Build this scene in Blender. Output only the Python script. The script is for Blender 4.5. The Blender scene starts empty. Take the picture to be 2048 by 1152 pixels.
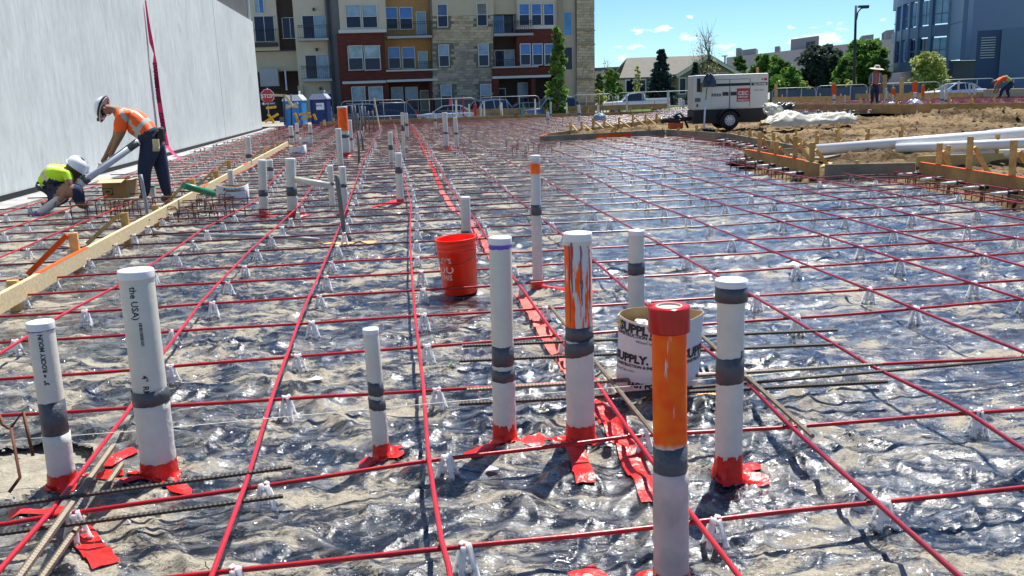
import bpy, math, random
import numpy as np
from mathutils import Vector, Matrix
SC = bpy.context.scene
COL = SC.collection
random.seed(7)
# ---------------------------------------------------------------- camera
F = 1780.0; HC = 1.45; HY = 186.0; HS = -.033
th = math.atan((576-HY)/F); ph = math.atan(-HS)
r0 = Vector((1,0,0)); u0 = Vector((0, math.sin(th), math.cos(th))); FW = Vector((0, math.cos(th), -math.sin(th)))
CR = r0*math.cos(ph) - u0*math.sin(ph); CU = r0*math.sin(ph) + u0*math.cos(ph)
CAMP = Vector((0,0,HC))
cam = bpy.data.cameras.new('camera'); camo = bpy.data.objects.new('camera', cam); COL.objects.link(camo)
camo.matrix_world = Matrix(((CR.x,CU.x,-FW.x,0),(CR.y,CU.y,-FW.y,0),(CR.z,CU.z,-FW.z,HC),(0,0,0,1)))
cam.sensor_width = 36; cam.lens = F/2048*36; cam.clip_start = .05; cam.clip_end = 6000
SC.camera = camo
SC.render.resolution_x = 1024; SC.render.resolution_y = 576
# ---------------------------------------------------------------- light
SUN = Vector((.42*.5, .9*.5, .866)).normalized()
sun = bpy.data.lights.new('sun', 'SUN'); sun.energy = 5.0; sun.angle = math.radians(.53); sun.color = (1,.965,.90)
suno = bpy.data.objects.new('sun', sun); COL.objects.link(suno)
suno.rotation_euler = SUN.to_track_quat('Z','Y').to_euler()
world = bpy.data.worlds.new('World'); SC.world = world; world.use_nodes = True
wn = world.node_tree; wn.nodes.clear()
def wnode(t, **k):
    n = wn.nodes.new(t)
    for a, b in k.items(): setattr(n, a, b)
    return n
sky = wnode('ShaderNodeTexSky', sky_type='NISHITA', sun_disc=False, sun_elevation=math.asin(SUN.z),
            sun_rotation=math.atan2(SUN.x, SUN.y), altitude=1600, air_density=1.0, dust_density=.3, ozone_density=2.2)
bg = wnode('ShaderNodeBackground'); bg.inputs[1].default_value = .095
out = wnode('ShaderNodeOutputWorld')
tint = wnode('ShaderNodeMix', data_type='RGBA', blend_type='MULTIPLY'); tint.inputs[0].default_value = 1
tint.inputs[7].default_value = (.56,.77,.94,1)
wn.links.new(sky.outputs[0], tint.inputs[6])
# small fair-weather clouds, fixed in the sky by direction
th0 = math.atan((576-186.)/1780.); ph0 = math.atan(.033)
def skydir(px, py):
    r_ = Vector((1,0,0))*math.cos(ph0)-Vector((0,math.sin(th0),math.cos(th0)))*math.sin(ph0); u_ = Vector((1,0,0))*math.sin(ph0)+Vector((0,math.sin(th0),math.cos(th0)))*math.cos(ph0)
    return (Vector((0,math.cos(th0),-math.sin(th0)))*1780+r_*(px-1024)-u_*(py-576)).normalized()
wtc = wnode('ShaderNodeTexCoord')
def wm(op, a, b=None, c=None):
    q = wnode('ShaderNodeMath', operation=op)
    for i, s in enumerate((a, b, c)):
        if s is None: continue
        if isinstance(s, (int,float)): q.inputs[i].default_value = s
        else: wn.links.new(s, q.inputs[i])
    return q.outputs[0]
def wdot(v):
    q = wnode('ShaderNodeVectorMath', operation='DOT_PRODUCT'); wn.links.new(wtc.outputs['Generated'], q.inputs[0]); q.inputs[1].default_value = v; return q.outputs['Value']
cmp_ = wnode('ShaderNodeMapping'); cmp_.inputs['Scale'].default_value = (1,1,2.2); wn.links.new(wtc.outputs['Generated'], cmp_.inputs[0])
cn = wnode('ShaderNodeTexNoise'); cn.inputs['Scale'].default_value = 75; cn.inputs['Detail'].default_value = 7; cn.inputs['Roughness'].default_value = .62; wn.links.new(cmp_.outputs[0], cn.inputs['Vector'])
cloud = None
CL = [(1290,62,26,6),(1325,57,16,5),(1372,75,20,7),(1256,95,26,5),(1247,115,13,5),(1448,92,18,6),(1578,55,9,4),(1648,76,40,19),(1615,84,36,10),(1766,40,5,3),(1378,34,8,3),(1745,86,30,8),(1464,104,10,4),(1530,122,30,6)]
# the same kind of small clouds goes on round the horizon
rc = random.Random(4)
for i in range(7):
    a = rc.uniform(.65, 5.6); e = rc.uniform(.04,.30); CL.append((a, e, rc.uniform(.02,.08), rc.uniform(.006,.02)))
for c_ in CL:
    if c_[0] > 10: d0 = skydir(c_[0], c_[1]); w_, h_ = c_[2]/1780., c_[3]/1780.
    else: d0 = Vector((math.sin(c_[0])*math.cos(c_[1]), math.cos(c_[0])*math.cos(c_[1]), math.sin(c_[1]))); w_, h_ = c_[2], c_[3]
    t1 = Vector((0,0,1)).cross(d0).normalized(); t2 = d0.cross(t1)
    u2 = wm('POWER', wm('MULTIPLY', wdot(t1), 1/w_), 2); v2 = wm('POWER', wm('MULTIPLY', wm('SUBTRACT', wdot(t2), 0.0), 1/h_), 2)
    f = wm('SUBTRACT', 1.0, wm('SQRT', wm('ADD', u2, v2)))
    f = wm('MULTIPLY_ADD', wm('LESS_THAN', wdot(d0), 0.0), -1000.0, f)
    cloud = f if cloud is None else wm('MAXIMUM', cloud, f)
cf = wm('MULTIPLY_ADD', wm('SUBTRACT', cn.outputs['Fac'], .52), 5.5, wm('MAXIMUM', cloud, -1.2))
cr_ = wnode('ShaderNodeMapRange'); cr_.inputs['From Min'].default_value = -.1; cr_.inputs['From Max'].default_value = .8; wn.links.new(cf, cr_.inputs['Value'])
cmx = wnode('ShaderNodeMix', data_type='RGBA'); wn.links.new(cr_.outputs[0], cmx.inputs[0]); wn.links.new(tint.outputs[2], cmx.inputs[6]); cmx.inputs[7].default_value = (7.2,7.6,8.0,1)
wn.links.new(cmx.outputs[2], bg.inputs[0])
wn.links.new(bg.outputs[0], out.inputs[0])
SC.view_settings.view_transform = 'Standard'; SC.view_settings.look = 'None'
SC.view_settings.gamma = 1; SC.view_settings.exposure = .70; SC.view_settings.use_curve_mapping = False
# ---------------------------------------------------------------- geometry helpers
def ray(px, py): return FW*F + CR*(px-1024) - CU*(py-576)
def G(px, py, z=0.):
    d = ray(px,py); return CAMP + d*((z-HC)/d.z)
def W(px, py, Y):
    d = ray(px,py); return CAMP + d*(Y/d.y)
def PR(p):
    v = Vector(p)-CAMP; z = v.dot(FW); return (1024+F*v.dot(CR)/z, 576-F*v.dot(CU)/z, z)
_perm = np.random.RandomState(3).permutation(4096)
def _h(ix, iy, s): return _perm[(_perm[(ix + s*131) & 4095] + iy) & 4095]
def noise2(x, y, s=0):
    x = np.asarray(x, float); y = np.asarray(y, float)
    xi = np.floor(x).astype(int); yi = np.floor(y).astype(int); xf = x-xi; yf = y-yi
    def g(a, b):
        an = _h(xi+a, yi+b, s)*(2*math.pi/4096.); return np.cos(an)*(xf-a) + np.sin(an)*(yf-b)
    u = xf*xf*xf*(xf*(xf*6-15)+10); v = yf*yf*yf*(yf*(yf*6-15)+10)
    return ((g(0,0)*(1-u)+g(1,0)*u)*(1-v) + (g(0,1)*(1-u)+g(1,1)*u)*v)*1.5
def fbm(x, y, s=0, o=4):
    r = 0; a = 1.
    for i in range(o): r = r + a*noise2(x*2**i, y*2**i, s+i); a *= .5
    return r
def sstep(a, b, x): t = np.clip((np.asarray(x,float)-a)/(b-a), 0, 1); return t*t*(3-2*t)
def zslab(x, y): return .3*sstep(6, 11, x)*sstep(27, 34, y)
_rf = random.Random(31)
FOLDS = [(_rf.uniform(-2.2,2.6), _rf.uniform(1.9,9), _rf.choice([.1,.25,-.5,1.3,-.9,.5])+_rf.uniform(-.2,.2), _rf.uniform(.012,.028), _rf.uniform(.018,.048)) for _ in range(62)]
PUCK = [(G(px,py).x, G(px,py).y, nn, nn*.7) for px, py, nn in ((130,990,7),(322,962,8),(764,916,7),(1010,890,9),(1162,892,8),(1456,958,9),(1343,1180,8),(1076,578,7),(928,478,6),(1272,650,7),(528,432,7),(586,432,7))]
def hg(x, y):
    """height of the plastic sheet"""
    x = np.asarray(x, float); y = np.asarray(y, float)
    wx = x + .25*noise2(x*1.1, y*1.1, 11); wy = y + .25*noise2(x*1.1+9, y*1.1, 12)
    h = .020*fbm(x*.9, y*.9, 1, 3)
    a = .5 + .5*np.clip(noise2(x*.35, y*.35, 31)*2.2, -1, 1)
    for k, (ang, fr, amp) in enumerate([(.35, 2.6, .020), (-.5, 3.9, .015), (1.25, 5.5, .012), (.1, 8.5, .0045)]):
        c, s_ = math.cos(ang), math.sin(ang)
        u = (wx*c + wy*s_)*fr*.55; v = (-wx*s_ + wy*c)*fr*1.25
        r = 1-np.abs(noise2(u, v, 40+k))*2.2
        h = h + amp*np.clip(r, 0, 1)**2.5*(.35+.9*a)
    # long folds of the sheet
    for (ox, oy, a_, am, wd_) in FOLDS:
        u = (x-ox)*math.cos(a_) + (y-oy)*math.sin(a_); v = -(x-ox)*math.sin(a_) + (y-oy)*math.cos(a_) + .06*np.sin(u*2.1+ox*9) + .03*np.sin(u*5.3)
        h = h + am*np.exp(-(v/wd_)**2)*np.exp(-(u/1.1)**2)
    # puckers radiating from the pipes
    for (ox, oy, nn, phs) in PUCK:
        dx = x-ox; dy = y-oy; rr_ = np.hypot(dx, dy)+1e-6; an = np.arctan2(dy, dx)
        h = h + .016*np.exp(-(rr_/.28)**2)*np.clip(np.cos(nn*an+phs+1.5*np.sin(rr_*6)), 0, 1)**2*np.clip(rr_/.08, 0, 1)
    return h + zslab(x, y) - .012
_gx = np.arange(-6, 6.5, .025); _gy = np.arange(1, 13, .025); _GX, _GY = np.meshgrid(_gx, _gy); _GH = hg(_GX, _GY)
def hgf(x, y):
    i = (y-1)/.025; j = (x+6)/.025
    if 0 <= i < _GH.shape[0]-1 and 0 <= j < _GH.shape[1]-1:
        a = int(i); b = int(j); u = i-a; v = j-b
        return float((_GH[a,b]*(1-v)+_GH[a,b+1]*v)*(1-u)+(_GH[a+1,b]*(1-v)+_GH[a+1,b+1]*v)*u)
    return float(hg(np.array([x]), np.array([y]))[0])
def linkobj(o): COL.objects.link(o)
def tag(o, label=None, cat=None, group=None, kind=None):
    if label: o['label'] = label
    if cat: o['category'] = cat
    if group: o['group'] = group
    if kind: o['kind'] = kind
    return o
def thing(name, label, cat, loc=(0,0,0), group=None, rz=0):
    o = bpy.data.objects.new(name, None); linkobj(o); o.location = loc; o.rotation_euler = (0,0,rz)
    o.empty_display_size = .1
    return tag(o, label, cat, group)
def wloc(o):
    v = Vector((0,0,0))
    while o: v += Vector(o.location); o = o.parent
    return v
ORD = ['first','second','third','fourth','fifth','sixth','seventh','eighth','ninth','tenth','eleventh','twelfth','thirteenth','fourteenth','fifteenth','sixteenth','seventeenth','eighteenth','nineteenth','twentieth']
TENS = {2:'twenty',3:'thirty',4:'forty',5:'fifty',6:'sixty',7:'seventy',8:'eighty'}
def ordn(i):
    """0 -> first"""
    if i < 20: return ORD[i]
    n = i+1; t, u = divmod(n, 10)
    if u == 0: return TENS[t][:-1]+'ieth'
    return TENS[t]+'-'+ORD[u-1]
class MB:
    def __init__(s): s.v = []; s.f = []; s.m = []; s.sm = []
    def add(s, vs, fs, mi=0, smooth=False):
        b = len(s.v); s.v += [tuple(p) for p in vs]; s.f += [tuple(b+i for i in f) for f in fs]
        s.m += [mi]*len(fs); s.sm += [smooth]*len(fs); return s
    def hexa(s, p, mi=0):   # p: 8 pts bottom 4 ccw, top 4 ccw
        return s.add(p, [(3,2,1,0),(4,5,6,7),(0,1,5,4),(1,2,6,5),(2,3,7,6),(3,0,4,7)], mi)
    def box(s, c, d, rz=0, mi=0, rot=None):
        M = rot if rot is not None else Matrix.Rotation(rz, 3, 'Z'); c = Vector(c); a, b, e = d[0]/2, d[1]/2, d[2]/2
        return s.hexa([c + M@Vector(q) for q in [(-a,-b,-e),(a,-b,-e),(a,b,-e),(-a,b,-e),(-a,-b,e),(a,-b,e),(a,b,e),(-a,b,e)]], mi)
    def beam(s, p, q, w, h, mi=0, up=(0,0,1)):
        p = Vector(p); q = Vector(q); d = (q-p); L = d.length
        if L < 1e-6: return s
        x = d/L; u = Vector(up); y = u.cross(x)
        if y.length < 1e-4: y = Vector((1,0,0)).cross(x)
        y.normalize(); z = x.cross(y)
        M = Matrix((x,y,z)).transposed()
        return s.box((p+q)/2, (L,w,h), rot=M, mi=mi)
    def tube(s, pts, r, n=8, caps=True, mi=0, smooth=True, closed=False, mis=None):
        pts = [Vector(p) for p in pts]; k = len(pts)
        rs = r if isinstance(r, (list,tuple)) else [r]*k
        vs = []; prev = None
        for i, p in enumerate(pts):
            if closed: t = pts[(i+1)%k]-pts[i-1]
            else: t = pts[min(i+1,k-1)]-pts[max(i-1,0)]
            t = t.normalized() if t.length > 1e-9 else Vector((0,0,1))
            if prev is None:
                a = Vector((0,0,1)) if abs(t.z) < .9 else Vector((1,0,0))
                y = (a - t*a.dot(t)).normalized()
            else:
                y = prev - t*prev.dot(t); y = y.normalized() if y.length > 1e-6 else prev
            prev = y; z = t.cross(y)
            for j in range(n):
                an = 2*math.pi*j/n; vs.append(p + (y*math.cos(an)+z*math.sin(an))*rs[i])
        fs = []
        for i in range(k if closed else k-1):
            i2 = (i+1)%k
            for j in range(n):
                j2 = (j+1)%n; fs.append((i*n+j, i*n+j2, i2*n+j2, i2*n+j))
        b = len(s.v); s.add(vs, fs, mi, smooth)
        if mis:
            for q in range(len(fs)): s.m[len(s.m)-len(fs)+q] = mis[min(q//n, len(mis)-1)]
        if caps and not closed:
            s.add([], [], mi); s.f.append(tuple(b+j for j in reversed(range(n)))); s.m.append(mi if not mis else mis[0]); s.sm.append(False)
            s.f.append(tuple(b+(k-1)*n+j for j in range(n))); s.m.append(mi if not mis else mis[-1]); s.sm.append(False)
        return s
    def lathe(s, prof, o=(0,0,0), n=24, mi=0, axis=None, smooth=True, caps=(False,False)):
        o = Vector(o); ax = Vector(axis).normalized() if axis is not None else Vector((0,0,1))
        M = ax.to_track_quat('Z','Y').to_matrix() if axis is not None else Matrix.Identity(3)
        vs = [o + M@Vector((r*math.cos(2*math.pi*j/n), r*math.sin(2*math.pi*j/n), z)) for r, z in prof for j in range(n)]
        fs = [(i*n+j, i*n+(j+1)%n, (i+1)*n+(j+1)%n, (i+1)*n+j) for i in range(len(prof)-1) for j in range(n)]
        b = len(s.v); s.add(vs, fs, mi, smooth)
        if caps[0]: s.f.append(tuple(b+j for j in reversed(range(n)))); s.m.append(mi); s.sm.append(False)
        if caps[1]: s.f.append(tuple(b+(len(prof)-1)*n+j for j in range(n))); s.m.append(mi); s.sm.append(False)
        return s
    def mesh(s, name, mats, off=Vector((0,0,0))):
        me = bpy.data.meshes.new(name)
        me.from_pydata([(p[0]-off[0], p[1]-off[1], p[2]-off[2]) for p in s.v], [], s.f)
        if not isinstance(mats, (list,tuple)): mats = [mats]
        for m in mats: me.materials.append(m)
        me.polygons.foreach_set('material_index', s.m); me.polygons.foreach_set('use_smooth', s.sm)
        me.update(); return me
    def build(s, name, mats, parent=None, origin=None, label=None, cat=None, group=None, kind=None, bevel=0):
        off = wloc(parent) if parent else Vector(origin if origin is not None else (0,0,0))
        me = s.mesh(name, mats, off); o = bpy.data.objects.new(name, me); linkobj(o)
        if parent: o.parent = parent
        else: o.location = off
        if bevel:
            b = o.modifiers.new('bevel','BEVEL'); b.width = bevel; b.segments = 2; b.limit_method = 'ANGLE'
        return tag(o, label, cat, group, kind)
def copy_thing(o, loc, rz=None, label=None, parent=None):
    c = o.copy(); linkobj(c); c.location = loc if parent is None else o.location
    if rz is not None: c.rotation_euler = (c.rotation_euler[0], c.rotation_euler[1], rz)
    if label: c['label'] = label
    if parent: c.parent = parent
    for ch in o.children: copy_thing(ch, None, parent=c)
    return c
def gridmesh(name, X, Y, Z, mats, keep=None, smooth=True, midx=None, **k):
    ny, nx = X.shape
    co = np.stack([X, Y, Z], -1).reshape(-1, 3)
    i = np.arange(ny*nx).reshape(ny, nx)
    q = np.stack([i[:-1,:-1], i[:-1,1:], i[1:,1:], i[1:,:-1]], -1).reshape(-1, 4)
    if keep is not None: q = q[keep.reshape(-1)]
    used = np.unique(q); remap = np.zeros(ny*nx, int); remap[used] = np.arange(len(used)); q = remap[q]; co = co[used]
    me = bpy.data.meshes.new(name); me.vertices.add(len(co)); me.vertices.foreach_set('co', co.ravel())
    me.loops.add(q.size); me.loops.foreach_set('vertex_index', q.ravel())
    me.polygons.add(len(q)); me.polygons.foreach_set('loop_start', np.arange(0, q.size, 4)); me.polygons.foreach_set('loop_total', np.full(len(q), 4))
    for m in (mats if isinstance(mats, (list,tuple)) else [mats]): me.materials.append(m)
    me.update(calc_edges=True); me.polygons.foreach_set('use_smooth', np.full(len(q), smooth))
    o = bpy.data.objects.new(name, me); linkobj(o); return tag(o, **k)
# ---------------------------------------------------------------- materials
def newmat(name):
    m = bpy.data.materials.new(name); m.use_nodes = True; return m, m.node_tree, m.node_tree.nodes['Principled BSDF']
MC = {}
def mat(name, col, rough=.6, metal=0, var=.12, scale=6, bump=0, bscale=40, spec=None, objrand=0, trans=0, alpha=1, coat=0, coords='Object', stretch=None):
    if name in MC: return MC[name]
    m, t, b = newmat(name); n = t.nodes; l = t.links
    tc = n.new('ShaderNodeTexCoord'); src = tc.outputs[coords]
    if stretch:
        mp = n.new('ShaderNodeMapping'); mp.inputs['Scale'].default_value = stretch; l.new(src, mp.inputs[0]); src = mp.outputs[0]
    c = (*col, 1)
    if var or objrand:
        nz = n.new('ShaderNodeTexNoise'); nz.inputs['Scale'].default_value = scale; nz.inputs['Detail'].default_value = 6; nz.inputs['Roughness'].default_value = .65
        l.new(src, nz.inputs['Vector'])
        cr = n.new('ShaderNodeValToRGB'); cr.color_ramp.elements[0].position = .3; cr.color_ramp.elements[1].position = .7
        cr.color_ramp.elements[0].color = (*[x*(1-var) for x in col], 1); cr.color_ramp.elements[1].color = (*[min(1, x*(1+var)) for x in col], 1)
        l.new(nz.outputs['Fac'], cr.inputs[0]); o = cr.outputs[0]
        if objrand:
            oi = n.new('ShaderNodeObjectInfo'); mr = n.new('ShaderNodeMapRange'); mr.inputs['To Min'].default_value = 1-objrand; mr.inputs['To Max'].default_value = 1+objrand
            l.new(oi.outputs['Random'], mr.inputs['Value']); mx = n.new('ShaderNodeVectorMath'); mx.operation = 'SCALE'
            l.new(o, mx.inputs[0]); l.new(mr.outputs[0], mx.inputs['Scale']); o = mx.outputs[0]
        l.new(o, b.inputs['Base Color'])
        rr = n.new('ShaderNodeMapRange'); rr.inputs['To Min'].default_value = max(0, rough-.08); rr.inputs['To Max'].default_value = min(1, rough+.08)
        l.new(nz.outputs['Fac'], rr.inputs['Value']); l.new(rr.outputs[0], b.inputs['Roughness'])
    else:
        b.inputs['Base Color'].default_value = c; b.inputs['Roughness'].default_value = rough
    b.inputs['Metallic'].default_value = metal
    if spec is not None: b.inputs['Specular IOR Level'].default_value = spec
    if coat: b.inputs['Coat Weight'].default_value = coat; b.inputs['Coat Roughness'].default_value = .05
    if trans: b.inputs['Transmission Weight'].default_value = trans
    if alpha < 1: b.inputs['Alpha'].default_value = alpha
    if bump:
        nb = n.new('ShaderNodeTexNoise'); nb.inputs['Scale'].default_value = bscale; nb.inputs['Detail'].default_value = 5; l.new(src, nb.inputs['Vector'])
        bp = n.new('ShaderNodeBump'); bp.inputs['Strength'].default_value = bump; bp.inputs['Distance'].default_value = .02
        l.new(nb.outputs['Fac'], bp.inputs['Height']); l.new(bp.outputs[0], b.inputs['Normal'])
    MC[name] = m; return m
M_PVC = mat('white_pvc', (.62,.60,.52), .34, var=.10, scale=7, bump=.05)
M_CAP = mat('white_cap', (.74,.75,.74), .35, var=.04)
M_FOAM = mat('foam_sleeve', (.64,.62,.56), .6, var=.08, scale=14, bump=.25, bscale=35)
M_DUCT = mat('grey_duct_tape', (.075,.08,.095), .42, var=.15, scale=12, bump=.3, bscale=50)
M_REDT = mat('red_tape', (.68,.016,.012), .34, var=.25, scale=9, bump=.45, bscale=28)
M_PURP = mat('purple_primer', (.12,.07,.52), .4, var=.3, scale=20)
M_INK = mat('black_ink', (.02,.02,.025), .5, var=0)
M_DARKP = mat('grey_conduit', (.13,.135,.14), .5, var=.2, scale=8)
M_CHAIR = mat('white_plastic_chair', (.94,.95,.95), .35, var=.02, scale=30)
_b = M_CHAIR.node_tree.nodes['Principled BSDF']; _b.inputs['Subsurface Weight'].default_value = 1.0; _b.inputs['Subsurface Radius'].default_value = (1,1,1); _b.inputs['Subsurface Scale'].default_value = .03
_n = M_CHAIR.node_tree; _t = _n.nodes.new('ShaderNodeBsdfTranslucent'); _t.inputs['Color'].default_value = (.9,.92,.95,1); _m = _n.nodes.new('ShaderNodeMixShader'); _m.inputs[0].default_value = .15
_n.links.new(_n.nodes['Principled BSDF'].outputs[0], _m.inputs[1]); _n.links.new(_t.outputs[0], _m.inputs[2]); _n.links.new(_m.outputs[0], _n.nodes['Material Output'].inputs['Surface'])
M_STEEL = mat('black_rebar', (.045,.036,.03), .6, metal=.2, var=.3, scale=30)
M_RUST = mat('rusty_rebar', (.13,.045,.02), .8, var=.4, scale=14)
M_WIRE = mat('tie_wire', (.05,.04,.04), .5, metal=.5, var=.1)
M_WOOD = mat('pale_lumber', (.60,.47,.27), .75, var=.22, scale=3, bump=.2, bscale=25, stretch=(1,12,12))
M_STAKE = mat('stake_wood', (.60,.37,.12), .8, var=.3, scale=9, bump=.2, objrand=.2)
M_FORM = mat('form_board_wood', (.42,.26,.095), .8, var=.35, scale=3, bump=.3, bscale=14)
M_FORMD = mat('weathered_form_wood', (.25,.215,.155), .85, var=.35, scale=3, bump=.3, bscale=14)
M_ORNG = mat('orange_marking_paint', (1.0,.10,.003), .6, var=.15, scale=10, spec=.2)
M_WHITE = mat('white_paint', (.78,.79,.80), .35, var=.05)
def redmat(name, c1, c2, rough):
    m, t, b = newmat(name); n = t.nodes; l = t.links
    tc = n.new('ShaderNodeTexCoord'); nz = n.new('ShaderNodeTexNoise'); nz.inputs['Scale'].default_value = 2.5; nz.inputs['Detail'].default_value = 8; nz.inputs['Roughness'].default_value = .75
    l.new(tc.outputs['Object'], nz.inputs['Vector'])
    cr = n.new('ShaderNodeValToRGB'); cr.color_ramp.elements[0].color = (*c1,1); cr.color_ramp.elements[1].color = (*c2,1)
    cr.color_ramp.elements[0].position = .35; cr.color_ramp.elements[1].position = .68
    l.new(nz.outputs['Fac'], cr.inputs[0]); l.new(cr.outputs[0], b.inputs['Base Color']); b.inputs['Roughness'].default_value = rough
    nb = n.new('ShaderNodeTexNoise'); nb.inputs['Scale'].default_value = 60; l.new(tc.outputs['Object'], nb.inputs['Vector'])
    bp = n.new('ShaderNodeBump'); bp.inputs['Strength'].default_value = .3; bp.inputs['Distance'].default_value = .003
    l.new(nb.outputs['Fac'], bp.inputs['Height']); l.new(bp.outputs[0], b.inputs['Normal'])
    return m
M_RED = redmat('crosswise_red_sheath', (.28,.006,.010), (.54,.012,.018), .3)
M_REDF = redmat('dark_red_sheath', (.07,.014,.014), (.19,.025,.028), .25)  # darker red for the farther crosswise rows
M_PINKF = redmat('dark_pink_sheath', (.20,.008,.024), (.40,.016,.045), .3)  # darker crimson for the right-hand lengthwise cables
M_PINK = redmat('lengthwise_red_sheath', (.38,.008,.018), (.60,.020,.040), .33)
def text_geo(s, size, bold=0):
    cu = bpy.data.curves.new('lettering', 'FONT'); cu.body = s; cu.size = size; cu.align_x = 'LEFT'; cu.resolution_u = 2; cu.offset = bold
    o = bpy.data.objects.new('lettering_tmp', cu); COL.objects.link(o)
    dg = bpy.context.evaluated_depsgraph_get(); me = bpy.data.meshes.new_from_object(o.evaluated_get(dg))
    vs = [v.co.copy() for v in me.vertices]; fs = [tuple(p.vertices) for p in me.polygons]
    bpy.data.objects.remove(o); bpy.data.curves.remove(cu); bpy.data.meshes.remove(me)
    return vs, fs
# ---------------------------------------------------------------- slab layout
def xwall(y): return -5.97 - .137*y
def yback(x): return np.where(x < 6.8, 26.2+(x-1.2)*1.95, 37-(x-6.8)*.55)
def inslab(x, y):
    x = np.asarray(x, float); y = np.asarray(y, float)
    r = np.where(y < 13.35, 6.12, np.where(y < 17.35, 4.62, 5.75))
    near = (x < r) & ((y < 25.2+(x-.89)*.444) | (x < .89)) & (y < 27.5)
    near = near & ~((y > 23.5) & (x > 5.77-(y-23.5)*.31))
    far = (x > .89) & (y > yback(x))
    return (x > xwall(y)+.4) & (y > .4) & (y < 51) & (near | far | ((x <= .89)))
def edge_dist(x, y):
    r = np.where(y < 13.35, 6.12, np.where(y < 17.35, 4.62, 5.75)); return r-x
# plastic vapour barrier material
def plastic_mat():
    m, t, b = newmat('dusty_black_plastic'); n = t.nodes; l = t.links
    tc = n.new('ShaderNodeTexCoord'); P = tc.outputs['Object']
    def nz(sc, det, ro=.6, dist=0, vec=P):
        a = n.new('ShaderNodeTexNoise'); a.inputs['Scale'].default_value = sc; a.inputs['Detail'].default_value = det; a.inputs['Roughness'].default_value = ro; a.inputs['Distortion'].default_value = dist; l.new(vec, a.inputs['Vector']); return a.outputs['Fac']
    def ramp(f, a, c, ca=(0,0,0,1), cb=(1,1,1,1)):
        r = n.new('ShaderNodeValToRGB'); r.color_ramp.elements[0].position = a; r.color_ramp.elements[1].position = c; r.color_ramp.elements[0].color = ca; r.color_ramp.elements[1].color = cb; l.new(f, r.inputs[0]); return r.outputs[0]
    def math_(op, a, c):
        q = n.new('ShaderNodeMath'); q.operation = op
        for i, s in enumerate((a, c)):
            if isinstance(s, (int,float)): q.inputs[i].default_value = s
            else: l.new(s, q.inputs[i])
        return q.outputs[0]
    mp = n.new('ShaderNodeMapping'); mp.inputs['Scale'].default_value = (.85, 1.9, 1); mp.inputs['Rotation'].default_value = (0,0,.25); l.new(P, mp.inputs[0]); PS = mp.outputs[0]
    big = nz(1.3, 5, .6, .8); mid = nz(3.2, 12, .70, 1.0, PS); fine = nz(34, 8, .75, .3)
    sxy = n.new('ShaderNodeSeparateXYZ'); l.new(P, sxy.inputs[0])
    side = n.new('ShaderNodeMapRange'); side.inputs['From Min'].default_value = -.8; side.inputs['From Max'].default_value = 1.2; side.inputs['To Min'].default_value = -.012; side.inputs['To Max'].default_value = -.034; l.new(sxy.outputs['X'], side.inputs['Value'])
    d = math_('ADD', math_('MULTIPLY', big, .42), math_('ADD', math_('MULTIPLY', mid, .66), math_('MULTIPLY', fine, .16)))
    d = math_('ADD', d, side.outputs[0])
    wr = nz(11, 6, .6, 1.6, PS); wr2 = nz(3.6, 5, .6, 2.4, PS)
    crease = math_('MAXIMUM', ramp(math_('MULTIPLY', math_('ABSOLUTE', math_('SUBTRACT', wr, .5), 0), -1.0), .9, 1.0) if False else math_('SUBTRACT', 1.0, math_('MULTIPLY', math_('ABSOLUTE', math_('SUBTRACT', wr, .5), 0), 22)), math_('SUBTRACT', 1.0, math_('MULTIPLY', math_('ABSOLUTE', math_('SUBTRACT', wr2, .5), 0), 30)))
    crease = math_('MAXIMUM', crease, 0.0)
    d = math_('SUBTRACT', d, math_('MULTIPLY', crease, .05))  # folds' dark reflections put into the colour by clearing dust along creases
    dust = ramp(d, .600, .665)
    grit = nz(160, 3, .8)
    # dust colour
    dc = n.new('ShaderNodeValToRGB'); l.new(grit, dc.inputs[0]); dc.color_ramp.elements[0].position = .3; dc.color_ramp.elements[1].position = .72
    dc.color_ramp.elements[0].color = (.16,.135,.10,1); dc.color_ramp.elements[1].color = (.50,.455,.36,1)
    pc = n.new('ShaderNodeValToRGB'); l.new(nz(3.2, 6, .58, 2.2, PS), pc.inputs[0]); pc.color_ramp.elements[0].position = .455; pc.color_ramp.elements[1].position = .70
    pc.color_ramp.elements[0].color = (.006,.009,.015,1); pc.color_ramp.elements[1].color = (.21,.21,.205,1)
    mx = n.new('ShaderNodeMix'); mx.data_type = 'RGBA'; l.new(dust, mx.inputs[0]); l.new(pc.outputs[0], mx.inputs[6]); l.new(dc.outputs[0], mx.inputs[7])
    l.new(mx.outputs[2], b.inputs['Base Color'])
    rg = n.new('ShaderNodeMapRange'); l.new(dust, rg.inputs['Value']); rg.inputs['To Min'].default_value = .22; rg.inputs['To Max'].default_value = .92
    l.new(rg.outputs[0], b.inputs['Roughness'])
    sp = n.new('ShaderNodeMapRange'); l.new(dust, sp.inputs['Value']); sp.inputs['To Min'].default_value = .3; sp.inputs['To Max'].default_value = .1
    l.new(sp.outputs[0], b.inputs['Specular IOR Level'])
    w2 = nz(55, 4, .6, .8)
    # ridged creases
    rd = math_('SUBTRACT', 1.0, math_('MULTIPLY', math_('ABSOLUTE', math_('SUBTRACT', wr, .5), 0), 7))
    hh = math_('ADD', math_('MULTIPLY', rd, .14), math_('ADD', math_('MULTIPLY', w2, .12), math_('MULTIPLY', math_('MULTIPLY', grit, dust), .25)))
    bp = n.new('ShaderNodeBump'); bp.inputs['Strength'].default_value = .55; bp.inputs['Distance'].default_value = .012
    l.new(hh, bp.inputs['Height']); l.new(bp.outputs[0], b.inputs['Normal'])
    bc = n.new('ShaderNodeBump'); bc.inputs['Strength'].default_value = 1.0; bc.inputs['Distance'].default_value = 1.0
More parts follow.
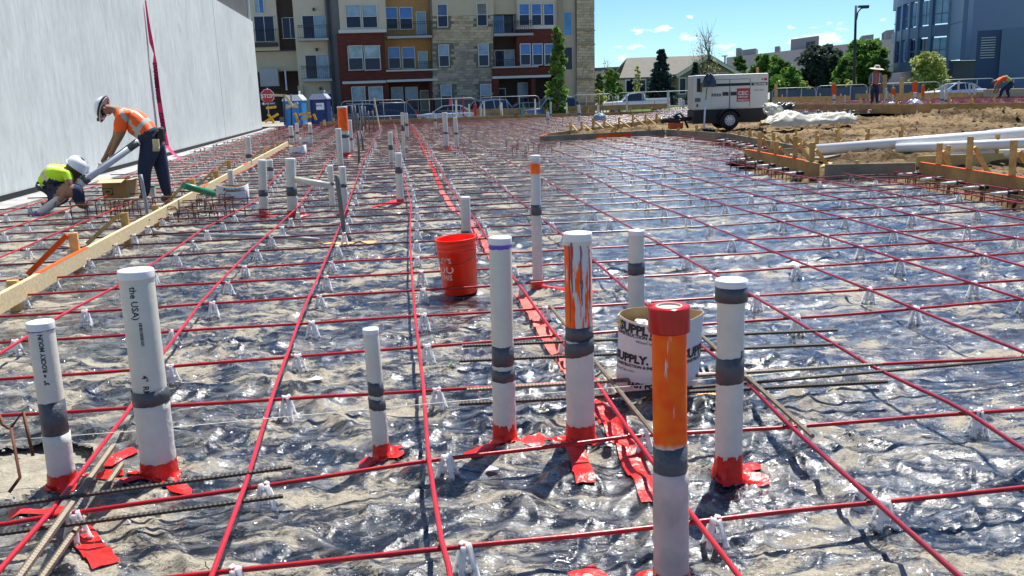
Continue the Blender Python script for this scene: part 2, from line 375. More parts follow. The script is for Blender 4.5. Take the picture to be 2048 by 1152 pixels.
    def ridge(f, k): return math_('MAXIMUM', math_('SUBTRACT', 1.0, math_('MULTIPLY', math_('ABSOLUTE', math_('SUBTRACT', f, .5), 0), k)), 0.0)
    f1 = nz(2.3, 2, .45, 1.6, PS); f2 = nz(8.5, 2, .5, 1.8, PS); f3 = nz(20, 2, .5, 1.0, PS)
    flat = ramp(nz(.9, 2, .5, .5), .40, .62)
    hc_ = math_('ADD', math_('MULTIPLY', math_('MULTIPLY', ridge(f1, 7), math_('ADD', math_('MULTIPLY', flat, .8), .2)), .036), math_('ADD', math_('MULTIPLY', ridge(f2, 6), .0055), math_('MULTIPLY', f3, .0015)))
    l.new(hc_, bc.inputs['Height']); l.new(bc.outputs[0], b.inputs['Coat Normal'])
    cw = n.new('ShaderNodeMapRange'); l.new(dust, cw.inputs['Value']); cw.inputs['To Min'].default_value = 1.0; cw.inputs['To Max'].default_value = 0.0; l.new(cw.outputs[0], b.inputs['Coat Weight'])
    b.inputs['Coat Roughness'].default_value = .06; b.inputs['Coat IOR'].default_value = 1.42
    return m
M_PLASTIC = plastic_mat()
def dirt_mat(name, lo, hi, sc=5):
    m, t, b = newmat(name); n = t.nodes; l = t.links
    tc = n.new('ShaderNodeTexCoord')
    a = n.new('ShaderNodeTexNoise'); a.inputs['Scale'].default_value = sc; a.inputs['Detail'].default_value = 14; a.inputs['Roughness'].default_value = .72; l.new(tc.outputs['Object'], a.inputs['Vector'])
    a2 = n.new('ShaderNodeTexNoise'); a2.inputs['Scale'].default_value = .6; a2.inputs['Detail'].default_value = 4; l.new(tc.outputs['Object'], a2.inputs['Vector'])
    ad = n.new('ShaderNodeMath'); ad.operation = 'ADD'; l.new(a.outputs['Fac'], ad.inputs[0]); l.new(a2.outputs['Fac'], ad.inputs[1])
    cr = n.new('ShaderNodeValToRGB'); cr.color_ramp.elements[0].position = .42; cr.color_ramp.elements[1].position = .57; l.new(ad.outputs[0], cr.inputs[0])
    mh = n.new('ShaderNodeMath'); mh.operation = 'MULTIPLY'; mh.inputs[1].default_value = .5; l.new(ad.outputs[0], mh.inputs[0]); l.new(mh.outputs[0], cr.inputs[0])
    cr.color_ramp.elements[0].color = (*lo,1); cr.color_ramp.elements[1].color = (*hi,1); l.new(cr.outputs[0], b.inputs['Base Color']); b.inputs['Roughness'].default_value = .95; b.inputs['Specular IOR Level'].default_value = .1
    bp = n.new('ShaderNodeBump'); bp.inputs['Strength'].default_value = .9; bp.inputs['Distance'].default_value = .10; l.new(a.outputs['Fac'], bp.inputs['Height']); l.new(bp.outputs[0], b.inputs['Normal'])
    return m
M_DIRT = dirt_mat('loose_tan_dirt', (.07,.045,.023), (.31,.22,.12), 7)
M_GRAVEL = dirt_mat('packed_gravel', (.22,.20,.17), (.42,.40,.35), 9)
M_GRASS = dirt_mat('grass_verge', (.04,.08,.015), (.12,.19,.04), 3)
M_ASPH = mat('asphalt', (.055,.055,.058), .85, var=.25, scale=3, bump=.2)
# ground: one sheet to the horizon, stepping down beyond the slab
ys = np.concatenate([np.linspace(-6, 50, 57), np.linspace(51, 60, 10), np.linspace(70, 400, 20), np.linspace(600, 4000, 8)])
xs = np.concatenate([np.linspace(-3000,-200,8), np.linspace(-150, 150, 101), np.linspace(200,3000,8)])
X, Y = np.meshgrid(xs, ys)
Z = -.2 - .5*sstep(51, 56, Y)
gridmesh('ground', X, Y, Z, M_GRAVEL, kind='structure')
MB().hexa([(-60,58,-.72),(60,58,-.72),(60,71,-.72),(-60,71,-.72),(-60,58,-.69),(60,58,-.69),(60,71,-.69),(-60,71,-.69)]).build('parking_lot', M_ASPH, kind='structure')
MB().hexa([(11,76,-.72),(120,70,-.72),(120,130,-.72),(11,130,-.72),(11,76,-.6),(120,70,-.6),(120,130,-.6),(11,130,-.6)]).build('grass_strip', M_GRASS, kind='structure')
# plastic sheet (finely wrinkled near, coarser far)
nx, ny = 980, 620
yy = 1.25*np.exp(np.linspace(0, math.log(51/1.25), ny)); tt = np.tan(np.linspace(-math.radians(56), math.radians(56), nx))
Y, T = np.meshgrid(yy, tt, indexing='ij'); X = T*Y
Zp = hg(X, Y)
xc = (X[:-1,:-1]+X[1:,1:])/2; yc = (Y[:-1,:-1]+Y[1:,1:])/2
ed = edge_dist(xc, yc) + .12*noise2(xc*2, yc*2, 77)
keep = inslab(xc, yc) & ~((ed < .5) & (yc > 8.6) & (yc < 24))
# an opening in the sheet round the footing at the left edge of the picture
hole = (((xc+2.06)/.28)**2 + ((yc-3.40)/.34)**2 + .5*noise2(xc*3, yc*3, 5)) < 1
keep &= ~hole
gridmesh('plastic_sheeting', X, Y, Zp, M_PLASTIC, keep=keep, kind='structure')
# dirt field
xs = np.arange(-3.2, 34, .11); ys = np.concatenate([np.arange(2.2, 5, .1), np.arange(5, 44, .11)])
X, Y = np.meshgrid(xs, ys)
ins = inslab(X, Y)
up = (~inslab(X-.14, Y)) & (~inslab(X+.14, Y)) & (~inslab(X, Y-.14)) & (~inslab(X, Y+.14)) & (Y < 42)
base = .07 + .05*sstep(20, 30, Y)*sstep(6,12,X) + .04*fbm(X*.5, Y*.5, 60, 3)
clod = .12*np.abs(fbm(X*1.6, Y*2.2, 61, 5)) + .04*fbm(X*4, Y*5, 63, 2)
h = base + clod
def mound(px, py, z, r, amp):
    g = G(px, py, z); d = np.hypot(X-g.x, (Y-g.y)); return amp*np.exp(-(d/r)**2)*(1+.5*fbm(X*4, Y*4, 66, 3))
h = h + mound(1735, 318, .2, .75, .17) + mound(1810, 318, .2, .5, .1) + mound(1230, 262, .2, 1.5, .12)
h = h + mound(1790, 243, .2, 1.5, .08) + mound(1880, 240, .2, 1.3, .15) + mound(1960, 238, .2, 1.2, .18)+ mound(2040, 238, .2, 1.2, .16) - mound(1930, 262, .1, .8, .25) - mound(2000, 262, .1, 1.0, .32) + mound(1620, 262, .2, 1.2, .06) + .10*np.exp(-((Y-G(1960,240,.2).y)/1.0)**2)*sstep(8,11,X)*np.abs(fbm(X*1.7,Y*1.7,91,4))
Z = np.where(up, h, -.16 + .03*fbm(X*3, Y*3, 70, 3))
ed = edge_dist(X, Y)
keepc = (X[:-1,:-1] > .3) & (Y[:-1,:-1] > 5) | ((X[:-1,:-1] < -1.2) & (Y[:-1,:-1] < 4.6))
inn = ins & (ed > 1.2) & (Y > 5); keepc &= ~inn[:-1,:-1]
Z = np.where((X < 0) & (Y < 4.6), -.12+.02*fbm(X*5, Y*5, 3, 3), Z)
gridmesh('dirt_field', X, Y, Z, M_DIRT, keep=keepc, kind='structure')
xb, yb = np.meshgrid(np.arange(-2.7,-1.35,.02), np.arange(2.7,4.2,.02))
gridmesh('bare_ground', xb, yb, -.035 + .02*fbm(xb*4, yb*4, 90, 4) + .004*fbm(xb*30, yb*30, 91, 2), mat('pale_concrete_spoil', (.29,.26,.20), .95, var=.35, scale=9, bump=.6, bscale=60), kind='structure')
def hdirt(x, y):
    i = int(round((y-5)/.11))+28; j = int(round((x+3.2)/.11))
    return float(Z[min(max(i,0),Z.shape[0]-1), min(max(j,0),Z.shape[1]-1)])
# concrete footing along the wall
mb = MB()
pts = []
for k in range(41):
    y = .5 + k*1.2; x = xwall(y)
    w = .40 + .05*math.sin(k*1.7)
    pts.append((x, y, w))
for a, b_ in zip(pts[:-1], pts[1:]):
    mb.hexa([(a[0]-.1,a[1],-.2),(a[0]+a[2],a[1],-.2),(b_[0]+b_[2],b_[1],-.2),(b_[0]-.1,b_[1],-.2),(a[0]-.1,a[1],.055),(a[0]+a[2],a[1],.035),(b_[0]+b_[2],b_[1],.035),(b_[0]-.1,b_[1],.055)])
mb.build('concrete_footing', mat('rough_footing_concrete', (.36,.36,.35), .9, var=.3, scale=3, bump=.5, bscale=15), kind='structure')
# ---------------------------------------------------------------- tilt-up wall
def conc_mat():
    m, t, b = newmat('precast_concrete'); n = t.nodes; l = t.links
    tc = n.new('ShaderNodeTexCoord'); mp = n.new('ShaderNodeMapping'); mp.inputs['Scale'].default_value = (1.2,1.2,.3); l.new(tc.outputs['Object'], mp.inputs[0])
    def N(v, s, d, r=.65):
        a = n.new('ShaderNodeTexNoise'); a.inputs['Scale'].default_value = s; a.inputs['Detail'].default_value = d; a.inputs['Roughness'].default_value = r; l.new(v, a.inputs['Vector']); return a.outputs['Fac']
    s1 = N(mp.outputs[0], 3.5, 10, .7); s2 = N(tc.outputs['Object'], .35, 4); s3 = N(mp.outputs[0], 14, 6, .7)
    ad = n.new('ShaderNodeMath'); ad.operation = 'MULTIPLY_ADD'; l.new(s1, ad.inputs[0]); ad.inputs[1].default_value = .5
    m2 = n.new('ShaderNodeMath'); m2.operation = 'MULTIPLY_ADD'; l.new(s3, m2.inputs[0]); m2.inputs[1].default_value = .22
    m3 = n.new('ShaderNodeMath'); m3.operation = 'MULTIPLY'; l.new(s2, m3.inputs[0]); m3.inputs[1].default_value = .35
    l.new(m3.outputs[0], m2.inputs[2]); l.new(m2.outputs[0], ad.inputs[2])
    cr = n.new('ShaderNodeValToRGB'); l.new(ad.outputs[0], cr.inputs[0]); e = cr.color_ramp.elements
    e[0].position = .36; e[0].color = (.40,.44,.43,1); e[1].position = .66; e[1].color = (.64,.68,.65,1)
    sp_ = N(tc.outputs['Object'], 1.3, 3, .5); sr = n.new('ShaderNodeMapRange'); sr.inputs['From Min'].default_value = .66; sr.inputs['From Max'].default_value = .74; sr.inputs['To Max'].default_value = .35; l.new(sp_, sr.inputs['Value'])
    sx_ = n.new('ShaderNodeMix'); sx_.data_type = 'RGBA'; l.new(sr.outputs[0], sx_.inputs[0]); l.new(cr.outputs[0], sx_.inputs[6]); sx_.inputs[7].default_value = (.33,.34,.29,1)
    l.new(sx_.outputs[2], b.inputs['Base Color']); b.inputs['Roughness'].default_value = .85
    bp = n.new('ShaderNodeBump'); bp.inputs['Strength'].default_value = .15; bp.inputs['Distance'].default_value = .02; l.new(s1, bp.inputs['Height']); l.new(bp.outputs[0], b.inputs['Normal'])
    return m
M_CONC = conc_mat()
wall = thing('precast_wall', 'tall pale grey precast concrete wall running along the left of the slab', 'wall', (xwall(20), 20, 0))
def wx(px, py_base):  # y of the wall base seen at a pixel column
    g = G(px, py_base, 0); return g.y
yA = 1.0; yS = W(330, 290, 1).y
def yfrom(px, py):
    # where the pixel ray meets the wall plane
    d = ray(px, py); c = CAMP; t = (-5.97 - .137*c.y - c.x)/(d.x + .137*d.y); return c + d*t
ySeam = yfrom(315, 200).y; ySeam2 = yfrom(440, 150).y; yEnd = yfrom(515, 150).y
def wpanel(y0, y1, h0, h1, thick=.25, d=0.):
    nn = Vector((1, .137, 0)).normalized(); p = lambda y, z, dd: Vector((xwall(y), y, z)) + nn*dd
    return MB().hexa([p(y0,-.2,d), p(y1,-.2,d), p(y1,-.2,d-thick), p(y0,-.2,d-thick), p(y0,h0,d), p(y1,h1,d), p(y1,h1,d-thick), p(y0,h0,d-thick)])
WH = yfrom(470, 22).z
wpanel(-2, ySeam-.02, 7.5, 7.5).build('wall_panel', M_CONC, wall)
wpanel(ySeam+.02, ySeam2-.008, 7.5 if False else WH, WH, d=-.01).build('wall_panel', M_CONC, wall)
wpanel(ySeam2+.008, yEnd, WH, WH, d=-.004).build('wall_panel', M_CONC, wall)
M_DGREY = mat('dark_grey_cladding', (.10,.105,.105), .6, var=.2, scale=.8)
wpanel(ySeam+.1, yEnd-.05, WH+4, WH+4, .1, d=-.16).build('upper_cladding', M_DGREY, wall)
for yq in (yfrom(436,3).y, yEnd-.12):
    wpanel(yq-.05, yq+.05, WH+4, WH+4, .16, d=-.07).build('white_mullion', M_WHITE, wall)
wpanel(ySeam+.02, yEnd, WH+.12, WH+.12, .1, d=.02)
wpanel(ySeam-.03, ySeam+.03, 7.5, WH, .1, d=-.02).build('joint_sealant', mat('joint_grey', (.10,.10,.10), .8), wall)
wpanel(ySeam2-.02, ySeam2+.02, WH, WH, .1, d=-.016).build('joint_sealant', mat('joint_pale', (.30,.31,.30), .8), wall)
mbx = MB(); nn = Vector((1,.137,0)).normalized()
p = lambda y, z, dd: Vector((xwall(y), y, z)) + nn*dd
mbx.hexa([p(.5,.06,0.002), p(yEnd,.06,0.002), p(yEnd,.06,-.02), p(.5,.06,-.02), p(.5,.15,.02), p(yEnd,.15,.02), p(yEnd,.15,-.02), p(.5,.15,-.02)])
mbx.build('black_base_joint', mat('black_joint', (.012,.012,.014), .7, var=.1), wall)
# pink danger tape hanging at the seam
M_PTAPE = mat('pink_danger_tape', (.80,.03,.16), .4, var=.1)
dt = thing('danger_tape', 'pink danger tape hanging down the wall joint behind the bending worker', 'tape', p(ySeam, 0, .1))
pix = [(291,0),(294,25),(298,55),(303,85),(309,108),(310,125),(313,155),(317,190),(322,225),(328,262),(334,290),(343,303),(356,314),(369,324)]
wd = [3,4,6,8,3,8,9,9,10,10,9,8,7,4]
mb = MB(); L = []
for i, ((a, b_), w_) in enumerate(zip(pix, wd)):
    Yd = ySeam - .25 - (i > 9)*(i-9)*.35
    L.append((W(a-w_/2, b_, Yd), W(a+w_/2, b_+1, Yd-.02)))
for (a, b_), (c, d) in zip(L[:-1], L[1:]): mb.add([a, b_, d, c], [(0,1,2,3)])
tp = mb.build('tape_strip', M_PTAPE, dt); tp.modifiers.new('thick','SOLIDIFY').thickness = .004
mb = MB(); vs, fs = text_geo('DANGER', .17, .006)
for i0 in (5, 6.5, 8, 9):
    i = int(i0); a0 = (L[i][0]+L[i][1])/2; a1 = (L[i+1][0]+L[i+1][1])/2; dn = (a1-a0).normalized(); rt = (L[i][1]-L[i][0]).normalized()
    nrm = Vector((0,-1,0))
    mb.add([a0 + dn*v.x*.95 - rt*(v.y-.06)*-1*.9 + nrm*.03 for v in vs], fs)
mb.build('lettering', mat('dark_magenta_ink', (.12,.0,.03), .5, var=0), dt)
# ---------------------------------------------------------------- red post-tensioning grid
MEAS = {
 -4:[(0,604),(102,550),(205,500)],
 -3:[(0,712),(107,645),(242,572),(305,532),(352,500),(400,465),(510,405),(565,340)],
 -2:[(10,1140),(104,1031),(259,827),(325,715),(410,600),(505,500),(555,455),(600,412),(660,317)],
 -1:[(428,1152),(493,974),(545,800),(600,642),(650,527),(682,450),(712,365),(730,315)],
 0:[(900,1152),(884,1096),(857,921),(847,779),(830,632),(822,527),(820,465),(822,415),(810,360)],
 1:[(1470,1152),(1377,1030),(1260,871),(1190,766),(1105,667),(1047,587),(1022,552),(945,435),(900,380)],
 2:[(1905,1152),(1742,1005),(1571,852),(1480,757),(1255,585),(1185,522),(1087,442),(1007,380)],
 3:[(2048,908),(1925,826),(1735,735),(1624,667),(1487,585),(1312,487),(1229,440),(1166,407),(1076,355)],
 4:[(2048,725),(1496,487),(1401,447),(1321,417),(1251,390),(1174,352),(1079,315)],
 5:[(1536,437),(1439,409),(1359,384),(1296,362)]}
MEAS[4] = MEAS[4][1:]
X0 = {-8:-5.9,-7:-5.2,-6:-4.45,-5:-3.72,-4:-3.006,-3:-2.21,-2:-1.35,-1:-.61,0:.037,1:.88,2:1.52,3:2.235,4:2.997,5:3.711}
for k in range(6, 40): X0[k] = 3.711 + .74*(k-5)
LX = {}
for k, x0 in X0.items():
    base = lambda y, x0=x0, k=k: x0 - .125*y + .05*noise2(y*.17, k*3.3, 8)
    if k in MEAS:
        q = sorted([(G(a,b,.1).y, G(a,b,.1).x) for a, b in MEAS[k]])
        qy = np.array([p[0] for p in q]); qx = np.array([p[1] for p in q])
        def f(y, qy=qy, qx=qx, base=base):
            y = np.asarray(y, float); v = np.interp(y, qy, qx)
            lo = base(np.full_like(y, qy[0])); hi = base(np.full_like(y, qy[-1]))
            v = np.where(y < qy[0], qx[0] + base(y)-lo, v)
            v = np.where(y > qy[-1], base(y) + (qx[-1]-hi)*np.exp(-(y-qy[-1])/5), v); return v
        LX[k] = f
    else: LX[k] = lambda y, base=base: base(np.asarray(y, float))
ROWY = [1.82,2.49,3.16,3.99,4.74,5.43,6.2,6.87,7.52,8.35,9.09,9.8,10.45,11.03,11.62]
SL = {0:.14,1:.15,3:.075,4:.165}
rr = random.Random(5)
while ROWY[-1] < 50.2: ROWY.append(ROWY[-1] + .70 + rr.uniform(-.05,.05))
qa = np.array([[G(a,b,.1).x, G(a,b,.1).y] for a, b in [(0,1048),(104,1031),(493,974),(857,921),(1260,871),(1571,852),(1925,826),(2048,816)]])
def rowy(r, x):
    x = np.asarray(x, float); s = SL.get(r, .128 + .012*math.sin(r*2.3)); xr0 = float(LX[0](np.array([ROWY[r]]))[0])
    if r == 2:
        v = np.interp(x, qa[:,0], qa[:,1]); v = np.where(x < qa[0,0], qa[0,1]+(x-qa[0,0])*.18, v); v = np.where(x > qa[-1,0], qa[-1,1]+(x-qa[-1,0])*.1, v); return v
    return ROWY[r] + s*(x-xr0) + .02*noise2(x*.6, r*5.1, 21)
ZB = .098
def runs(xs, ys):
    ok = inslab(xs, ys); out_ = []; cur = []
    for i, o in enumerate(ok):
        if o: cur.append(i)
        elif cur: out_.append(cur); cur = []
    if cur: out_.append(cur)
    return [c for c in out_ if len(c) > 3]
CROSS = {}
for r in range(len(ROWY)):
    near = ROWY[r] < 12
    xs = np.arange(xwall(ROWY[r]), 34 if ROWY[r] > 25 else 7.5, .12 if near else .5)
    ysr = rowy(r, xs)
    rn = runs(xs, ysr)
    for q, run in enumerate(rn):
        x_, y_ = xs[run], ysr[run]; z_ = ZB + zslab(x_, y_) + .006*noise2(x_*1.3, y_*1.3+r, 9) - .003
        st = 1 if near else 1
        n_ = 8 if ROWY[r] < 8 else (6 if ROWY[r] < 16 else 4)
        mb = MB().tube(list(zip(x_[::st], y_[::st], z_[::st])), .0088, n=n_)
        where = '' if q == 0 else ', stretch beyond the dirt' if q == 1 else ', far right stretch'
        c0 = (float(x_[0]), float(y_[0]), 0)
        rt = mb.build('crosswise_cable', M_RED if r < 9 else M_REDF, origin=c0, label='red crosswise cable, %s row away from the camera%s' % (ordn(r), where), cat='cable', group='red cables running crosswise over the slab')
        CROSS[(r, q)] = rt
rel = {0:'the cable running up just left of the orange bucket'}
for k in sorted(X0):
    y_ = np.concatenate([np.arange(1.3, 14, .15), np.arange(14, 50.5, .5)]); x_ = LX[k](y_)
    for q, run in enumerate(runs(x_, y_)):
        xx, yy_ = x_[run], y_[run]; z_ = ZB + .0185 + zslab(xx, yy_) + .004*noise2(yy_*1.1, k*4., 19)
        c0 = (float(xx[0]), float(yy_[0]), 0)
        lab = ('red lengthwise cable running up just left of the orange bucket' if k == 0 else
               'red lengthwise cable, %s to the %s of the one beside the orange bucket' % (ordn(abs(k)-1), 'right' if k > 0 else 'left'))
        if q: lab += ', far stretch' if q == 1 else ', farthest stretch'
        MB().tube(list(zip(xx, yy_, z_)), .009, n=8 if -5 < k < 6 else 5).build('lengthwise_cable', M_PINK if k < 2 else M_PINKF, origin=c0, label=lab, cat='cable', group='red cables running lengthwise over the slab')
# wire ties at crossings, children of the crosswise cable
tie = MB()
tie.tube([(-.014,-.012,-.014),(0,-.004,.012),(.014,.012,-.012),(.0,.016,-.02),(-.014,-.012,-.014)], .0022, n=4)
tie.tube([(.012,.012,.0),(.016,.020,.014),(.013,.022,.03)], .0016, n=3)
tie_me = tie.mesh('wire_tie', M_WIRE)
nt = 0
# plastic chair
ch = MB()
for sx in (-1, 1):
    for sy in (-1, 1):
        b = Vector((sx*.031, sy*.027, 0)); t = Vector((sx*.009, sy*.007, .114 if sx*sy > 0 else .106))
        ch.beam(b, t, .0175, .012)
        ch.box((b.x, b.y, .003), (.016,.014,.006))
for z, w, d in ((.03,.048,.042),(.062,.032,.028),(.088,.020,.018)):
    for sx in (-1, 1): ch.beam((sx*w/2,-d/2,z), (sx*w/2,d/2,z), .006, .007)
    if z < .05 or z > .08:
        for sy in (-1, 1): ch.beam((-w/2,sy*d/2,z), (w/2,sy*d/2,z), .006, .009)
ch.box((0,0,.084), (.022,.020,.006))
ch.box((0,-.02,.047), (.018,.004,.030))
chair_me = ch.mesh('bar_chair', M_CHAIR)
far = MB(); nchair = 0
fx = []
for r in range(len(ROWY)):
    for k in sorted(X0):
        y = ROWY[r]; x = 0.
        for _ in range(4): x = float(LX[k](np.array([y]))[0]); y = float(rowy(r, np.array([x]))[0])
        if not bool(inslab(np.array([x]), np.array([y]))[0]) or (edge_dist(x, y) < .6 and 8.6 < y < 24): continue
        pp = PR((x, y, .1))
        if not (-200 < pp[0] < 2250) or pp[1] > 1350: continue
        if y < 11.7 and nt < 150:
            t = bpy.data.objects.new('wire_tie', tie_me); linkobj(t); par = CROSS.get((r,0))
            t.parent = par; t.location = Vector((x, y, ZB+.012)) - Vector(par.location); t.rotation_euler = (0,0,rr.uniform(-3,3)); nt += 1
        if r > 4 and k > 1 and (r+k) % 2 and rr.random() < .45: continue
        if r > 12 and rr.random() < .12: continue
        dx = .055 + rr.uniform(-.01,.02) if rr.random() < .85 else -.06
        cx, cy = x+dx, y + .128*dx + rr.uniform(-.004,.004)
        hz = hgf(cx, cy); sc = (ZB - hz - .004 + float(zslab(cx, cy)))/.098; sc = max(.75, min(1.25, sc))
        if nchair < 298 and y < 20:
            o = bpy.data.objects.new('bar_chair', chair_me); linkobj(o); o.location = (cx, cy, hz); o.rotation_euler = (0,0,rr.uniform(-.5,.5) if rr.random()<.7 else rr.uniform(-1.5,1.5)); o.scale = (1,1,sc)
            side = 'the cable left of the bucket' if k == 0 else '%s cable %s of the bucket cable' % (ordn(abs(k)-1), 'right' if k > 0 else 'left')
            tag(o, 'white plastic bar chair where %s crosswise row meets %s' % (ordn(r), side), 'bar chair', 'small white plastic chairs holding up the cables')
            nchair += 1
        elif y < 45:
            z0 = float(zslab(cx, cy)); hz = z0+.0
            for s1 in (-1,1):
                far.beam((cx+s1*.028, cy, hz), (cx+s1*.006, cy, hz+.11), .013, .04)
            far.box((cx, cy, hz+.05), (.03,.02,.012))
far.build('far_bar_chairs', M_CHAIR, label='many small white plastic bar chairs under the far part of the cable grid', cat='bar chairs', kind='stuff')
# ---------------------------------------------------------------- loose pieces on the sheet
M_PEB = mat('pale_pebbles', (.55,.53,.48), .8, var=.3, scale=30, objrand=.3)
mb = MB()
for i in range(1500):
    y = 1.5*math.exp(rr.random()*1.9); x = rr.uniform(-.62,.62)*y
    if not bool(inslab(np.array([x]), np.array([y]))[0]): continue
    z = hgf(x, y); s = rr.uniform(.003,.008)*(1 if rr.random() < .95 else 2.2)
    a = rr.uniform(0,3)
    vs = [Vector((x,y,z)) + Vector((math.cos(a+j*1.57)*s*rr.uniform(.7,1.3), math.sin(a+j*1.57)*s*rr.uniform(.7,1.3), 0)) for j in range(4)]
    vs.append(Vector((x,y,z+s*.8)))
    mb.add(vs, [(0,1,4),(1,2,4),(2,3,4),(3,0,4)])
mb.build('pebbles', M_PEB, kind='stuff', label='scattered pale pebbles and grit on the plastic sheet', cat='pebbles')
mb = MB()
for i in range(6000):
    x = rr.uniform(1, 16); y = rr.uniform(10, 34)
    if bool(inslab(np.array([x-.2]), np.array([y]))[0]) or bool(inslab(np.array([x]), np.array([y]))[0]): continue
    z = hdirt(x, y); s = rr.uniform(.012,.05)*(1.6 if x > 8 and rr.random() < .3 else 1)
    if z < -.1: continue
    a = rr.uniform(0,3)
    vs = [Vector((x,y,z-.01)) + Vector((math.cos(a+j*1.257)*s*rr.uniform(.7,1.3), math.sin(a+j*1.257)*s*rr.uniform(.7,1.3), 0)) for j in range(5)]
    vs.append(Vector((x+rr.uniform(-.3,.3)*s,y,z+s*rr.uniform(.4,.9))))
    mb.add(vs, [(j,(j+1)%5,5) for j in range(5)])
mb.build('dirt_clods', M_DIRT, kind='stuff', label='loose clods of tan dirt scattered over the dirt field', cat='dirt clods')
# ---------------------------------------------------------------- pipes standing in the slab
PAINTC = [0]
def paintmat(name, z0, z1, streaks, solid=True, feather=.02, base=(.62,.63,.60), col=(1.0,.10,.002)):
    """white pipe with spray paint between two heights (object space)"""
    m, t, b = newmat(name); n = t.nodes; l = t.links
    tc = n.new('ShaderNodeTexCoord'); sx = n.new('ShaderNodeSeparateXYZ'); l.new(tc.outputs['Object'], sx.inputs[0])
    nz = n.new('ShaderNodeTexNoise'); nz.inputs['Scale'].default_value = 9; nz.inputs['Detail'].default_value = 6; nz.inputs['Roughness'].default_value = .6
    mp = n.new('ShaderNodeMapping'); mp.inputs['Scale'].default_value = (4,4,.5 if streaks else 2); l.new(tc.outputs['Object'], mp.inputs[0]); l.new(mp.outputs[0], nz.inputs['Vector'])
    mul = n.new('ShaderNodeMath'); mul.operation = 'MULTIPLY_ADD'; l.new(nz.outputs['Fac'], mul.inputs[0]); mul.inputs[1].default_value = feather*2; mul.inputs[2].default_value = -feather
    z = n.new('ShaderNodeMath'); z.operation = 'ADD'; l.new(sx.outputs['Z'], z.inputs[0]); l.new(mul.outputs[0], z.inputs[1])
    a = n.new('ShaderNodeMapRange'); a.inputs['From Min'].default_value = z0-feather*.5; a.inputs['From Max'].default_value = z0+feather*.5; l.new(z.outputs[0], a.inputs['Value'])
    c = n.new('ShaderNodeMapRange'); c.inputs['From Min'].default_value = z1+feather*.5; c.inputs['From Max'].default_value = z1-feather*.5; l.new(z.outputs[0], c.inputs['Value'])
    f = n.new('ShaderNodeMath'); f.operation = 'MULTIPLY'; l.new(a.outputs[0], f.inputs[0]); l.new(c.outputs[0], f.inputs[1]); fo = f.outputs[0]
    if streaks:
        r = n.new('ShaderNodeMapRange'); r.inputs['From Min'].default_value = streaks-.015; r.inputs['From Max'].default_value = streaks+.015; l.new(nz.outputs['Fac'], r.inputs['Value'])
        g = n.new('ShaderNodeMath'); g.operation = 'MULTIPLY'; l.new(fo, g.inputs[0]); l.new(r.outputs[0], g.inputs[1]); fo = g.outputs[0]
    nz2 = n.new('ShaderNodeTexNoise'); nz2.inputs['Scale'].default_value = 14; nz2.inputs['Detail'].default_value = 4; l.new(tc.outputs['Object'], nz2.inputs['Vector'])
    cc = n.new('ShaderNodeValToRGB'); cc.color_ramp.elements[0].position = .3; cc.color_ramp.elements[1].position = .7
    cc.color_ramp.elements[0].color = (col[0], col[1]*.65, col[2], 1); cc.color_ramp.elements[1].color = (col[0], min(1,col[1]*2.0), col[2]*2, 1); l.new(nz2.outputs['Fac'], cc.inputs[0])
    mx = n.new('ShaderNodeMix'); mx.data_type = 'RGBA'; l.new(fo, mx.inputs[0]); mx.inputs[6].default_value = (*base,1); l.new(cc.outputs[0], mx.inputs[7]); l.new(mx.outputs[2], b.inputs['Base Color'])
    b.inputs['Roughness'].default_value = .5; b.inputs['Specular IOR Level'].default_value = .25
    return m
def zat(px, py, Y): return W(px, py, Y).z
def cylband(mb, P0, ax, t0, t1, r, n=28, tilt=0., tdir=0., jag=0, seg=1, a0=0, a1=2*math.pi, lip=.0012):
    """a band round an axis between heights t0,t1, top/bottom edges tilted and jagged"""
    x = Vector((1,0,0)); x = (x-ax*x.dot(ax)).normalized(); y = ax.cross(x)
    full = abs(a1-a0-2*math.pi) < 1e-6; R_ = random.Random(int(t0*1e4)+int(r*1e5))
    rows = []
    for j in range(n if full else n+1):
        an = a0+(a1-a0)*j/n; tl = tilt*math.cos(an-tdir)
        u = R_.uniform(-jag, jag); l_ = R_.uniform(-jag, jag)
        d = x*math.cos(an)+y*math.sin(an)
        lo = P0+ax*(t0+tl+l_); hi = P0+ax*(t1+tl+u)
        rows.append([lo+d*(r-lip), lo+d*r, hi+d*r, hi+d*(r-lip)])
    vs = [p for q in rows for p in q]; k = len(rows); fs = []
    for j in range(k if full else k-1):
        j2 = (j+1)%k
        for i in range(3): fs.append((j*4+i, j2*4+i, j2*4+i+1, j*4+i+1))
    mb.add(vs, fs, 0, True); return mb
def cyltext(mb, P0, ax, r, s, size, tc, ang, vertical=True, bold=0, mi=0, up=True):
    """lettering wrapped on a cylinder. vertical: the line runs along the axis (reading upwards)"""
    vs, fs = text_geo(s, size, bold)
    x = Vector((1,0,0)); x = (x-ax*x.dot(ax)).normalized(); y = ax.cross(x)
    o = []
    for v in vs:
        if vertical: t = tc + v.x*(1 if up else -1); a = ang + (v.y-size*.35)/r*(-1 if up else 1)
        else: t = tc + v.y; a = ang + v.x/r
        o.append(P0 + ax*t + (x*math.cos(a)+y*math.sin(a))*(r+.0012))
    mb.add(o, fs, mi); return mb
CAMA = -math.pi/2  # direction facing the camera
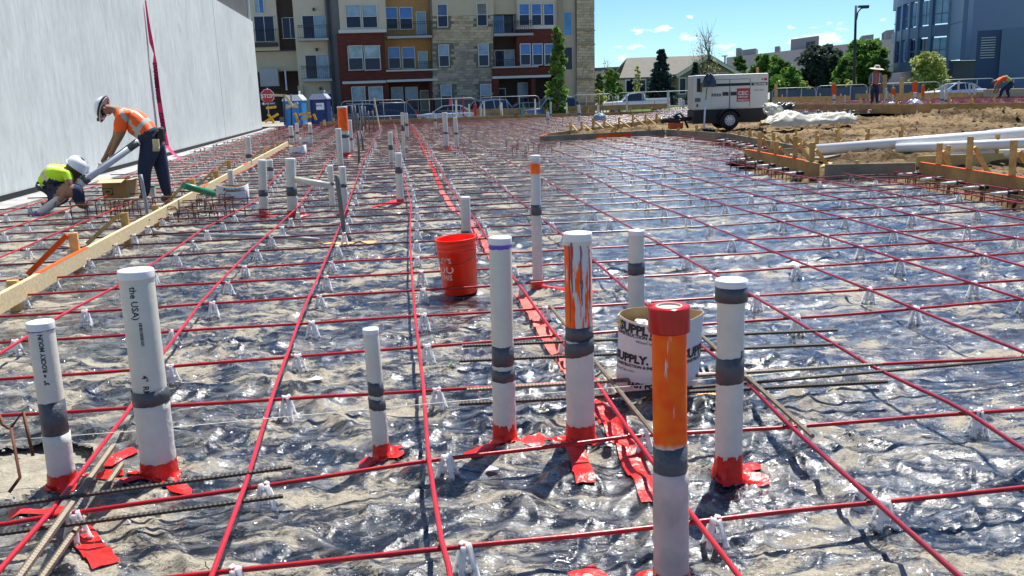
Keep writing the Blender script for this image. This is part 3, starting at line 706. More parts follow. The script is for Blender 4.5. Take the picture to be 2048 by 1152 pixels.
def skirt(mb, B, r, h, n=30, out_=.035, flaps=3, seed=0, reach=.10, jag=.004):
    R_ = random.Random(seed); vs = []
    fl = [(R_.uniform(0,6.28), R_.uniform(.22,.45), R_.uniform(.5,1)*reach) for _ in range(flaps)]
    hj = [R_.uniform(-jag, jag) for _ in range(n)]
    rings = [(h,0,0),(h*.55,.002,0),(h*.22,.006,0),(.012,.35,.3),(.006,.7,.7),(.003,1,1)]
    for zi, (z, e, fq) in enumerate(rings):
        for j in range(n):
            an = 2*math.pi*j/n
            ex = out_*.5*(1+.5*math.sin(3*an+seed))
            for a, w_, L_ in fl:
                d = abs((an-a+math.pi) % (2*math.pi)-math.pi)
                if d < w_: ex += L_*(1-(d/w_)**4)
            rad = r + (e*ex if e > .1 else e) + (.0015*math.sin(an*7+zi))
            x = B.x + math.cos(an)*rad; y = B.y + math.sin(an)*rad
            zz = (B.z + z + hj[j]) if zi < 3 else hgf(x, y) + z + .006*abs(math.sin(an*5+zi+seed))
            if zi == 0: zz = B.z + z + hj[j]
            vs.append((x, y, zz))
    fs = [(i*n+j, i*n+(j+1)%n, (i+1)*n+(j+1)%n, (i+1)*n+j) for i in range(len(rings)-1) for j in range(n)]
    mb.add(vs, fs, 0, True); return mb
def pipe(name, top, base, w, label, tapes=(), foam=None, red=None, cap='white', purple=None, body=None, paint=None, cat='pipe', z=None,
         group='white plastic pipes standing up through the slab', n=None, topr=None, flaps=3, reach=.08, streak=0, oncap=None, seed=1, Y=None, foamx=1.06, bandmat=None):
    B = G(base[0], base[1], 0)
    if Y is not None: B = W(base[0], base[1], Y)
    near = B.y < 6
    if Y is None: B.z = hgf(B.x, B.y) - .01
    T = W(top[0], top[1], B.y); ax = (T-B); L = ax.length; ax.normalize()
    dep = ((B+T)/2-CAMP).dot(FW); r = w*dep/F/2; n = n or (32 if near else 14 if B.y < 16 else 8)
    t = thing(name, label, cat, B, group)
    def tz(py):
        px = base[0] + (top[0]-base[0])*(py-base[1])/(top[1]-base[1]); return (W(px, py, B.y-r*.7).z - B.z)/max(.2, ax.z)
    ht = L
    m = body or M_PVC
    if paint: PAINTC[0] += 1; m = paintmat('painted_pipe_%s' % ORD[PAINTC[0]%20], tz(paint[1]), tz(paint[0]), streak)
    mb = MB(); ca = cap in ('white','red_roll')
    mb.lathe([(r,0),(r,L-.006*(r/.04)),(r*.96,L)] + ([(r*.88,L),(r*.88,L-.12)] if cap == 'open' else []), B, n, axis=ax, caps=(False, cap != 'open'))
    mb.build('pipe_body', m, t)
    if cap == 'white':
        rc = r*1.045; hc = min(.028, r*.55)
        MB().lathe([(rc,L-hc),(rc,L-.003),(rc*.97,L+.002),(rc*.8,L+.003),(rc*.3,L+.0035),(0.0005,L+.0035)], B, n, axis=ax).build('cap', M_CAP, t)
        if near: MB().lathe([(r*1.006,L-hc*1.6),(r*1.012,L-hc*1.55),(r*1.012,L-hc)], B, n, axis=ax).build('cap_collar', M_PVC, t)
    if purple:
        mb = MB(); cylband(mb, B, ax, tz(purple[1]), tz(purple[0]), r*1.03, n, jag=.003, tilt=.002); mb.build('primer_band', M_PURP, t)
    if foam:
        tf = tz(foam[0]); tb = tz(foam[1]) if len(foam) > 1 else .0
        R_ = random.Random(seed); k = max(4, int((tf-tb)/.035)); prof = []
        for i in range(k+1):
            prof.append((r*foamx*(1+R_.uniform(-.012,.025)), tb+(tf-tb)*i/k))
        prof.append((r*1.01, tf+.001))
        MB().lathe(prof, B, n, axis=ax).build('foam_sleeve', M_FOAM, t)
    for i, tp in enumerate(tapes):
        y0, y1 = tp[0], tp[1]; tl = tp[2] if len(tp) > 2 else 0.; rk = foamx*1.035 if (foam and (y0+y1)/2 > foam[0]-14) else 1.02
        mb = MB(); cylband(mb, B, ax, tz(y1), tz(y0), r*rk, n, tilt=tl, tdir=0, jag=.0018 if near else 0); mb.build('duct_tape', bandmat or M_DUCT, t)
    if red is not None:
        hr = tz(red); mb = MB(); skirt(mb, B, r*(foamx if foam else 1)*1.03, hr, n=max(16, n), flaps=flaps if B.y < 16 else 2, seed=seed, reach=reach, out_=.03)
        mb.build('red_base_tape', M_REDT, t)
    return t, B, ax, r, L, tz
# --- the eight in front
t, B, ax, r, L, tz = pipe('plastic_pipe', (80,644), (130,990), 49, 'capped white pipe nearest the left edge, reading ROCKY MOUN, one wide grey tape band', tapes=[(806,882,.004)], foam=(872,),red=950, flaps=2, seed=4, purple=(661,664))
mb = MB(); cyltext(mb, B, ax, r*1.0, '3"  \u2300 ROCKY MOUN', .0215, tz(769), CAMA+.35, bold=.0008); mb.build('lettering', M_INK, t)
t, B, ax, r, L, tz = pipe('plastic_pipe', (271,540), (322,962), 65, 'tall wide capped white pipe at front left with black printing down it', tapes=[(783,812,.004)], foam=(806,), red=926, flaps=4, seed=9, reach=.13)
mb = MB(); cyltext(mb, B, ax, r, 'the USA)', .034, tz(572), CAMA+.12, bold=.0006, up=False); mb.build('lettering', M_INK, t)
mb = MB(); cyltext(mb, B, ax, r, '4"  RM', .030, tz(748), CAMA+.20, bold=.0006, up=False); mb.build('size_lettering', M_INK, t)
mb = MB(); R_ = random.Random(3); tq = tz(690)
while tq < tz(645):
    h_ = R_.uniform(.0015,.005); cylband(mb, B, ax, tq, tq+h_, r+.0012, 5, a0=CAMA+.22, a1=CAMA+.40, lip=.0004); tq += h_+R_.uniform(.0015,.004)
mb.build('barcode_print', M_INK, t, kind='stuff')
pipe('plastic_pipe', (741,658), (764,916), 31, 'slim short capped white pipe at front centre with two grey tape bands', tapes=[(765,792,-.004),(799,820,-.006)], foam=(812,), red=889, flaps=4, seed=2)
pipe('plastic_pipe', (1000,475), (1010,890), 44, 'white pipe with purple ring under its cap, right of the orange bucket', tapes=[(694,733),(741,764)], foam=(756,), red=850, purple=(488,498), flaps=4, seed=5, reach=.12)
t, B, ax, r, L, tz = pipe('plastic_pipe', (1155,466), (1162,892), 54, 'white pipe streaked with orange spray paint below its cap', tapes=[(655,683),(683,712,.012)], foam=(695,), red=852, paint=(482,660), streak=.47, flaps=5, seed=8, reach=.14)
mb = MB(); R_ = random.Random(12)
for a, y0, y1, w_ in ((-.55,485,585,.010),(-.75,490,645,.004),(.12,490,600,.005),(.18,560,610,.007),(.85,500,620,.004)):
    pts = [B + ax*(tz(y0)+(tz(y1)-tz(y0))*i/8) + Vector((math.cos(CAMA+a+R_.uniform(-.03,.03)), math.sin(CAMA+a), 0))*(r+.0006) for i in range(9)]
    mb.tube(pts, [w_*.5*(1-.06*i) for i in range(9)], n=5)
mb.build('primer_drips', mat('purple_drip', (.13,.08,.16), .3, var=.3), t, kind='stuff')
pipe('plastic_pipe', (1273,461), (1272,650), 31, 'capped white pipe with grey band, standing behind the cardboard sleeve', tapes=[(526,550,.003)], foam=(545,), seed=6, purple=(467,470))
t, B, ax, r, L, tz = pipe('plastic_pipe', (1463,562), (1456,958), 53, 'white pipe with grey tape round its top, right of the cardboard sleeve', tapes=[(716,768,.006)], foam=(750,), red=912, flaps=2, seed=14, reach=.14, foamx=1.02)
mb = MB(); cylband(mb, B, ax, L-.072, L-.018, r*1.2, 32, jag=0, lip=r*.19); mb.build('top_tape_band', M_DUCT, t)
MB().lathe([(r*1.19,L-.072),(r*1.02,L-.074)], B, 32, axis=ax).build('coupling_shoulder', M_PVC, t)
MB().lathe([(r*1.19,L-.018),(r*1.19,L+.004),(r*1.1,L+.007),(.001,L+.007)], B, 32, axis=ax).build('cap_disc', M_CAP, t)
mb = MB(); cylband(mb, B, ax, tz(728), tz(703), r*1.02, 5, a0=CAMA+.62, a1=CAMA+1.1); mb.build('duct_tape', M_DUCT, t)
t, B, ax, r, L, tz = pipe('plastic_pipe', (1338,640), (1343,1180), 67, 'orange painted pipe nearest the camera with a red tape roll on top', tapes=[(897,975,.004)], foam=(950,), paint=(655,895), streak=.36, cap='none', seed=16, flaps=3, red=1150, foamx=1.07)
BR, AXR, RR, LR = B, ax, r, L
for c in t.children:
    if c.name.startswith('foam'): c.data.materials[0] = mat('pinkish_foam', (.62,.46,.45), .5, var=.3, scale=5, bump=.2)
# --- roll of red tape sitting on it
tr = thing('tape_roll', 'roll of red tape set on top of the orange painted pipe', 'tape roll', B+ax*(L-.10))
ro = r*1.2; z0, z1 = tz(668)-.0, tz(618)
mb = MB(); mb.lathe([(ro*.72,z0),(ro,z0),(ro*1.004,z0+.003),(ro*1.004,z1-.003),(ro,z1),(ro*.63,z1)], B, 40, axis=ax); mb.build('tape_windings', mat('glossy_red_tape', (.50,.008,.008), .18, var=.08, scale=4), tr)
MB().lathe([(ro*.63,z1),(ro*.63,z1+.0015),(ro*.57,z1+.0015),(ro*.57,z1-.004)], B, 40, axis=ax).build('cardboard_core', mat('core_card', (.62,.55,.42), .8), tr)
MB().lathe([(ro*.57,z1-.004),(.0005,z1-.004)], B, 40, axis=ax).build('core_disc', M_PVC, tr)
# --- mid-distance pipes  (top, base, width, tapes, red, label)
MID = [
 ((1070,311),(1076,578),20,[(410,431)],560,'thin white pipe with a red painted band near its top, centre', (326,348)),
 ((930,394),(933,478),20,[(462,478)],None,'short white pipe just behind the orange bucket',None),
 ((524,320),(528,432),17,[(380,393)],421,'white pipe of the left pair, in front of its twin, tape near its middle',None),
 ((539,320),(543,370),12,[(334,342)],None,'thinner white pipe close behind the left pair\'s front pipe',None),
 ((580,317),(586,432),20,[(374,392)],421,'thick white pipe with grey band holding one end of the sloping pipe',None),
 ((660,331),(665,416),11,[(365,371)],None,'thin white pipe holding the right end of the sloping pipe',None),
 ((684,333),(690,428),14,[(368,375)],421,'white pipe right of the bent dark conduit',None),
 ((676,257),(682,338),12,[],None,'white pipe left of the orange topped pipe, no tape band',None),
 ((684,213),(691,312),20,[(269,276)],305,'tall white pipe with bright orange top above the middle left',(216,262)),
 ((698,240),(703,305),10,[(276,281)],None,'thin white pipe right behind the orange topped pipe',None),
 ((796,306),(801,408),14,[(334,347)],398,'white pipe with red tape strips round its base, centre left',None),
 ((780,264),(783,334),9,[(290,300)],None,'thin white pipe with grey band behind the centre left pipe',None),
 ((804,225),(808,322),6,[(250,262)],None,'very thin tall white pipe left of two joined pipes, centre left',None),
 ((812,226),(815,280),7,[(247,252)],None,'thin white pipe touching the very thin tall one',None),
 ((889,225),(893,299),10,[(264,268)],294,'white pipe of the far centre pair, left one',None),
 ((910,235),(914,299),8,[(265,269)],294,'white pipe of the far centre pair, right one',None),
 ((581,252),(585,291),9,[(271,276)],None,'short white pipe left of the white cartons, far left',None),
 ((593,246),(596,289),7,[(264,268)],None,'thin white pipe above the white cartons',None),
 ((620,250),(622,292),8,[(266,269)],None,'short white pipe at the right end of the white cartons',None),
 ((495,274),(500,342),11,[(308,316)],None,'white pipe standing beyond the board by the grey wall',None),
 ((460,340),(463,380),11,[],None,'short plain white pipe behind the opened carton sleeve',None),
 ((303,371),(307,406),13,[],None,'short white pipe with a green cap by the worker\'s boots',None),
 ((870,231),(872,262),5,[(238,243)],None,'tiny far white pipe left of the far centre pair',None),
 ((1157,210),(1160,246),6,[(226,230)],None,'far white pipe above the dirt wedge',None),
 ((1095,224),(1097,252),6,[(237,240)],None,'far white pipe near the wooden corner, shorter of two',None),
 ((1101,204),(1102,240),4,[(228,231)],None,'far white pipe near the wooden corner, taller of two',None),
 ((1196,210),(1197,232),4,[],None,'tiny white pipe in the blue grey wrapped bundle',None),
 ((1253,190),(1254,232),4,[],None,'far white pipe in front of the pickup bonnet',None),
 ((1336,181),(1337,228),5,[],None,'tall white post between pickup and generator',None),
 ((1360,197),(1361,226),8,[],None,'white pipe left of the generator, wider of three',None),
 ((1366,200),(1367,228),5,[],None,'white pipe left of the generator, middle of three',None),
 ((1378,195),(1379,222),4,[],None,'white pipe left of the generator, thinnest of three',None),
 ((1002,205),(1004,236),5,[],None,'far white pipe in front of the silver car tail light',None),
]
for i, (tp, bs, w_, tapes, red, lab, pt) in enumerate(MID):
    cp = 'white' if w_ > 8 else 'none'
    pipe('plastic_pipe', tp, bs, w_, lab, tapes=tapes, red=red, paint=pt, cap=cp, seed=20+i, reach=.2, foam=(tapes[-1][1]-1,) if tapes and w_ > 9 else None, foamx=1.05)
# green cap for the pipe by the boots
B = G(307,406); gt = [o for o in bpy.data.objects if o.get('label','').startswith('short white pipe with a green cap')][0]
M_GREEN = mat('green_pvc', (.012,.22,.10), .4, var=.1)
for c in gt.children:
    if c.name.startswith('cap'): c.data.materials[0] = M_GREEN
# far pipes, plain white and red ones
FARP = [(905,195,218,5,'r'),(912,200,236,4,'w'),(926,193,232,3,'r'),(938,208,238,3,'w'),(950,208,232,6,'r'),(961,212,242,4,'w'),(968,203,238,3,'w'),(900,198,232,4,'r'),
        (1046,205,236,3,'g'),(1070,198,232,3,'w'),(1133,205,232,3,'w'),(722,222,262,3,'w')]
cc = {}
for (x, y0, y1, w_, c) in FARP:
    m = {'r':mat('red_wrap', (.65,.03,.03), .5), 'w':M_PVC, 'g':M_GREEN}[c]
    nm = {'r':'red wrapped','w':'bare white','g':'green topped'}[c]; cc[c] = cc.get(c, -1)+1
    pipe('far_pipe_stub', (x,y0), (x+1,y1), w_, '%s pipe stub before the parked cars, %s of its kind from left' % (nm, ordn(cc[c])), cap='none', body=m, group='pipe stubs in front of the parked cars')
# ---------------------------------------------------------------- conduits
def tubething(name, pts, r, m, label, cat, n=10, group=None, part=None, rb=None):
    mb = MB(); mb.tube(pts, rb or r, n=n); return mb.build(name, m, origin=Vector(pts[-1]), label=label, cat=cat, group=group)
# cluster of dark conduit stubs
for i, (x0, yt, x1, yb, w_) in enumerate([(703,211,708,266,4),(709,211,713,264,4),(722,212,724,268,4),(729,213,731,262,4),(736,222,739,264,3),(745,222,748,262,3),(715,228,717,268,3),(722,262,726,300,4),(715,262,718,330,5)]):
    b = G(x1, yb); T = W(x0, yt, b.y); rr_ = w_*b.y/F/2
    tubething('conduit_stub', [b, b.lerp(T,.5)+Vector((.01,0,0)), T], rr_, M_DARKP, 'dark grey conduit stub in the far cluster, %s from the left' % ordn([0,1,4,5,6,8,2,7,3][i]) if i < 7 else ('dark conduit leaning in front of the far cluster, %s one' % ('shorter' if i == 7 else 'longer')), 'conduit', group='dark grey conduit stubs in a far cluster')
# bent conduit in the middle, laid line runs left
b = G(690,474); pts = [W(673,350,b.y), W(675,362,b.y), W(680,400,b.y), W(686,445,b.y), b+Vector((.0,0,.06)), G(694,478)+Vector((.03,-.02,.0))]
tubething('dark_conduit', pts, .026, M_DARKP, 'dark grey conduit leaning up in the middle left above an orange splash', 'conduit')
b = G(296,440,.05); pts = [W(281,349,b.y), W(284,365,b.y), W(292,410,b.y), W(296,436,b.y), W(300,452,b.y-.05), G(312,464,.05), G(345,468,.05), G(420,470,.04), G(560,474,.04), G(640,480,.03)]
tubething('grey_conduit', pts, .022, mat('light_grey_conduit', (.30,.31,.33), .5), 'long grey conduit rising before the orange shirted worker, then bending along the sheet', 'conduit')
pts = [G(850,462,.03), G(880,470,.03), G(905,482,.03), G(930,497,.03)]
tubething('dark_hose', pts, .026, M_DARKP, 'short dark hose lying on the sheet left of the orange bucket', 'hose')
# sloping white pipe between two standing ones
b = G(588,432); pts = [W(590,359,b.y-.05), W(660,371,b.y-.15)]
tubething('sloping_pipe', pts, .040, M_PVC, 'white pipe sloping sideways between two standing pipes', 'pipe', n=16)
# green pipe on the board
bY = G(360,400,.2).y
pts = [W(367,371,bY+.1), W(427,387,bY+.6)]
tubething('green_pipe', pts, .045, M_GREEN, 'green plastic pipe resting over the pale board', 'pipe', n=16)
# ---------------------------------------------------------------- orange splashes, strips of red tape
def strip(name, pts, w, m, label=None, cat=None, z=.006, parent=None, step=.03, group=None, off=None, over=None):
    pts = [Vector((p.x, p.y, 0)) for p in pts]; P = []
    for a, b in zip(pts[:-1], pts[1:]):
        k = max(1, int((b-a).length/step)); P += [a.lerp(b, i/k) for i in range(k)]
    P.append(pts[-1]); vs = []; R_ = random.Random(len(P))
    for i, p_ in enumerate(P):
        d = (P[min(i+1,len(P)-1)]-P[max(i-1,0)]).normalized(); s_ = Vector((-d.y, d.x, 0)); ww = w*(1+R_.uniform(-.03,.03))
        for q in (-.5,-.17,.17,.5):
            c = p_+s_*ww*q; vs.append((c.x, c.y, max(hgf(c.x,c.y), hgf(c.x+.01,c.y), hgf(c.x,c.y-.012))+z+.004*abs(math.sin(i*.7+q*5))))
    fs = [(i*4+j, i*4+j+1, i*4+j+5, i*4+j+4) for i in range(len(P)-1) for j in range(3)]
    mb = MB().add(vs, fs, 0, True); return mb.build(name, m, origin=Vector(vs[0]), label=label, cat=cat, group=group, parent=parent)
TG = 'strips of red tape stuck on the plastic sheet'
strip('red_tape_strip', [G(1190,810), G(1232,870), G(1262,922), G(1285,960), G(1310,1015)], .095, M_REDT, 'long red tape strip on the sheet behind the orange painted pipe', 'tape', group=TG)
strip('red_tape_strip', [G(1138,893), G(1158,925), G(1172,975)], .075, M_REDT, 'short red tape strip in front of the orange streaked pipe', 'tape', group=TG)
strip('red_tape_strip', [G(155,1062), G(188,1100), G(215,1146)], .085, M_REDT, 'red tape strip lying at the bottom left of the picture', 'tape', group=TG)
strip('red_tape_strip', [G(1160,1140), G(1210,1175)], .1, M_REDT, 'red tape strip cut off by the bottom edge', 'tape', group=TG)
strip('red_tape_strip', [G(1040,588), G(1060,622), G(1092,670), G(1120,715), G(1150,765)], .085, mat('dusty_red_tape', (.72,.10,.07), .6, var=.25, scale=18), 'dusty red tape strip running under the first right-hand cable', 'tape', group=TG)
strip('red_tape_strip', [G(882,382), G(900,410), G(935,445), G(962,480), G(985,520), G(1010,555)], .075, mat('dusty_red_tape_far', (.68,.07,.06), .55, var=.2, scale=10), 'long red tape strip running away behind the orange bucket', 'tape', group=TG)
strip('red_tape_strip', [G(810,240), G(838,280), G(862,330), G(882,378)], .06, M_REDT, 'farthest red tape strip leading towards the parked cars', 'tape', group=TG, step=.2)
strip('red_tape_strip', [G(745,415), G(800,403)], .10, M_REDT, 'red tape strip left of the centre left pipe base', 'tape', group=TG)
strip('red_tape_strip', [G(200,950), G(240,925), G(272,915)], .08, M_REDT, 'crumpled red tape between the two front left pipes', 'tape', group=TG)
strip('red_tape_strip', [G(130,985), G(180,975), G(250,962)], .06, M_REDT, 'red tape running between the bases of the two front left pipes', 'tape', group=TG, z=.012)
strip('red_tape_strip', [G(20,1050), G(90,1035), G(130,1030)], .05, M_REDT, 'thin red tape piece under the bar at the left edge', 'tape', group=TG)
M_SPL = mat('orange_chalk', (.85,.42,.17), .9, var=.2)
strip('orange_splash', [G(632,486), G(690,484), G(748,487)], .10, M_SPL, 'orange paint splash on the sheet below the leaning dark conduit', 'paint splash', z=.004)
strip('orange_splash', [G(1362,800), G(1400,798), G(1432,800)], .06, M_SPL, 'orange paint splash right of the cardboard sleeve', 'paint splash', z=.004)
# ---------------------------------------------------------------- loose rebar
def ribbed(pts, r, pitch=.016, n=6, rib=1.16):
    pts = [Vector(p) for p in pts]; P = []; R_ = []
    for a, b in zip(pts[:-1], pts[1:]):
        L_ = (b-a).length; k = max(2, int(L_/pitch*2))
        for i in range(k): P.append(a.lerp(b, i/k)); R_.append(r*(rib if len(P)%2 else .96))
    P.append(pts[-1]); R_.append(r)
    return P, R_
RG = 'loose black reinforcing bars lying on the cables'
def rebar(p, q, r, label, m=M_STEEL, z=.118, n=6):
    P, R_ = ribbed([Vector(p), Vector(q)], r, n=n); MB().tube(P, R_, n=n, smooth=False).build('rebar', m, origin=P[0], label=label, cat='rebar', group=RG)
M_RB2 = mat('tan_rebar', (.20,.165,.12), .6, metal=.3, var=.3, scale=30)
ZR = .124
rebar(G(-60,1021,ZR), G(584,934,ZR), .008, 'black rebar lying across the front left corner, upper of two')
rebar(G(-60,1076,.09), G(566,992,.07), .008, 'black rebar lying across the front left corner, lower of two')
rebar(G(225,893,.10), G(20,1180,.13), .0125, 'thick ribbed rebar alongside the second left cable', M_RB2)
rebar(G(242,930,.06), G(66,1180,.05), .011, 'thick ribbed rebar lying lower beside the first thick one', M_RB2)
rebar(G(925,692,ZR), G(1675,660,ZR), .009, 'black rebar passing behind the cardboard sleeve, farthest of five')
rebar(G(918,722,.112), G(1680,688,.112), .009, 'black rebar passing the cardboard sleeve, second farthest of five')
rebar(G(934,780,ZR), G(1762,728,ZR), .0095, 'brownish rebar in front of the cardboard sleeve, middle of five', M_RB2)
rebar(G(1182,793,ZR-.01), G(2070,716,ZR), .008, 'long black rebar running out to the right edge')
rebar(G(918,808,.108), G(1775,763,.108), .0095, 'black rebar nearest the camera of the five by the sleeve')
rebar(G(1100,612,.135), G(1312,872,.135), .009, 'tan rebar slanting lengthwise left of the cardboard sleeve', M_RB2)
rebar(G(1385,655,.135), G(1625,872,.135), .0095, 'tan rebar slanting lengthwise right of the cardboard sleeve', M_RB2)
# white string line
pts = [G(-20,883,.15), G(268,862,.155), G(600,831,.15), G(1087,787,.15), G(1310,768,.15), G(1600,742,.15)]
MB().tube(pts, .0016, n=4).build('string_line', mat('white_string', (.8,.8,.65), .6, var=0), origin=pts[0], label='thin pale string stretched across the front of the grid', cat='string')
# plant sprig and litter
M_LEAF0 = mat('weed_leaf', (.07,.20,.03), .6, var=.2)
b = G(900,738); t = thing('weed_sprig', 'tiny green weed growing on the sheet in the open centre', 'plant', (b.x,b.y,hgf(b.x,b.y)))
mb = MB(); R_ = random.Random(4)
for i in range(14):
    a = R_.uniform(0,6.28); d = R_.uniform(.01,.045); c = Vector((b.x+math.cos(a)*d, b.y+math.sin(a)*d*1.0, hgf(b.x,b.y)+R_.uniform(.005,.03))); u = Vector((math.cos(a),math.sin(a),.6))*.014; v = Vector((-math.sin(a),math.cos(a),.2))*.006
    mb.add([c-u, c+v, c+u, c-v], [(0,1,2,3)])
mb.build('leaves', M_LEAF0, t, kind='stuff')
LITTER = [(190,520,.03),(470,590,.02),(632,762,.05),(1215,915,.03),(1100,525,.05),(985,950,.03),(505,995,.02),(1850,872,.03),(2010,700,.02),(560,905,.02)]
for i, (px, py, s) in enumerate(LITTER):
    b = G(px, py); R_ = random.Random(i); a = R_.uniform(0,3)
    mb = MB(); z = hgf(b.x,b.y)
    vs = [(b.x+math.cos(a+j*1.26)*s*R_.uniform(.5,1.1), b.y+math.sin(a+j*1.26)*s*R_.uniform(.3,.7), z+R_.uniform(.004,.02)) for j in range(5)]
    mb.add(vs+[(v[0],v[1],v[2]+.003) for v in vs], [(4,3,2,1,0),(5,6,7,8,9)]+[(j,(j+1)%5,(j+1)%5+5,j+5) for j in range(5)])
    mb.build('paper_scrap', M_WHITE, origin=(b.x,b.y,z), label='small white scrap on the sheet, %s of the scraps from the left' % ordn(sorted(range(len(LITTER)), key=lambda q: LITTER[q][0]).index(i)), cat='scrap', group='white scraps on the plastic sheet')
# ---------------------------------------------------------------- orange bucket
b = G(922,586); b.z = hgf(b.x,b.y)+.0
k = (b-CAMP).dot(FW)/F
t = thing('bucket', 'bright orange open plastic bucket tilted slightly on the sheet, white print at left', 'bucket', b)
axb = Vector((-.05,-.02,1)).normalized(); rt, rbm, hb = 40*k, 34*k, 112*k
M_BUCK = mat('orange_bucket_plastic', (1.0,.032,.004), .35, var=.06, scale=3)
mb = MB(); z = [0,.005,.8,.815,.83,.865,.88,.9,.97,1]
rr2 = lambda u: rbm+(rt-rbm)*u
mb.lathe([(.001,.004),(rbm*.97,.004),(rbm,.01),(rr2(.78),hb*.78),(rr2(.78)+.006,hb*.785),(rr2(.8)+.006,hb*.80),(rr2(.8),hb*.805),(rr2(.86),hb*.86),(rr2(.86)+.006,hb*.865),(rr2(.88)+.006,hb*.88),(rr2(.9),hb*.885),(rr2(.97),hb*.97),(rt+.005,hb*.975),(rt+.005,hb),(rt-.004,hb),(rt-.005,hb*.97),(rbm-.004,.012),(.001,.012)], b, 48, axis=axb)
mb.build('bucket_body', M_BUCK, t)
x = Vector((1,0,0)); x = (x-axb*x.dot(axb)).normalized(); y = axb.cross(x)
pts = [b+axb*(hb*.93-.19*math.sin(math.pi*i/14)**.8*.75)+(x*math.cos(math.pi*1.06*i/14-.05)-y*math.sin(math.pi*1.06*i/14-.05))*(rt+.010) for i in range(15)]
MB().tube(pts, .0022, n=5).build('wire_handle', M_WIRE, t)
mb = MB()
for s_, sz, tt_ in (("LET'S",.055,.60),('DO',.085,.42),('THIS',.055,.30)):
    mb = MB(); cyltext(mb, b, axb, rr2(tt_)+.001, s_, sz, hb*tt_, CAMA-1.15, vertical=False, bold=.001); mb.build('lettering', mat('faded_white_print', (.75,.55,.5), .6, var=.3, scale=40), t)
(lambda *a: None)('lettering', mat('faded_white_print', (.75,.55,.5), .6, var=.3, scale=40), t)
# ---------------------------------------------------------------- cardboard sleeve (opened form tube)
b = G(1318,812); b.z = hgf(b.x,b.y)
Yc = b.y+.10; c0 = Vector((W(1316,800,Yc).x, Yc, hgf(b.x,b.y)))
top_l = W(1238,625,Yc); top_r = W(1407,640,Yc); bot_l = W(1232,790,Yc); bot_r = W(1395,792,Yc)
Ht = W(1320,640,Yc-.1).z - c0.z; RX = (top_r.x-top_l.x)/2; RXb = (bot_r.x-bot_l.x)/2
cx = (top_r.x+top_l.x)/2; cxb = (bot_r.x+bot_l.x)/2
t = thing('cardboard_sleeve', 'white printed cardboard tube standing open on the sheet behind the orange painted pipe', 'cardboard tube', c0)
def sl(a, u, off=0):
    rx = RXb+(RX-RXb)*u+off; ry = (.155)*(.9+.1*u)+off; e = 1.35
    ca, sa = math.cos(a), math.sin(a)
    return Vector((cxb+(cx-cxb)*u + rx*math.copysign(abs(ca)**(2/e/1.2), ca), Yc + ry*math.copysign(abs(sa)**(2/e/1.2), sa), c0.z + Ht*u*(1+.03*math.cos(a*2+.6)+.02*math.sin(a))))
n_ = 56; mb = MB()
vs = [sl(2*math.pi*j/n_, u) for u in (0,.25,.5,.75,1) for j in range(n_)]
mb.add(vs, [(i*n_+j, i*n_+(j+1)%n_, (i+1)*n_+(j+1)%n_, (i+1)*n_+j) for i in range(4) for j in range(n_)], 0, True)
vs = [sl(2*math.pi*j/n_, u, -.004) for u in (0,.5,1) for j in range(n_)]
mb.add(vs, [(i*n_+(j+1)%n_, i*n_+j, (i+1)*n_+j, (i+1)*n_+(j+1)%n_) for i in range(2) for j in range(n_)], 1, True)
vs = [sl(2*math.pi*j/n_, 1, o) for o in (0,-.004) for j in range(n_)]
mb.add(vs, [(j, (j+1)%n_, n_+(j+1)%n_, n_+j) for j in range(n_)], 1)
mb.build('tube_wall', [mat('white_printed_card', (.66,.66,.68), .6, var=.06), mat('brown_card', (.42,.27,.11), .8, var=.1)], t)
mb = MB(); R_ = random.Random(9)
for i in range(60):
    a = R_.uniform(0,6.28); q = R_.uniform(0,.8); p_ = Vector((cx+math.cos(a)*RX*q, Yc+math.sin(a)*.13*q, c0.z+Ht*.80+R_.uniform(0,.03)))
    mb.box(p_, (R_.uniform(.02,.05),R_.uniform(.02,.05),R_.uniform(.004,.02)), rz=R_.uniform(0,3))
mb.build('plastic_offcuts', M_WHITE, t, kind='stuff')
def sleevetext(s, px, py, size, bold=0, m=M_INK, slant=0):
    # px,py: lower-left corner in the photograph, turned into an angle and height on the tube
    q = W(px, py, Yc-.12); u = (q.z-c0.z)/Ht; vs, fs = text_geo(s, size, bold); o = []
    rx = RXb+(RX-RXb)*u; a0 = -math.acos(max(-1,min(1,(q.x-(cxb+(cx-cxb)*u))/rx)))
    # arc-length table
    A = [a0+i*.01 for i in range(400)]; S = [0]
    for i in range(1, 400): S.append(S[-1]+(sl(A[i],u)-sl(A[i-1],u)).length)
    for v in vs:
        a = a0 + v.x*0; i = 0
        a = float(np.interp(v.x, S, A)) if v.x >= 0 else a0+v.x/.2
        o.append(sl(a, u+(v.y+v.x*slant)/Ht, .0022))
    return o, fs
mb = MB()
for args in [('SUPPLY',1246,667,.058,.003),('CONSTRUCTION & INDUSTRIAL',1238,676,.023,.0009),('WhiteCap.com',1268,685,.020,0),
             ('SUPPLY.',1234,728,.054,.003),('CONSTRUCTION & INDUSTRIAL',1235,738,.020,.0009),('WhiteCap.com.',1240,748,.019,0),
             ('SUPPLY',1371,718,.062,.003),('CONSTRUCTION & INDUSTRIAL',1371,728,.022,.0009),('EASY',1296,708,.034,.001),('EASY POUR',1255,778,.034,.002)]:
    mb = MB(); o, fs = sleevetext(*args); mb.add(o, fs); mb.build('lettering', M_INK, t)
mb = MB(); q = sleevetext('O', 1237, 664, .045, .004); mb.add(*q); mb.build('yellow_logo', mat('yellow_print', (.75,.50,.05), .6), t)
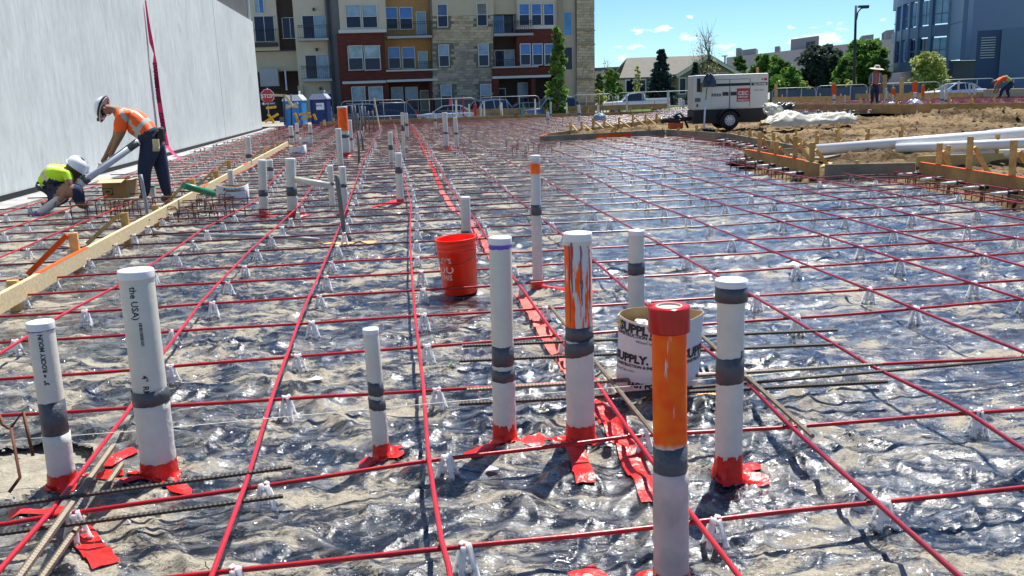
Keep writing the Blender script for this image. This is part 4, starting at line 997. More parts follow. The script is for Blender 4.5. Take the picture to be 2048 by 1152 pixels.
# small white cartons (opened tubes) further off
def carton(px0, py0, px1, py1, label, txt=None, seed=0):
    b = G((px0+px1)/2, py1); Yq = b.y; A_ = W(px0,py1,Yq); B_ = W(px1,py1,Yq); h = W((px0+px1)/2,py0,Yq).z-b.z
    t = thing('cardboard_sleeve', label, 'cardboard tube', b, 'white cardboard tubes used as formers')
    mb = MB(); n_ = 24; rx = (B_-A_).length/2
    P = lambda a, z, o=0: (b.x+(rx+o)*math.cos(a), Yq+.12+(.13+o)*math.sin(a), b.z+z*(1+.1*math.sin(a*2+seed)))
    vs = [P(2*math.pi*j/n_, z) for z in (0,h) for j in range(n_)] + [P(2*math.pi*j/n_, z, -.008) for z in (h,0) for j in range(n_)]
    mb.add(vs, [(i*n_+j, i*n_+(j+1)%n_, (i+1)*n_+(j+1)%n_, (i+1)*n_+j) for i in range(3) for j in range(n_)], 0, True); mb.m = [0]*n_+[1]*2*n_
    mb.build('tube_wall', [MC['white_printed_card'], MC['brown_card']], t)
    if txt:
        mb = MB()
        for s_, sz, u, a0 in txt:
            vs, fs = text_geo(s_, sz, sz*.03); mb.add([P(a0+v.x/rx, h*u+v.y, .003) for v in vs], fs)
        mb.build('lettering', M_INK, t)
carton(430,372,495,404,'white carton tube lettered around, under the end of the green pipe',[('Annealed',.07,.72,-2.0),('WIRE',.08,.15,-2.1)],1)
carton(578,292,612,313,'white carton tube in front of the short pipes, nearer of two',[('SUPPLY',.07,.3,-2.2)],2)
carton(598,276,624,291,'white carton tube in front of the short pipes, farther of two',[('SUPPLY',.07,.3,-2.2)],3)
# open cardboard box by the workers
b = G(232,402); t = thing('cardboard_box', 'open brown cardboard box with flaps up between the two workers', 'box', b)
k = (b-CAMP).dot(FW)/F; w_, h_ = 48*k, 36*k; M_CB = mat('brown_cardboard', (.36,.22,.09), .85, var=.12)
mb = MB(); d_ = .42
for (sx, sy, a, c) in ((0,-1,w_,.006),(0,1,w_,.006),(-1,0,.006,d_),(1,0,.006,d_)): mb.box((b.x+sx*w_/2, b.y+d_/2+sy*d_/2, b.z+h_/2+.04), (a,c,h_))
mb.build('box_walls', M_CB, t)
for (p_, q, nm) in (((-w_/2,-0.02),(-w_/2-.16,0),0),((w_/2,-.02),(w_/2+.10,0),1)):
    mb = MB(); mb.hexa([(b.x+p_[0],b.y,b.z+h_+.035),(b.x+q[0],b.y,b.z+h_+.06-.02*nm),(b.x+q[0],b.y+d_,b.z+h_+.06),(b.x+p_[0],b.y+d_,b.z+h_+.035),(b.x+p_[0],b.y,b.z+h_+.041),(b.x+q[0],b.y,b.z+h_+.066-.02*nm),(b.x+q[0],b.y+d_,b.z+h_+.066),(b.x+p_[0],b.y+d_,b.z+h_+.041)]); mb.build('flap', mat('pale_cardboard', (.58,.44,.26), .85, var=.1), t)
mb = MB(); mb.box((b.x, b.y-.09, b.z+h_+.035), (w_,.16,.006), rot=Matrix.Rotation(.25,3,'X')); mb.build('flap', MC['pale_cardboard'], t)
mb = MB(); mb.box((b.x-.11,b.y-.004,b.z+.2),(.16,.004,.012)); mb.box((b.x-.11,b.y-.004,b.z+.10),(.16,.004,.012)); mb.box((b.x-.185,b.y-.004,b.z+.15),(.012,.004,.11)); mb.box((b.x-.035,b.y-.004,b.z+.15),(.012,.004,.11)); mb.box((b.x-.11,b.y-.004,b.z+.15),(.08,.004,.03))
mb.build('printed_mark', M_INK, t)
# ---------------------------------------------------------------- form boards
def formboard(p, q, h, thick, label, mats_=M_FORM, stakes=(), z0=0., cap=None, side=1, stake_h=.42, brace=True, group='wooden form boards edging the slab', name='form_board', zt=None, braceout=.38, capf=(0,1), sm=M_STAKE):
    """p,q ground points; stakes on the side away from the slab (side=+1: left of p->q)"""
    p = Vector((p[0],p[1],0)); q = Vector((q[0],q[1],0)); d = (q-p).normalized(); s_ = Vector((-d.y,d.x,0))*side
    t = thing(name, label, 'form board', (p+q)/2+Vector((0,0,z0)), group)
    z1 = z0+h
    mb = MB(); mb.beam(p+s_*thick/2+Vector((0,0,(z0+z1)/2)), q+s_*thick/2+Vector((0,0,(z0+z1)/2)), thick, h); o = mb.build('plank', mats_, t, bevel=.003)
    if cap:
        a = p.lerp(q, capf[0]); c = p.lerp(q, capf[1])
        mb = MB(); mb.beam(a+s_*(thick/2)+Vector((0,0,z1+.003)), c+s_*(thick/2)+Vector((0,0,z1+.003)), thick+.004, .008); mb.build('painted_edge', cap, t)
    R_ = random.Random(int(p.x*100)+int(q.y*10))
    for f in stakes:
        c = p.lerp(q, f) + s_*(thick+.022); hh = stake_h*R_.uniform(.85,1.2); tl = R_.uniform(-.03,.03)
        mb = MB(); a = c+Vector((0,0,-.1)); top = c+Vector((tl,0,z0+hh)); mb.beam(a, top, .042, .07, up=s_) ; mb.build('stake', sm, t)
        if brace:
            e = c+s_*braceout*R_.uniform(.8,1.2)+d*R_.uniform(-.08,.08)
            mb = MB(); mb.beam(c+s_*.05+Vector((0,0,z0+hh*.8)), e+Vector((0,0,z0+.02)), .04, .07, up=d); mb.build('brace', sm, t)
    return t
B4a, B4b = (6.10,13.25), (6.30,7.0)
formboard((6.30,7.0),(6.10,13.25), .25, .04, 'long form board with orange painted top edge at the right edge of the picture', M_FORM, stakes=[.33,.50,.64,.80,.93], cap=M_ORNG, side=-1, stake_h=.62)
formboard((4.80,13.52),(6.08,13.32), .24, .045, 'weathered grey form board closing the notch before the dirt heap', M_FORMD, stakes=[.35], side=1, stake_h=.3, brace=False)
formboard((4.72,13.65),(4.55,17.25), .25, .04, 'form board with orange edge left of the white pipe ends', M_FORM, stakes=[.10,.30,.55,.8], cap=M_ORNG, side=-1, stake_h=.52, capf=(.15,.95))
formboard((4.60,17.3),(5.70,17.5), .22, .04, 'short cross form board behind the orange edged board', M_FORMD, stakes=[.5], side=1, brace=False)
formboard((5.76,17.6),(5.78,23.45), .24, .04, 'long grey form board running from the generator towards the pipes', M_FORMD, stakes=[.05,.2,.35,.52,.68,.85], side=-1, stake_h=.36)
formboard((5.78,23.5),(4.74,26.85), .24, .04, 'form board turning at the foot of the generator', M_FORMD, stakes=[.2,.5,.8], side=-1, stake_h=.34)
formboard((4.70,26.88),(.92,25.2), .24, .04, 'form board along the front of the dirt wedge, orange mark on it', M_FORMD, stakes=[.12,.4], side=-1, stake_h=.4)
formboard((.90,25.2),(1.15,26.4), .24, .04, 'short end board at the tip of the dirt wedge', M_FORM, stakes=[], side=-1, cap=M_ORNG)
formboard((1.15,26.45),(6.6,37.0), .26, .04, 'form board along the back of the dirt wedge with many pale braces', M_FORM, stakes=[.14,.22,.3,.38,.5,.62,.74,.86], side=-1, stake_h=.5, braceout=.55, sm=M_STAKE)
mb = MB(); c = Vector((3.1,26.16,.12)); mb.box(c,(1.2,.012,.15), rz=.418); mb.build('orange_mark', M_ORNG, origin=c, label='orange paint patch on the front of the dirt wedge board', cat='paint mark')
# trench far sides
formboard((6.3,13.75),(10.5,13.9), .30, .04, 'yellowish form board across the trench behind the pipes, right', mat('new_form_wood', (.50,.36,.13), .7, var=.2, scale=3), stakes=[.12,.3,.48,.66], side=1, stake_h=.5)
formboard((5.9,18.6),(8.3,18.0), .22, .04, 'form board behind the pale pipes with stakes standing in the dirt', M_FORMD, stakes=[.02,.2,.36,.6,.85], side=1, stake_h=.55, brace=True)
# far boards
g = lambda px, py, z=0: tuple(G(px,py,z)[:2])
def farboard(px0, py0, px1, py1, z, h, label, m, ns, cap=None, side=1, brace=True, sh=.5):
    a = G(px0,py0,z); b = G(px1,py1,z)
    return formboard((a.x,a.y),(b.x,b.y), h, .05, label, m, stakes=[(i+.5)/ns for i in range(ns)], z0=z, side=side, stake_h=sh, brace=brace, cap=cap)
farboard(640,254,1030,240,0,.26,'far form board crossing left of centre, before the red stubs',M_FORM,7)
farboard(1032,240,1325,231,0,.26,'far form board crossing behind the dirt wedge, by the blue wrap',M_FORM,7)
farboard(560,245,860,231,.0,.35,'grey far form board at the back of the slab before the dark cars',M_FORMD,6,brace=False)
farboard(870,232,1335,217,.05,.35,'brown far form board at the back of the slab before the silver cars',M_FORM,9,brace=False)
farboard(1560,224,1830,228,.27,.34,'far form board in front of the hatted worker, beyond the pale bundle',M_FORM,4)
farboard(1835,228,2100,226,.27,.34,'far form board beyond the dug dirt at right',M_FORM,6)
farboard(1545,206,1700,204,.3,.35,'far brown board behind the pale bundle',M_FORM,4,brace=False)
farboard(1710,199,2060,196,.3,.35,'farthest board at the right, behind the red cables',M_FORM,7,brace=False)
# pale screed board on the left
P0 = G(-25,603,.185); P1 = G(575,284,.2)
t = thing('screed_board', 'long pale lumber board on stakes running back along the left side', 'board', (P0+P1)/2)
mb = MB(); d = (P1-P0); k = 2
for a, b in ((0,.36),(.362,.72),(.722,1)):
    m_ = MB(); m_.beam(P0.lerp(P1,a)+Vector((0,0,-.055)), P0.lerp(P1,b)+Vector((0,0,-.055)), .04, .135); m_.build('plank', M_WOOD, t, bevel=.003)
fr = lambda px, py: max(0,(G(px,py,.2)-P0).dot(P1-P0)/(P1-P0).dot(P1-P0))
for a, b in ((fr(40,548),fr(132,497)),(fr(345,386),fr(378,369)),(fr(470,331),fr(480,326))):
    m_ = MB(); m_.beam(P0.lerp(P1,a)+Vector((0,0,.0145)), P0.lerp(P1,b)+Vector((0,0,.0145)), .041, .006); m_.build('orange_edge', M_ORNG, t)
sv = Vector((-d.y, d.x, 0)).normalized()
for i, (px, py) in enumerate([(12,588),(133,520),(240,465),(302,432),(362,392),(408,366),(432,352),(520,312),(548,298)]):
    q = G(px, py, .12); f = (q-P0).dot(d)/d.dot(d); c = P0.lerp(P1, f)+sv*.045; hh = [.02,.16,.13,.05,.16,.12,.2,.1,.1][i]
    m_ = MB(); m_.beam(Vector((c.x,c.y,-.1)), Vector((c.x,c.y,.2+hh)), .04, .075, up=sv); m_.build('stake', M_STAKE, t)
    if i in (1,2,4,5,6,7,8):
        e = c+sv*.38-d.normalized()*.12
        m_ = MB(); m_.beam(Vector((c.x,c.y,.2+hh*.9))+sv*.05, Vector((e.x,e.y,.03)), .035, .09, up=d.normalized()); m_.build('brace', M_STAKE if i != 1 else M_ORNG, t)
# loose planks
def plank(a, b, w, h, label, m=M_STAKE):
    MB().beam(a, b, w, h).build('loose_plank', m, origin=a, label=label, cat='plank', bevel=.002)
plank(W(1628,352,13.9), W(1660,326,14.3), .14, .03, 'short plank bridging the notch by the dirt heap')
plank(W(1632,318,14.7), W(1668,310,14.9), .30, .04, 'grey board offcut lying on the form by the dirt heap', M_FORMD)
plank(G(760,262), W(748,196,G(760,262).y), .12, .05, 'upright wooden stake beside the far conduit cluster', M_WOOD)
# ---------------------------------------------------------------- rebar hoops in the edge trench
HG = 'bent rebar hoops standing in the slab edge'
def hoop(c, d, w, h, label, m=M_STEEL, r=.006, group=HG):
    c = Vector(c); d = Vector(d).normalized(); p = [c+d*(-w/2), c+d*(-w/2)+Vector((0,0,h*.85)), c+d*(-w/2+.03)+Vector((0,0,h)), c+d*(w/2-.03)+Vector((0,0,h)), c+d*(w/2)+Vector((0,0,h*.85)), c+d*(w/2)]
    MB().tube(p, r, n=5).build('rebar_hoop', m, origin=c, label=label, cat='rebar hoop', group=group)
R_ = random.Random(8)
for i in range(13): y = 8.3+i*.4; hoop((5.93-(y-10)*.02+R_.uniform(-.04,.04), y, -.14), (R_.uniform(-.2,.2),1,0), .26, .24+R_.uniform(-.02,.03), 'dark rebar hoop before the right-hand board, %s from the near end' % ordn(i))
for i in range(8): x = 4.95+i*.14; hoop((x, 13.1+R_.uniform(-.03,.03), -.14), (1,.1,0), .12 if i%2 else .2, .24, 'dark rebar hoop before the grey notch board, %s from the left' % ordn(i))
for i in range(9): y = 13.8+i*.4; hoop((4.4, y, -.14), (.1,1,0), .26, .24, 'dark rebar hoop before the orange edged board, %s from the near end' % ordn(i))
for i in range(14): y = 17.8+i*.42; hoop((5.55, y, -.14), (.1,1,0), .26, .22, 'dark rebar hoop before the long grey board, %s from the near end' % ordn(i))
# horizontal edge bars with white anchors
def edgebar(p, q, label):
    MB().tube([p, q], .008, n=6).build('edge_bar', M_STEEL, origin=p, label=label, cat='rebar', group='straight bars lying in the edge trench')
edgebar((5.92,7.2,.05),(5.80,13.1,.05),'straight dark bar in the right-hand trench, upper')
edgebar((5.72,7.2,-.02),(5.62,13.1,-.02),'straight dark bar in the right-hand trench, lower')
edgebar((4.42,13.5,.05),(4.32,17.2,.05),'straight dark bar in the trench of the orange edged board')
edgebar((5.55,17.6,.05),(5.55,23.2,.05),'straight dark bar in the trench by the grey board')
edgebar((4.8,13.12,.07),(5.9,13.0,.07),'straight dark bar along the notch board')
ai = 0
for r in range(7, 34):
    y = ROWY[r]+.72
    if not (8.6 < y < 23.2): continue
    xe = 6.05 if y < 13.3 else 4.58 if y < 17.3 else 5.7
    t = thing('cable_anchor', 'white cable anchor along the right forms, %s from the near end' % ordn(ai), 'cable anchor', (xe-.2, y, .1), 'white cable anchors along the right forms'); ai += 1
    MB().tube([(xe-.34,y,.1),(xe-.22,y,.1),(xe-.14,y,.1)], [.013,.02,.026], n=8).build('sleeve', M_CAP, t)
    MB().tube([(xe-.14,y,.1),(xe-.02,y,.1)], .03, n=8).build('anchor_pocket', M_INK, t)
# rusty hoop cage left of the board and beyond
RGp = 'rusty rebar hoops of the footing cage at left'
R_ = random.Random(21); hi = 0
for (x0, x1, y0, nn_) in ((330,470,410,9),(340,470,428,9),(330,430,440,6)):
    for j in range(nn_):
        px = x0+(x1-x0)*j/(nn_-1)+R_.uniform(-6,6); g_ = G(px, y0+R_.uniform(-5,5)); hoop((g_.x, g_.y, -.02), (1,R_.uniform(-.9,.9),0), .26+R_.uniform(-.08,.1), .17+R_.uniform(-.04,.06), 'rusty cage hoop beside the pale board, %s counted from its back left' % ordn(hi), M_RUST, .007, RGp); hi += 1
hi = 0
for (x0, x1, y0, nn_) in ((200,290,428,6),(170,260,440,4)):
    for j in range(nn_):
        px = x0+(x1-x0)*j/(nn_-1); g_ = G(px, y0); hoop((g_.x, g_.y, 0), (1,.1+R_.uniform(-.3,.3),0), .3, .2, 'rusty rebar hoop beside the cardboard box, %s from the left' % ordn(hi), M_RUST, .007, RGp); hi += 1
for i, (a, b) in enumerate([((300,418),(470,424)),((320,437),(480,445)),((170,432),(300,440))]):
    MB().tube([G(*a,.15), G(*b,.15)], .007, n=5).build('cage_bar', M_RUST, origin=G(*a,.15), label='rusty straight bar of the footing cage, %s' % ('behind','in front','by the cardboard box')[i], cat='rebar')
hi = 0
for j in range(7):
    px = 1022+j*14+R_.uniform(-5,5); py = 305+R_.uniform(-5,9); g_ = G(px, py); hoop((g_.x, g_.y, 0), (1,.2,0), .3, .26, 'rusty hoop at the tip of the dirt wedge, %s from the left' % ordn(hi), M_RUST, .008, 'rusty hoops near the dirt wedge tip'); hi += 1
for i, (px, py) in enumerate([(1460,335),(1472,330),(1490,345)]):
    g_ = G(px+10, py+10); hoop((g_.x, g_.y, 0), (.7,.7,0), .3, .28, 'rusty hoop on open sheet left of the notch, %s from the left' % ordn(i), M_RUST, .008)
# bent bars at the extreme left foreground
t = thing('bent_rebar', 'rust brown bent bar hoop standing in the opening at the left edge', 'rebar', G(40,930))
for p_ in ([W(-14,800,3.35), W(6,850,3.3), W(20,858,3.25), W(46,823,3.3), W(66,912,3.25)], [W(22,857,3.25), W(30,900,3.18), W(40,955,3.12), W(18,985,3.08)]):
    MB().tube(p_, .0065, n=6).build('bar', M_RUST, t)
# ---------------------------------------------------------------- white drain pipes on the dirt
def bigpipe(p, q, r, label):
    t = thing('drain_pipe', label, 'pipe', p, 'long white drain pipes lying on the dirt'); ax = (Vector(q)-Vector(p)); L = ax.length
    MB().lathe([(r*.9,0.3),(r*.9,.0),(r,0),(r,L),(r*.9,L),(r*.9,L-.3)], p, 28, axis=ax).build('pipe_body', mat('bright_white_pvc', (.80,.80,.78), .3, var=.05), t)
    MB().lathe([(r*.9,.05),(.001,.05)], p, 20, axis=ax).build('bore_shade_disc', M_INK, t)  # black disc stands in for the shade inside the pipe
bigpipe(Vector((W(1632,300,15.0))), Vector(W(2110,262,14.2)), .092, 'longest white drain pipe, its open end over the form board')
bigpipe(Vector((W(1792,297,14.6))), Vector(W(2110,284,13.4)), .078, 'middle white drain pipe whose dark open end shows')
bigpipe(Vector((W(1960,308,14.0))), Vector(W(2110,304,13.6)), .085, 'shortest white drain pipe at the right edge')
bigpipe(Vector((W(1908,309,14.15))), Vector(W(1940,308,14.1)), .07, 'white pipe offcut between two form stakes')
bigpipe(Vector((W(1850,283,15.5))), Vector(W(2110,272,15.0)), .07, 'slim white drain pipe squeezed between the two longer ones')
bigpipe(Vector((W(1975,270,15.6))), Vector(W(2110,258,15.4)), .085, 'rear white drain pipe resting behind the longest one')
# ---------------------------------------------------------------- apartment building
FA = W(690,100,72); FB = W(1188,100,75)
fd = Vector((FB.x-FA.x, FB.y-FA.y, 0)).normalized(); fn = Vector((fd.y, -fd.x, 0))   # fn points to the camera
def FP(px, py, d=0.):
    r_ = ray(px, py); o = FA + fn*d; t_ = (o-CAMP).dot(fn)/r_.dot(fn); p_ = CAMP + r_*t_
    return (p_-FA).dot(fd), p_.z
def fbx(mb, rect, d0, d1, mi=0, ref=0.):
    x0, y0, x1, y1 = rect; ym = (max(y0,-10)+min(y1,200))/2 if y0 < -10 or y1 > 200 else (y0+y1)/2; xm = (x0+x1)/2
    s0 = FP(x0, ym, ref)[0]; s1 = FP(x1, ym, ref)[0]; h1 = FP(xm, y0, ref)[1]; h0 = FP(xm, y1, ref)[1]
    return fbs(mb, s0, s1, h0, h1, d0, d1, mi)
def fbs(mb, s0, s1, h0, h1, d0, d1, mi=0):
    P = lambda s, h, d: Vector((FA.x,FA.y,0)) + fd*s + fn*d + Vector((0,0,h))
    return mb.hexa([P(s0,h0,d1),P(s1,h0,d1),P(s1,h0,d0),P(s0,h0,d0),P(s0,h1,d1),P(s1,h1,d1),P(s1,h1,d0),P(s0,h1,d0)], mi)
M_CREAM = mat('cream_stucco', (.72,.60,.42), .9, var=.06, scale=1.5, bump=.1)
M_TAN = mat('tan_stucco', (.64,.52,.34), .9, var=.06, scale=1.5, bump=.1)
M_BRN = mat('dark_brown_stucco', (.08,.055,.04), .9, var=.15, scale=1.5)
M_OCH = mat('ochre_stucco', (.55,.29,.10), .9, var=.1, scale=1.5)
M_SLAB = mat('pale_balcony_concrete', (.50,.48,.44), .8, var=.1)
M_RAIL = mat('black_railing', (.03,.03,.032), .5, var=0)
M_WFR = mat('cream_window_frame', (.74,.71,.62), .6, var=.04)
M_GLD = mat('dark_window_glass', (.012,.018,.055), .1, var=.3, scale=.6, spec=.3)
M_GLB = mat('blue_window_glass', (.05,.19,.52), .12, var=.35, scale=.9, spec=.6)
M_GLP = mat('pale_window_blind', (.30,.42,.50), .2, var=.3, scale=1.2, spec=.5)
def brickmat(name, c1, c2, mor, sx, sy, off=.5):
    m, t, b = newmat(name); n = t.nodes; l = t.links
    tc = n.new('ShaderNodeTexCoord'); mp = n.new('ShaderNodeMapping'); mp.inputs['Rotation'].default_value = (math.pi/2,0,0); l.new(tc.outputs['Object'], mp.inputs[0])
    br = n.new('ShaderNodeTexBrick'); br.inputs['Color1'].default_value = (*c1,1); br.inputs['Color2'].default_value = (*c2,1); br.inputs['Mortar'].default_value = (*mor,1)
    br.inputs['Scale'].default_value = 1; br.inputs['Brick Width'].default_value = sx; br.inputs['Row Height'].default_value = sy; br.inputs['Mortar Size'].default_value = sy*.05
    cx = n.new('ShaderNodeSeparateXYZ'); l.new(tc.outputs['Object'], cx.inputs[0]); cb = n.new('ShaderNodeCombineXYZ'); l.new(cx.outputs['X'], cb.inputs['X']); l.new(cx.outputs['Z'], cb.inputs['Y'])
    l.new(cb.outputs[0], br.inputs['Vector']); l.new(br.outputs['Color'], b.inputs['Base Color']); b.inputs['Roughness'].default_value = .9
    bp = n.new('ShaderNodeBump'); bp.inputs['Strength'].default_value = .6; bp.inputs['Distance'].default_value = .02; bp.invert = True; l.new(br.outputs['Fac'], bp.inputs['Height']); l.new(bp.outputs[0], b.inputs['Normal'])
    return m
M_BRICK = brickmat('red_brick', (.20,.040,.020), (.13,.028,.016), (.14,.08,.05), .42, .14)
M_STONE = mat('tan_stone_block', (.58,.45,.27), .9, var=.14, scale=4, bump=.3, bscale=12, objrand=.22)
M_STONEG = mat('grey_tan_stone_block', (.46,.37,.26), .9, var=.14, scale=4, bump=.3, bscale=12, objrand=.25)
apt = thing('apartment_building', 'four storey apartment building in cream, red brick and tan stone with balconies', 'building', Vector((FA.x,FA.y,-.7)))
def apart(name, rects, d0, d1, m, ref=0., kind=None, label=None):
    mb = MB()
    for r_ in rects: fbx(mb, r_, d0, d1, 0, ref)
    return mb.build(name, m, apt, kind=kind, label=label)
BT = -260  # above the frame
GB = 245
# wall zones: rect, depth
apart('wall', [(470,BT,551,100)], -6, -1.5, M_CREAM)
apart('wall', [(549,BT,594,100)], -6, -2.2, M_BRN)
apart('wall', [(470,99,600,141)], -6, -2.0, M_TAN)
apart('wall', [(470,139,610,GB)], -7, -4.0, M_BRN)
apart('awning', [(516,136,553,172)], -2.2, -1.2, MC['pale_balcony_concrete'])
apart('beam', [(500,97,600,100)], -2.0, -1.6, M_RAIL)
apart('white_post', [(566,140,569,180)], -2.0, -1.8, M_WHITE)
apart('stone_pillar', [(595,171,605,GB)], -1.3, -.7, MC['tan_stone_block'])
apart('wall', [(590,BT,660,GB)], -6, -1.0, M_CREAM)
apart('corner_pier', [(655,BT,684,GB)], -4, -.35, mat('grey_stucco', (.22,.21,.20), .9, var=.08))
apart('downspout', [(659,BT,665,GB)], -.33, -.12, M_RAIL)
apart('wall', [(678,BT,772,59)], -6, 0, M_CREAM)
apart('wall', [(678,66,772,GB)], -6, .02, M_BRICK)
apart('cornice', [(677,59,773,65.8)], -1, .22, M_WFR)
apart('wall', [(764,BT,872,146)], -6, -1.3, M_OCH)
apart('wall', [(770,140,864,158)], -6, .05, M_BRICK)
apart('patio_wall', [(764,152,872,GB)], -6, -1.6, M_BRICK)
apart('pillar', [(768,165,778,GB)], -1.5, 0.03, M_BRICK); apart('pillar', [(860,165,866,GB)], -1.5, 0.03, M_BRICK)
apart('cornice', [(685,162,772,167)], -.9, .2, M_WFR); apart('cornice', [(773,158.5,875,163)], -.9, .26, M_WFR); apart('cornice', [(772,139,874,142)], -.9, .22, M_WFR)
apart('stone_wall_core', [(864,BT,987,GB)], -6, -.02, mat('dark_mortar', (.22,.19,.13), .9, var=.1))  # dark mortar colour behind the stone blocks
apart('smooth_wall', [(864,BT,987,31.5)], -.5, .05, M_TAN)
apart('wall', [(986,BT,1036,27)], -6, -.5, M_TAN)
apart('wall', [(980,24,1042,142)], -6, -1.4, M_BRN)
apart('wall', [(1034,BT,1118,52)], -6, 0, M_CREAM)
apart('wall', [(1034,58,1118,80)], -6, .02, M_BRICK)
apart('sill_band', [(1034,52.2,1118,57.8)], -1, .12, M_WFR)
apart('wall', [(1034,80,1118,132)], -6, 0, M_BRICK)
apart('balcony_wall', [(984,136,1075,151)], -2, .3, M_BRICK); apart('balcony_wall', [(1074.5,133,1118,151)], -2, 0.1, M_BRICK)
apart('coping', [(984,132.4,1075,135.8)], -2, .4, M_SLAB)
apart('cornice', [(984,151.3,1100,156)], -2, .4, M_WFR)
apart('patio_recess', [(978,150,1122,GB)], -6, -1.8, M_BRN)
apart('pillar', [(984,156.5,998,GB)], -1.6, 0.05, M_BRICK); apart('pillar', [(1063,156.5,1071,GB)], -1.6, 0.05, M_BRICK)
apart('wall', [(1116,BT,1152,GB)], -6, -.1, M_TAN)
apart('pier', [(1116,BT,1127,GB)], -.1, .2, mat('tan_pier', (.40,.33,.21), .9, var=.12))
apart('stone_pier_core', [(1152,BT,1188,GB)], -6, .18, MC['dark_mortar'])
apart('pier_band', [(1151.5,60.5,1188.5,62.5),(1151.5,88.5,1188.5,90.5),(1151.5,158.5,1188.5,160.5)], .1, .36, MC['tan_pier'], kind='stuff')
# stone blocks, each its own part
def blocks(x0, x1, y0, y1, wpx, hpx, d, matf, skip=(), seed=0, nm='stone_block'):
    R_ = random.Random(seed); y = y0; r_ = 0
    while y < y1-1:
        y2 = min(y1, y+hpx*R_.uniform(.95,1.05)); x = x0 - (wpx*.5 if r_%2 else 0)
        while x < x1-1:
            x2 = x+wpx*R_.uniform(.8,1.3); a, b = max(x,x0), min(x2,x1)
            if b-a > 1.5 and not any(a < s[2] and b > s[0] and y < s[3] and y2 > s[1] for s in skip):
                mb = MB(); fbx(mb, (a+.2, y+.2, b-.2, y2-.2), d-.1, d+R_.uniform(.02,.06)); mb.build(nm, matf(y), apt)
            x = x2
        y = y2; r_ += 1
wins = [(874,8,896,55),(953,6,975,53),(877,89,899,134),(956,87,978,133),(881,169,904,GB),(960,168,983,GB)]
blocks(865, 986, 31.7, 200, 12, 5.4, 0, lambda y: M_STONE if y < 86 else M_STONEG, wins, 3)
blocks(1152.3, 1187.7, -4, 60, 11, 5.6, .2, lambda y: M_STONE, (), 5)
blocks(1152.3, 1187.7, 62.7, 88.3, 11, 5.2, .2, lambda y: M_STONE, (), 6)
blocks(1152.3, 1187.7, 90.7, 158.3, 11, 5.6, .2, lambda y: M_STONE, (), 7)
blocks(1152.3, 1187.7, 160.7, 205, 11, 5.6, .2, lambda y: M_STONE, (), 8)
def window(rect, d, sash='h', m1=M_GLB, m2=M_GLD, panes=1, fr=M_WFR, fw=1.6, parent=apt):
    """one frame with panes as sub-parts"""
    x0, y0, x1, y1 = rect; mb = MB()
    fbx(mb, (x0,y0,x1,y0+fw), d-.02, d+.12); fbx(mb, (x0,y1-fw,x1,y1), d-.02, d+.14)
    fbx(mb, (x0,y0+fw,x0+fw,y1-fw), d-.02, d+.11); fbx(mb, (x1-fw,y0+fw,x1,y1-fw), d-.02, d+.11)
    ym = (y0+y1)/2
    if sash == 'h': fbx(mb, (x0+fw,ym-.6,x1-fw,ym+.6), d-.02, d+.09)
    if sash == 'v': fbx(mb, ((x0+x1)/2-.6,y0+fw,(x0+x1)/2+.6,y1-fw), d-.02, d+.09)
    w_ = mb.build('window', fr, apt)
    def pane(r_, m):
        q = MB(); fbx(q, r_, d-.01, d+.03); o = q.build('pane', m, w_)
    if sash == 'h': pane((x0+fw,y0+fw,x1-fw,ym-.6), m1); pane((x0+fw,ym+.6,x1-fw,y1-fw), m2)
    elif sash == 'v': pane((x0+fw,y0+fw,(x0+x1)/2-.6,y1-fw), m1); pane(((x0+x1)/2+.6,y0+fw,x1-fw,y1-fw), m2)
    else: pane((x0+fw,y0+fw,x1-fw,y1-fw), m1)
def row(xs, y0, y1, d, m1, m2=M_GLD): [window((a,y0,b,y1), d, m1=m1, m2=m2) for a, b in xs]
for w_, m1 in zip(wins, (M_GLB, M_GLP, M_GLP, M_GLP, M_GLP, M_GLP)): window((w_[0],w_[1],w_[2]-.5,w_[3] if w_[3] < 200 else 214), .02, m1=m1)
row([(691,722),(724,755)], 9, 57, .03, M_GLP)
row([(696,726),(728,761)], 91, 141, .03, mat('painted_reflection_glass', (.35,.45,.45), .2, var=.5, scale=1.5))  # pale mottled reflections painted into the pane colour
row([(703,731),(737,766)], 173, 225, .03, MC['painted_reflection_glass'])
row([(771.5,797),(800,827)], 11, 57, -1.28, M_GLB); window((834,20,855,72), -1.28, 'n', M_GLP)
row([(777,802),(805,832)], 92, 137, -1.28, M_GLB); window((838,101,858,137), -1.28, 'n', M_GLP)
row([(783,808),(812,838)], 173, 222, -1.58, M_GLP); window((842,180,862,222), -1.58, 'n', MC['tan_pier'])
window((990,19,1033,66), -1.3, 'v', M_GLB, M_GLD); window((993,98,1034,133), -1.3, 'v', M_GLD, M_GLP)
row([(1037,1059),(1062,1083),(1086,1108)], 7, 52, .03, M_GLB)
row([(1039.5,1061),(1064,1085),(1088,1108)], 87, 131, .04, M_GLB)
window((1042,164,1064,225), -1.75, 'h', M_GLP, M_GLD); window((998,176,1018,205), -1.75, 'n', M_GLD)
window((1127.5,24,1144,71), -.08, 'n', mat('bright_blue_glass', (.08,.30,.55), .12, var=.3, scale=.7), fw=.8); window((1128,94,1145,140), -.08, 'n', M_GLD, fw=.8)
window((603,28,652,77), -.98, 'v', M_GLD, MC['pale_window_blind']); window((609,108,657,158), -.98, 'v', M_GLD, M_GLP)
window((560,30,592,74), -2.15, 'v', M_GLD, M_GLD, fw=1); window((503,-20,524,24), -1.48, 'v', M_GLP, M_GLB); window((504,28,546,82), -1.48, 'v', M_GLD, M_GLD)
window((650,186,668,225), -.98, 'n', M_GLD)
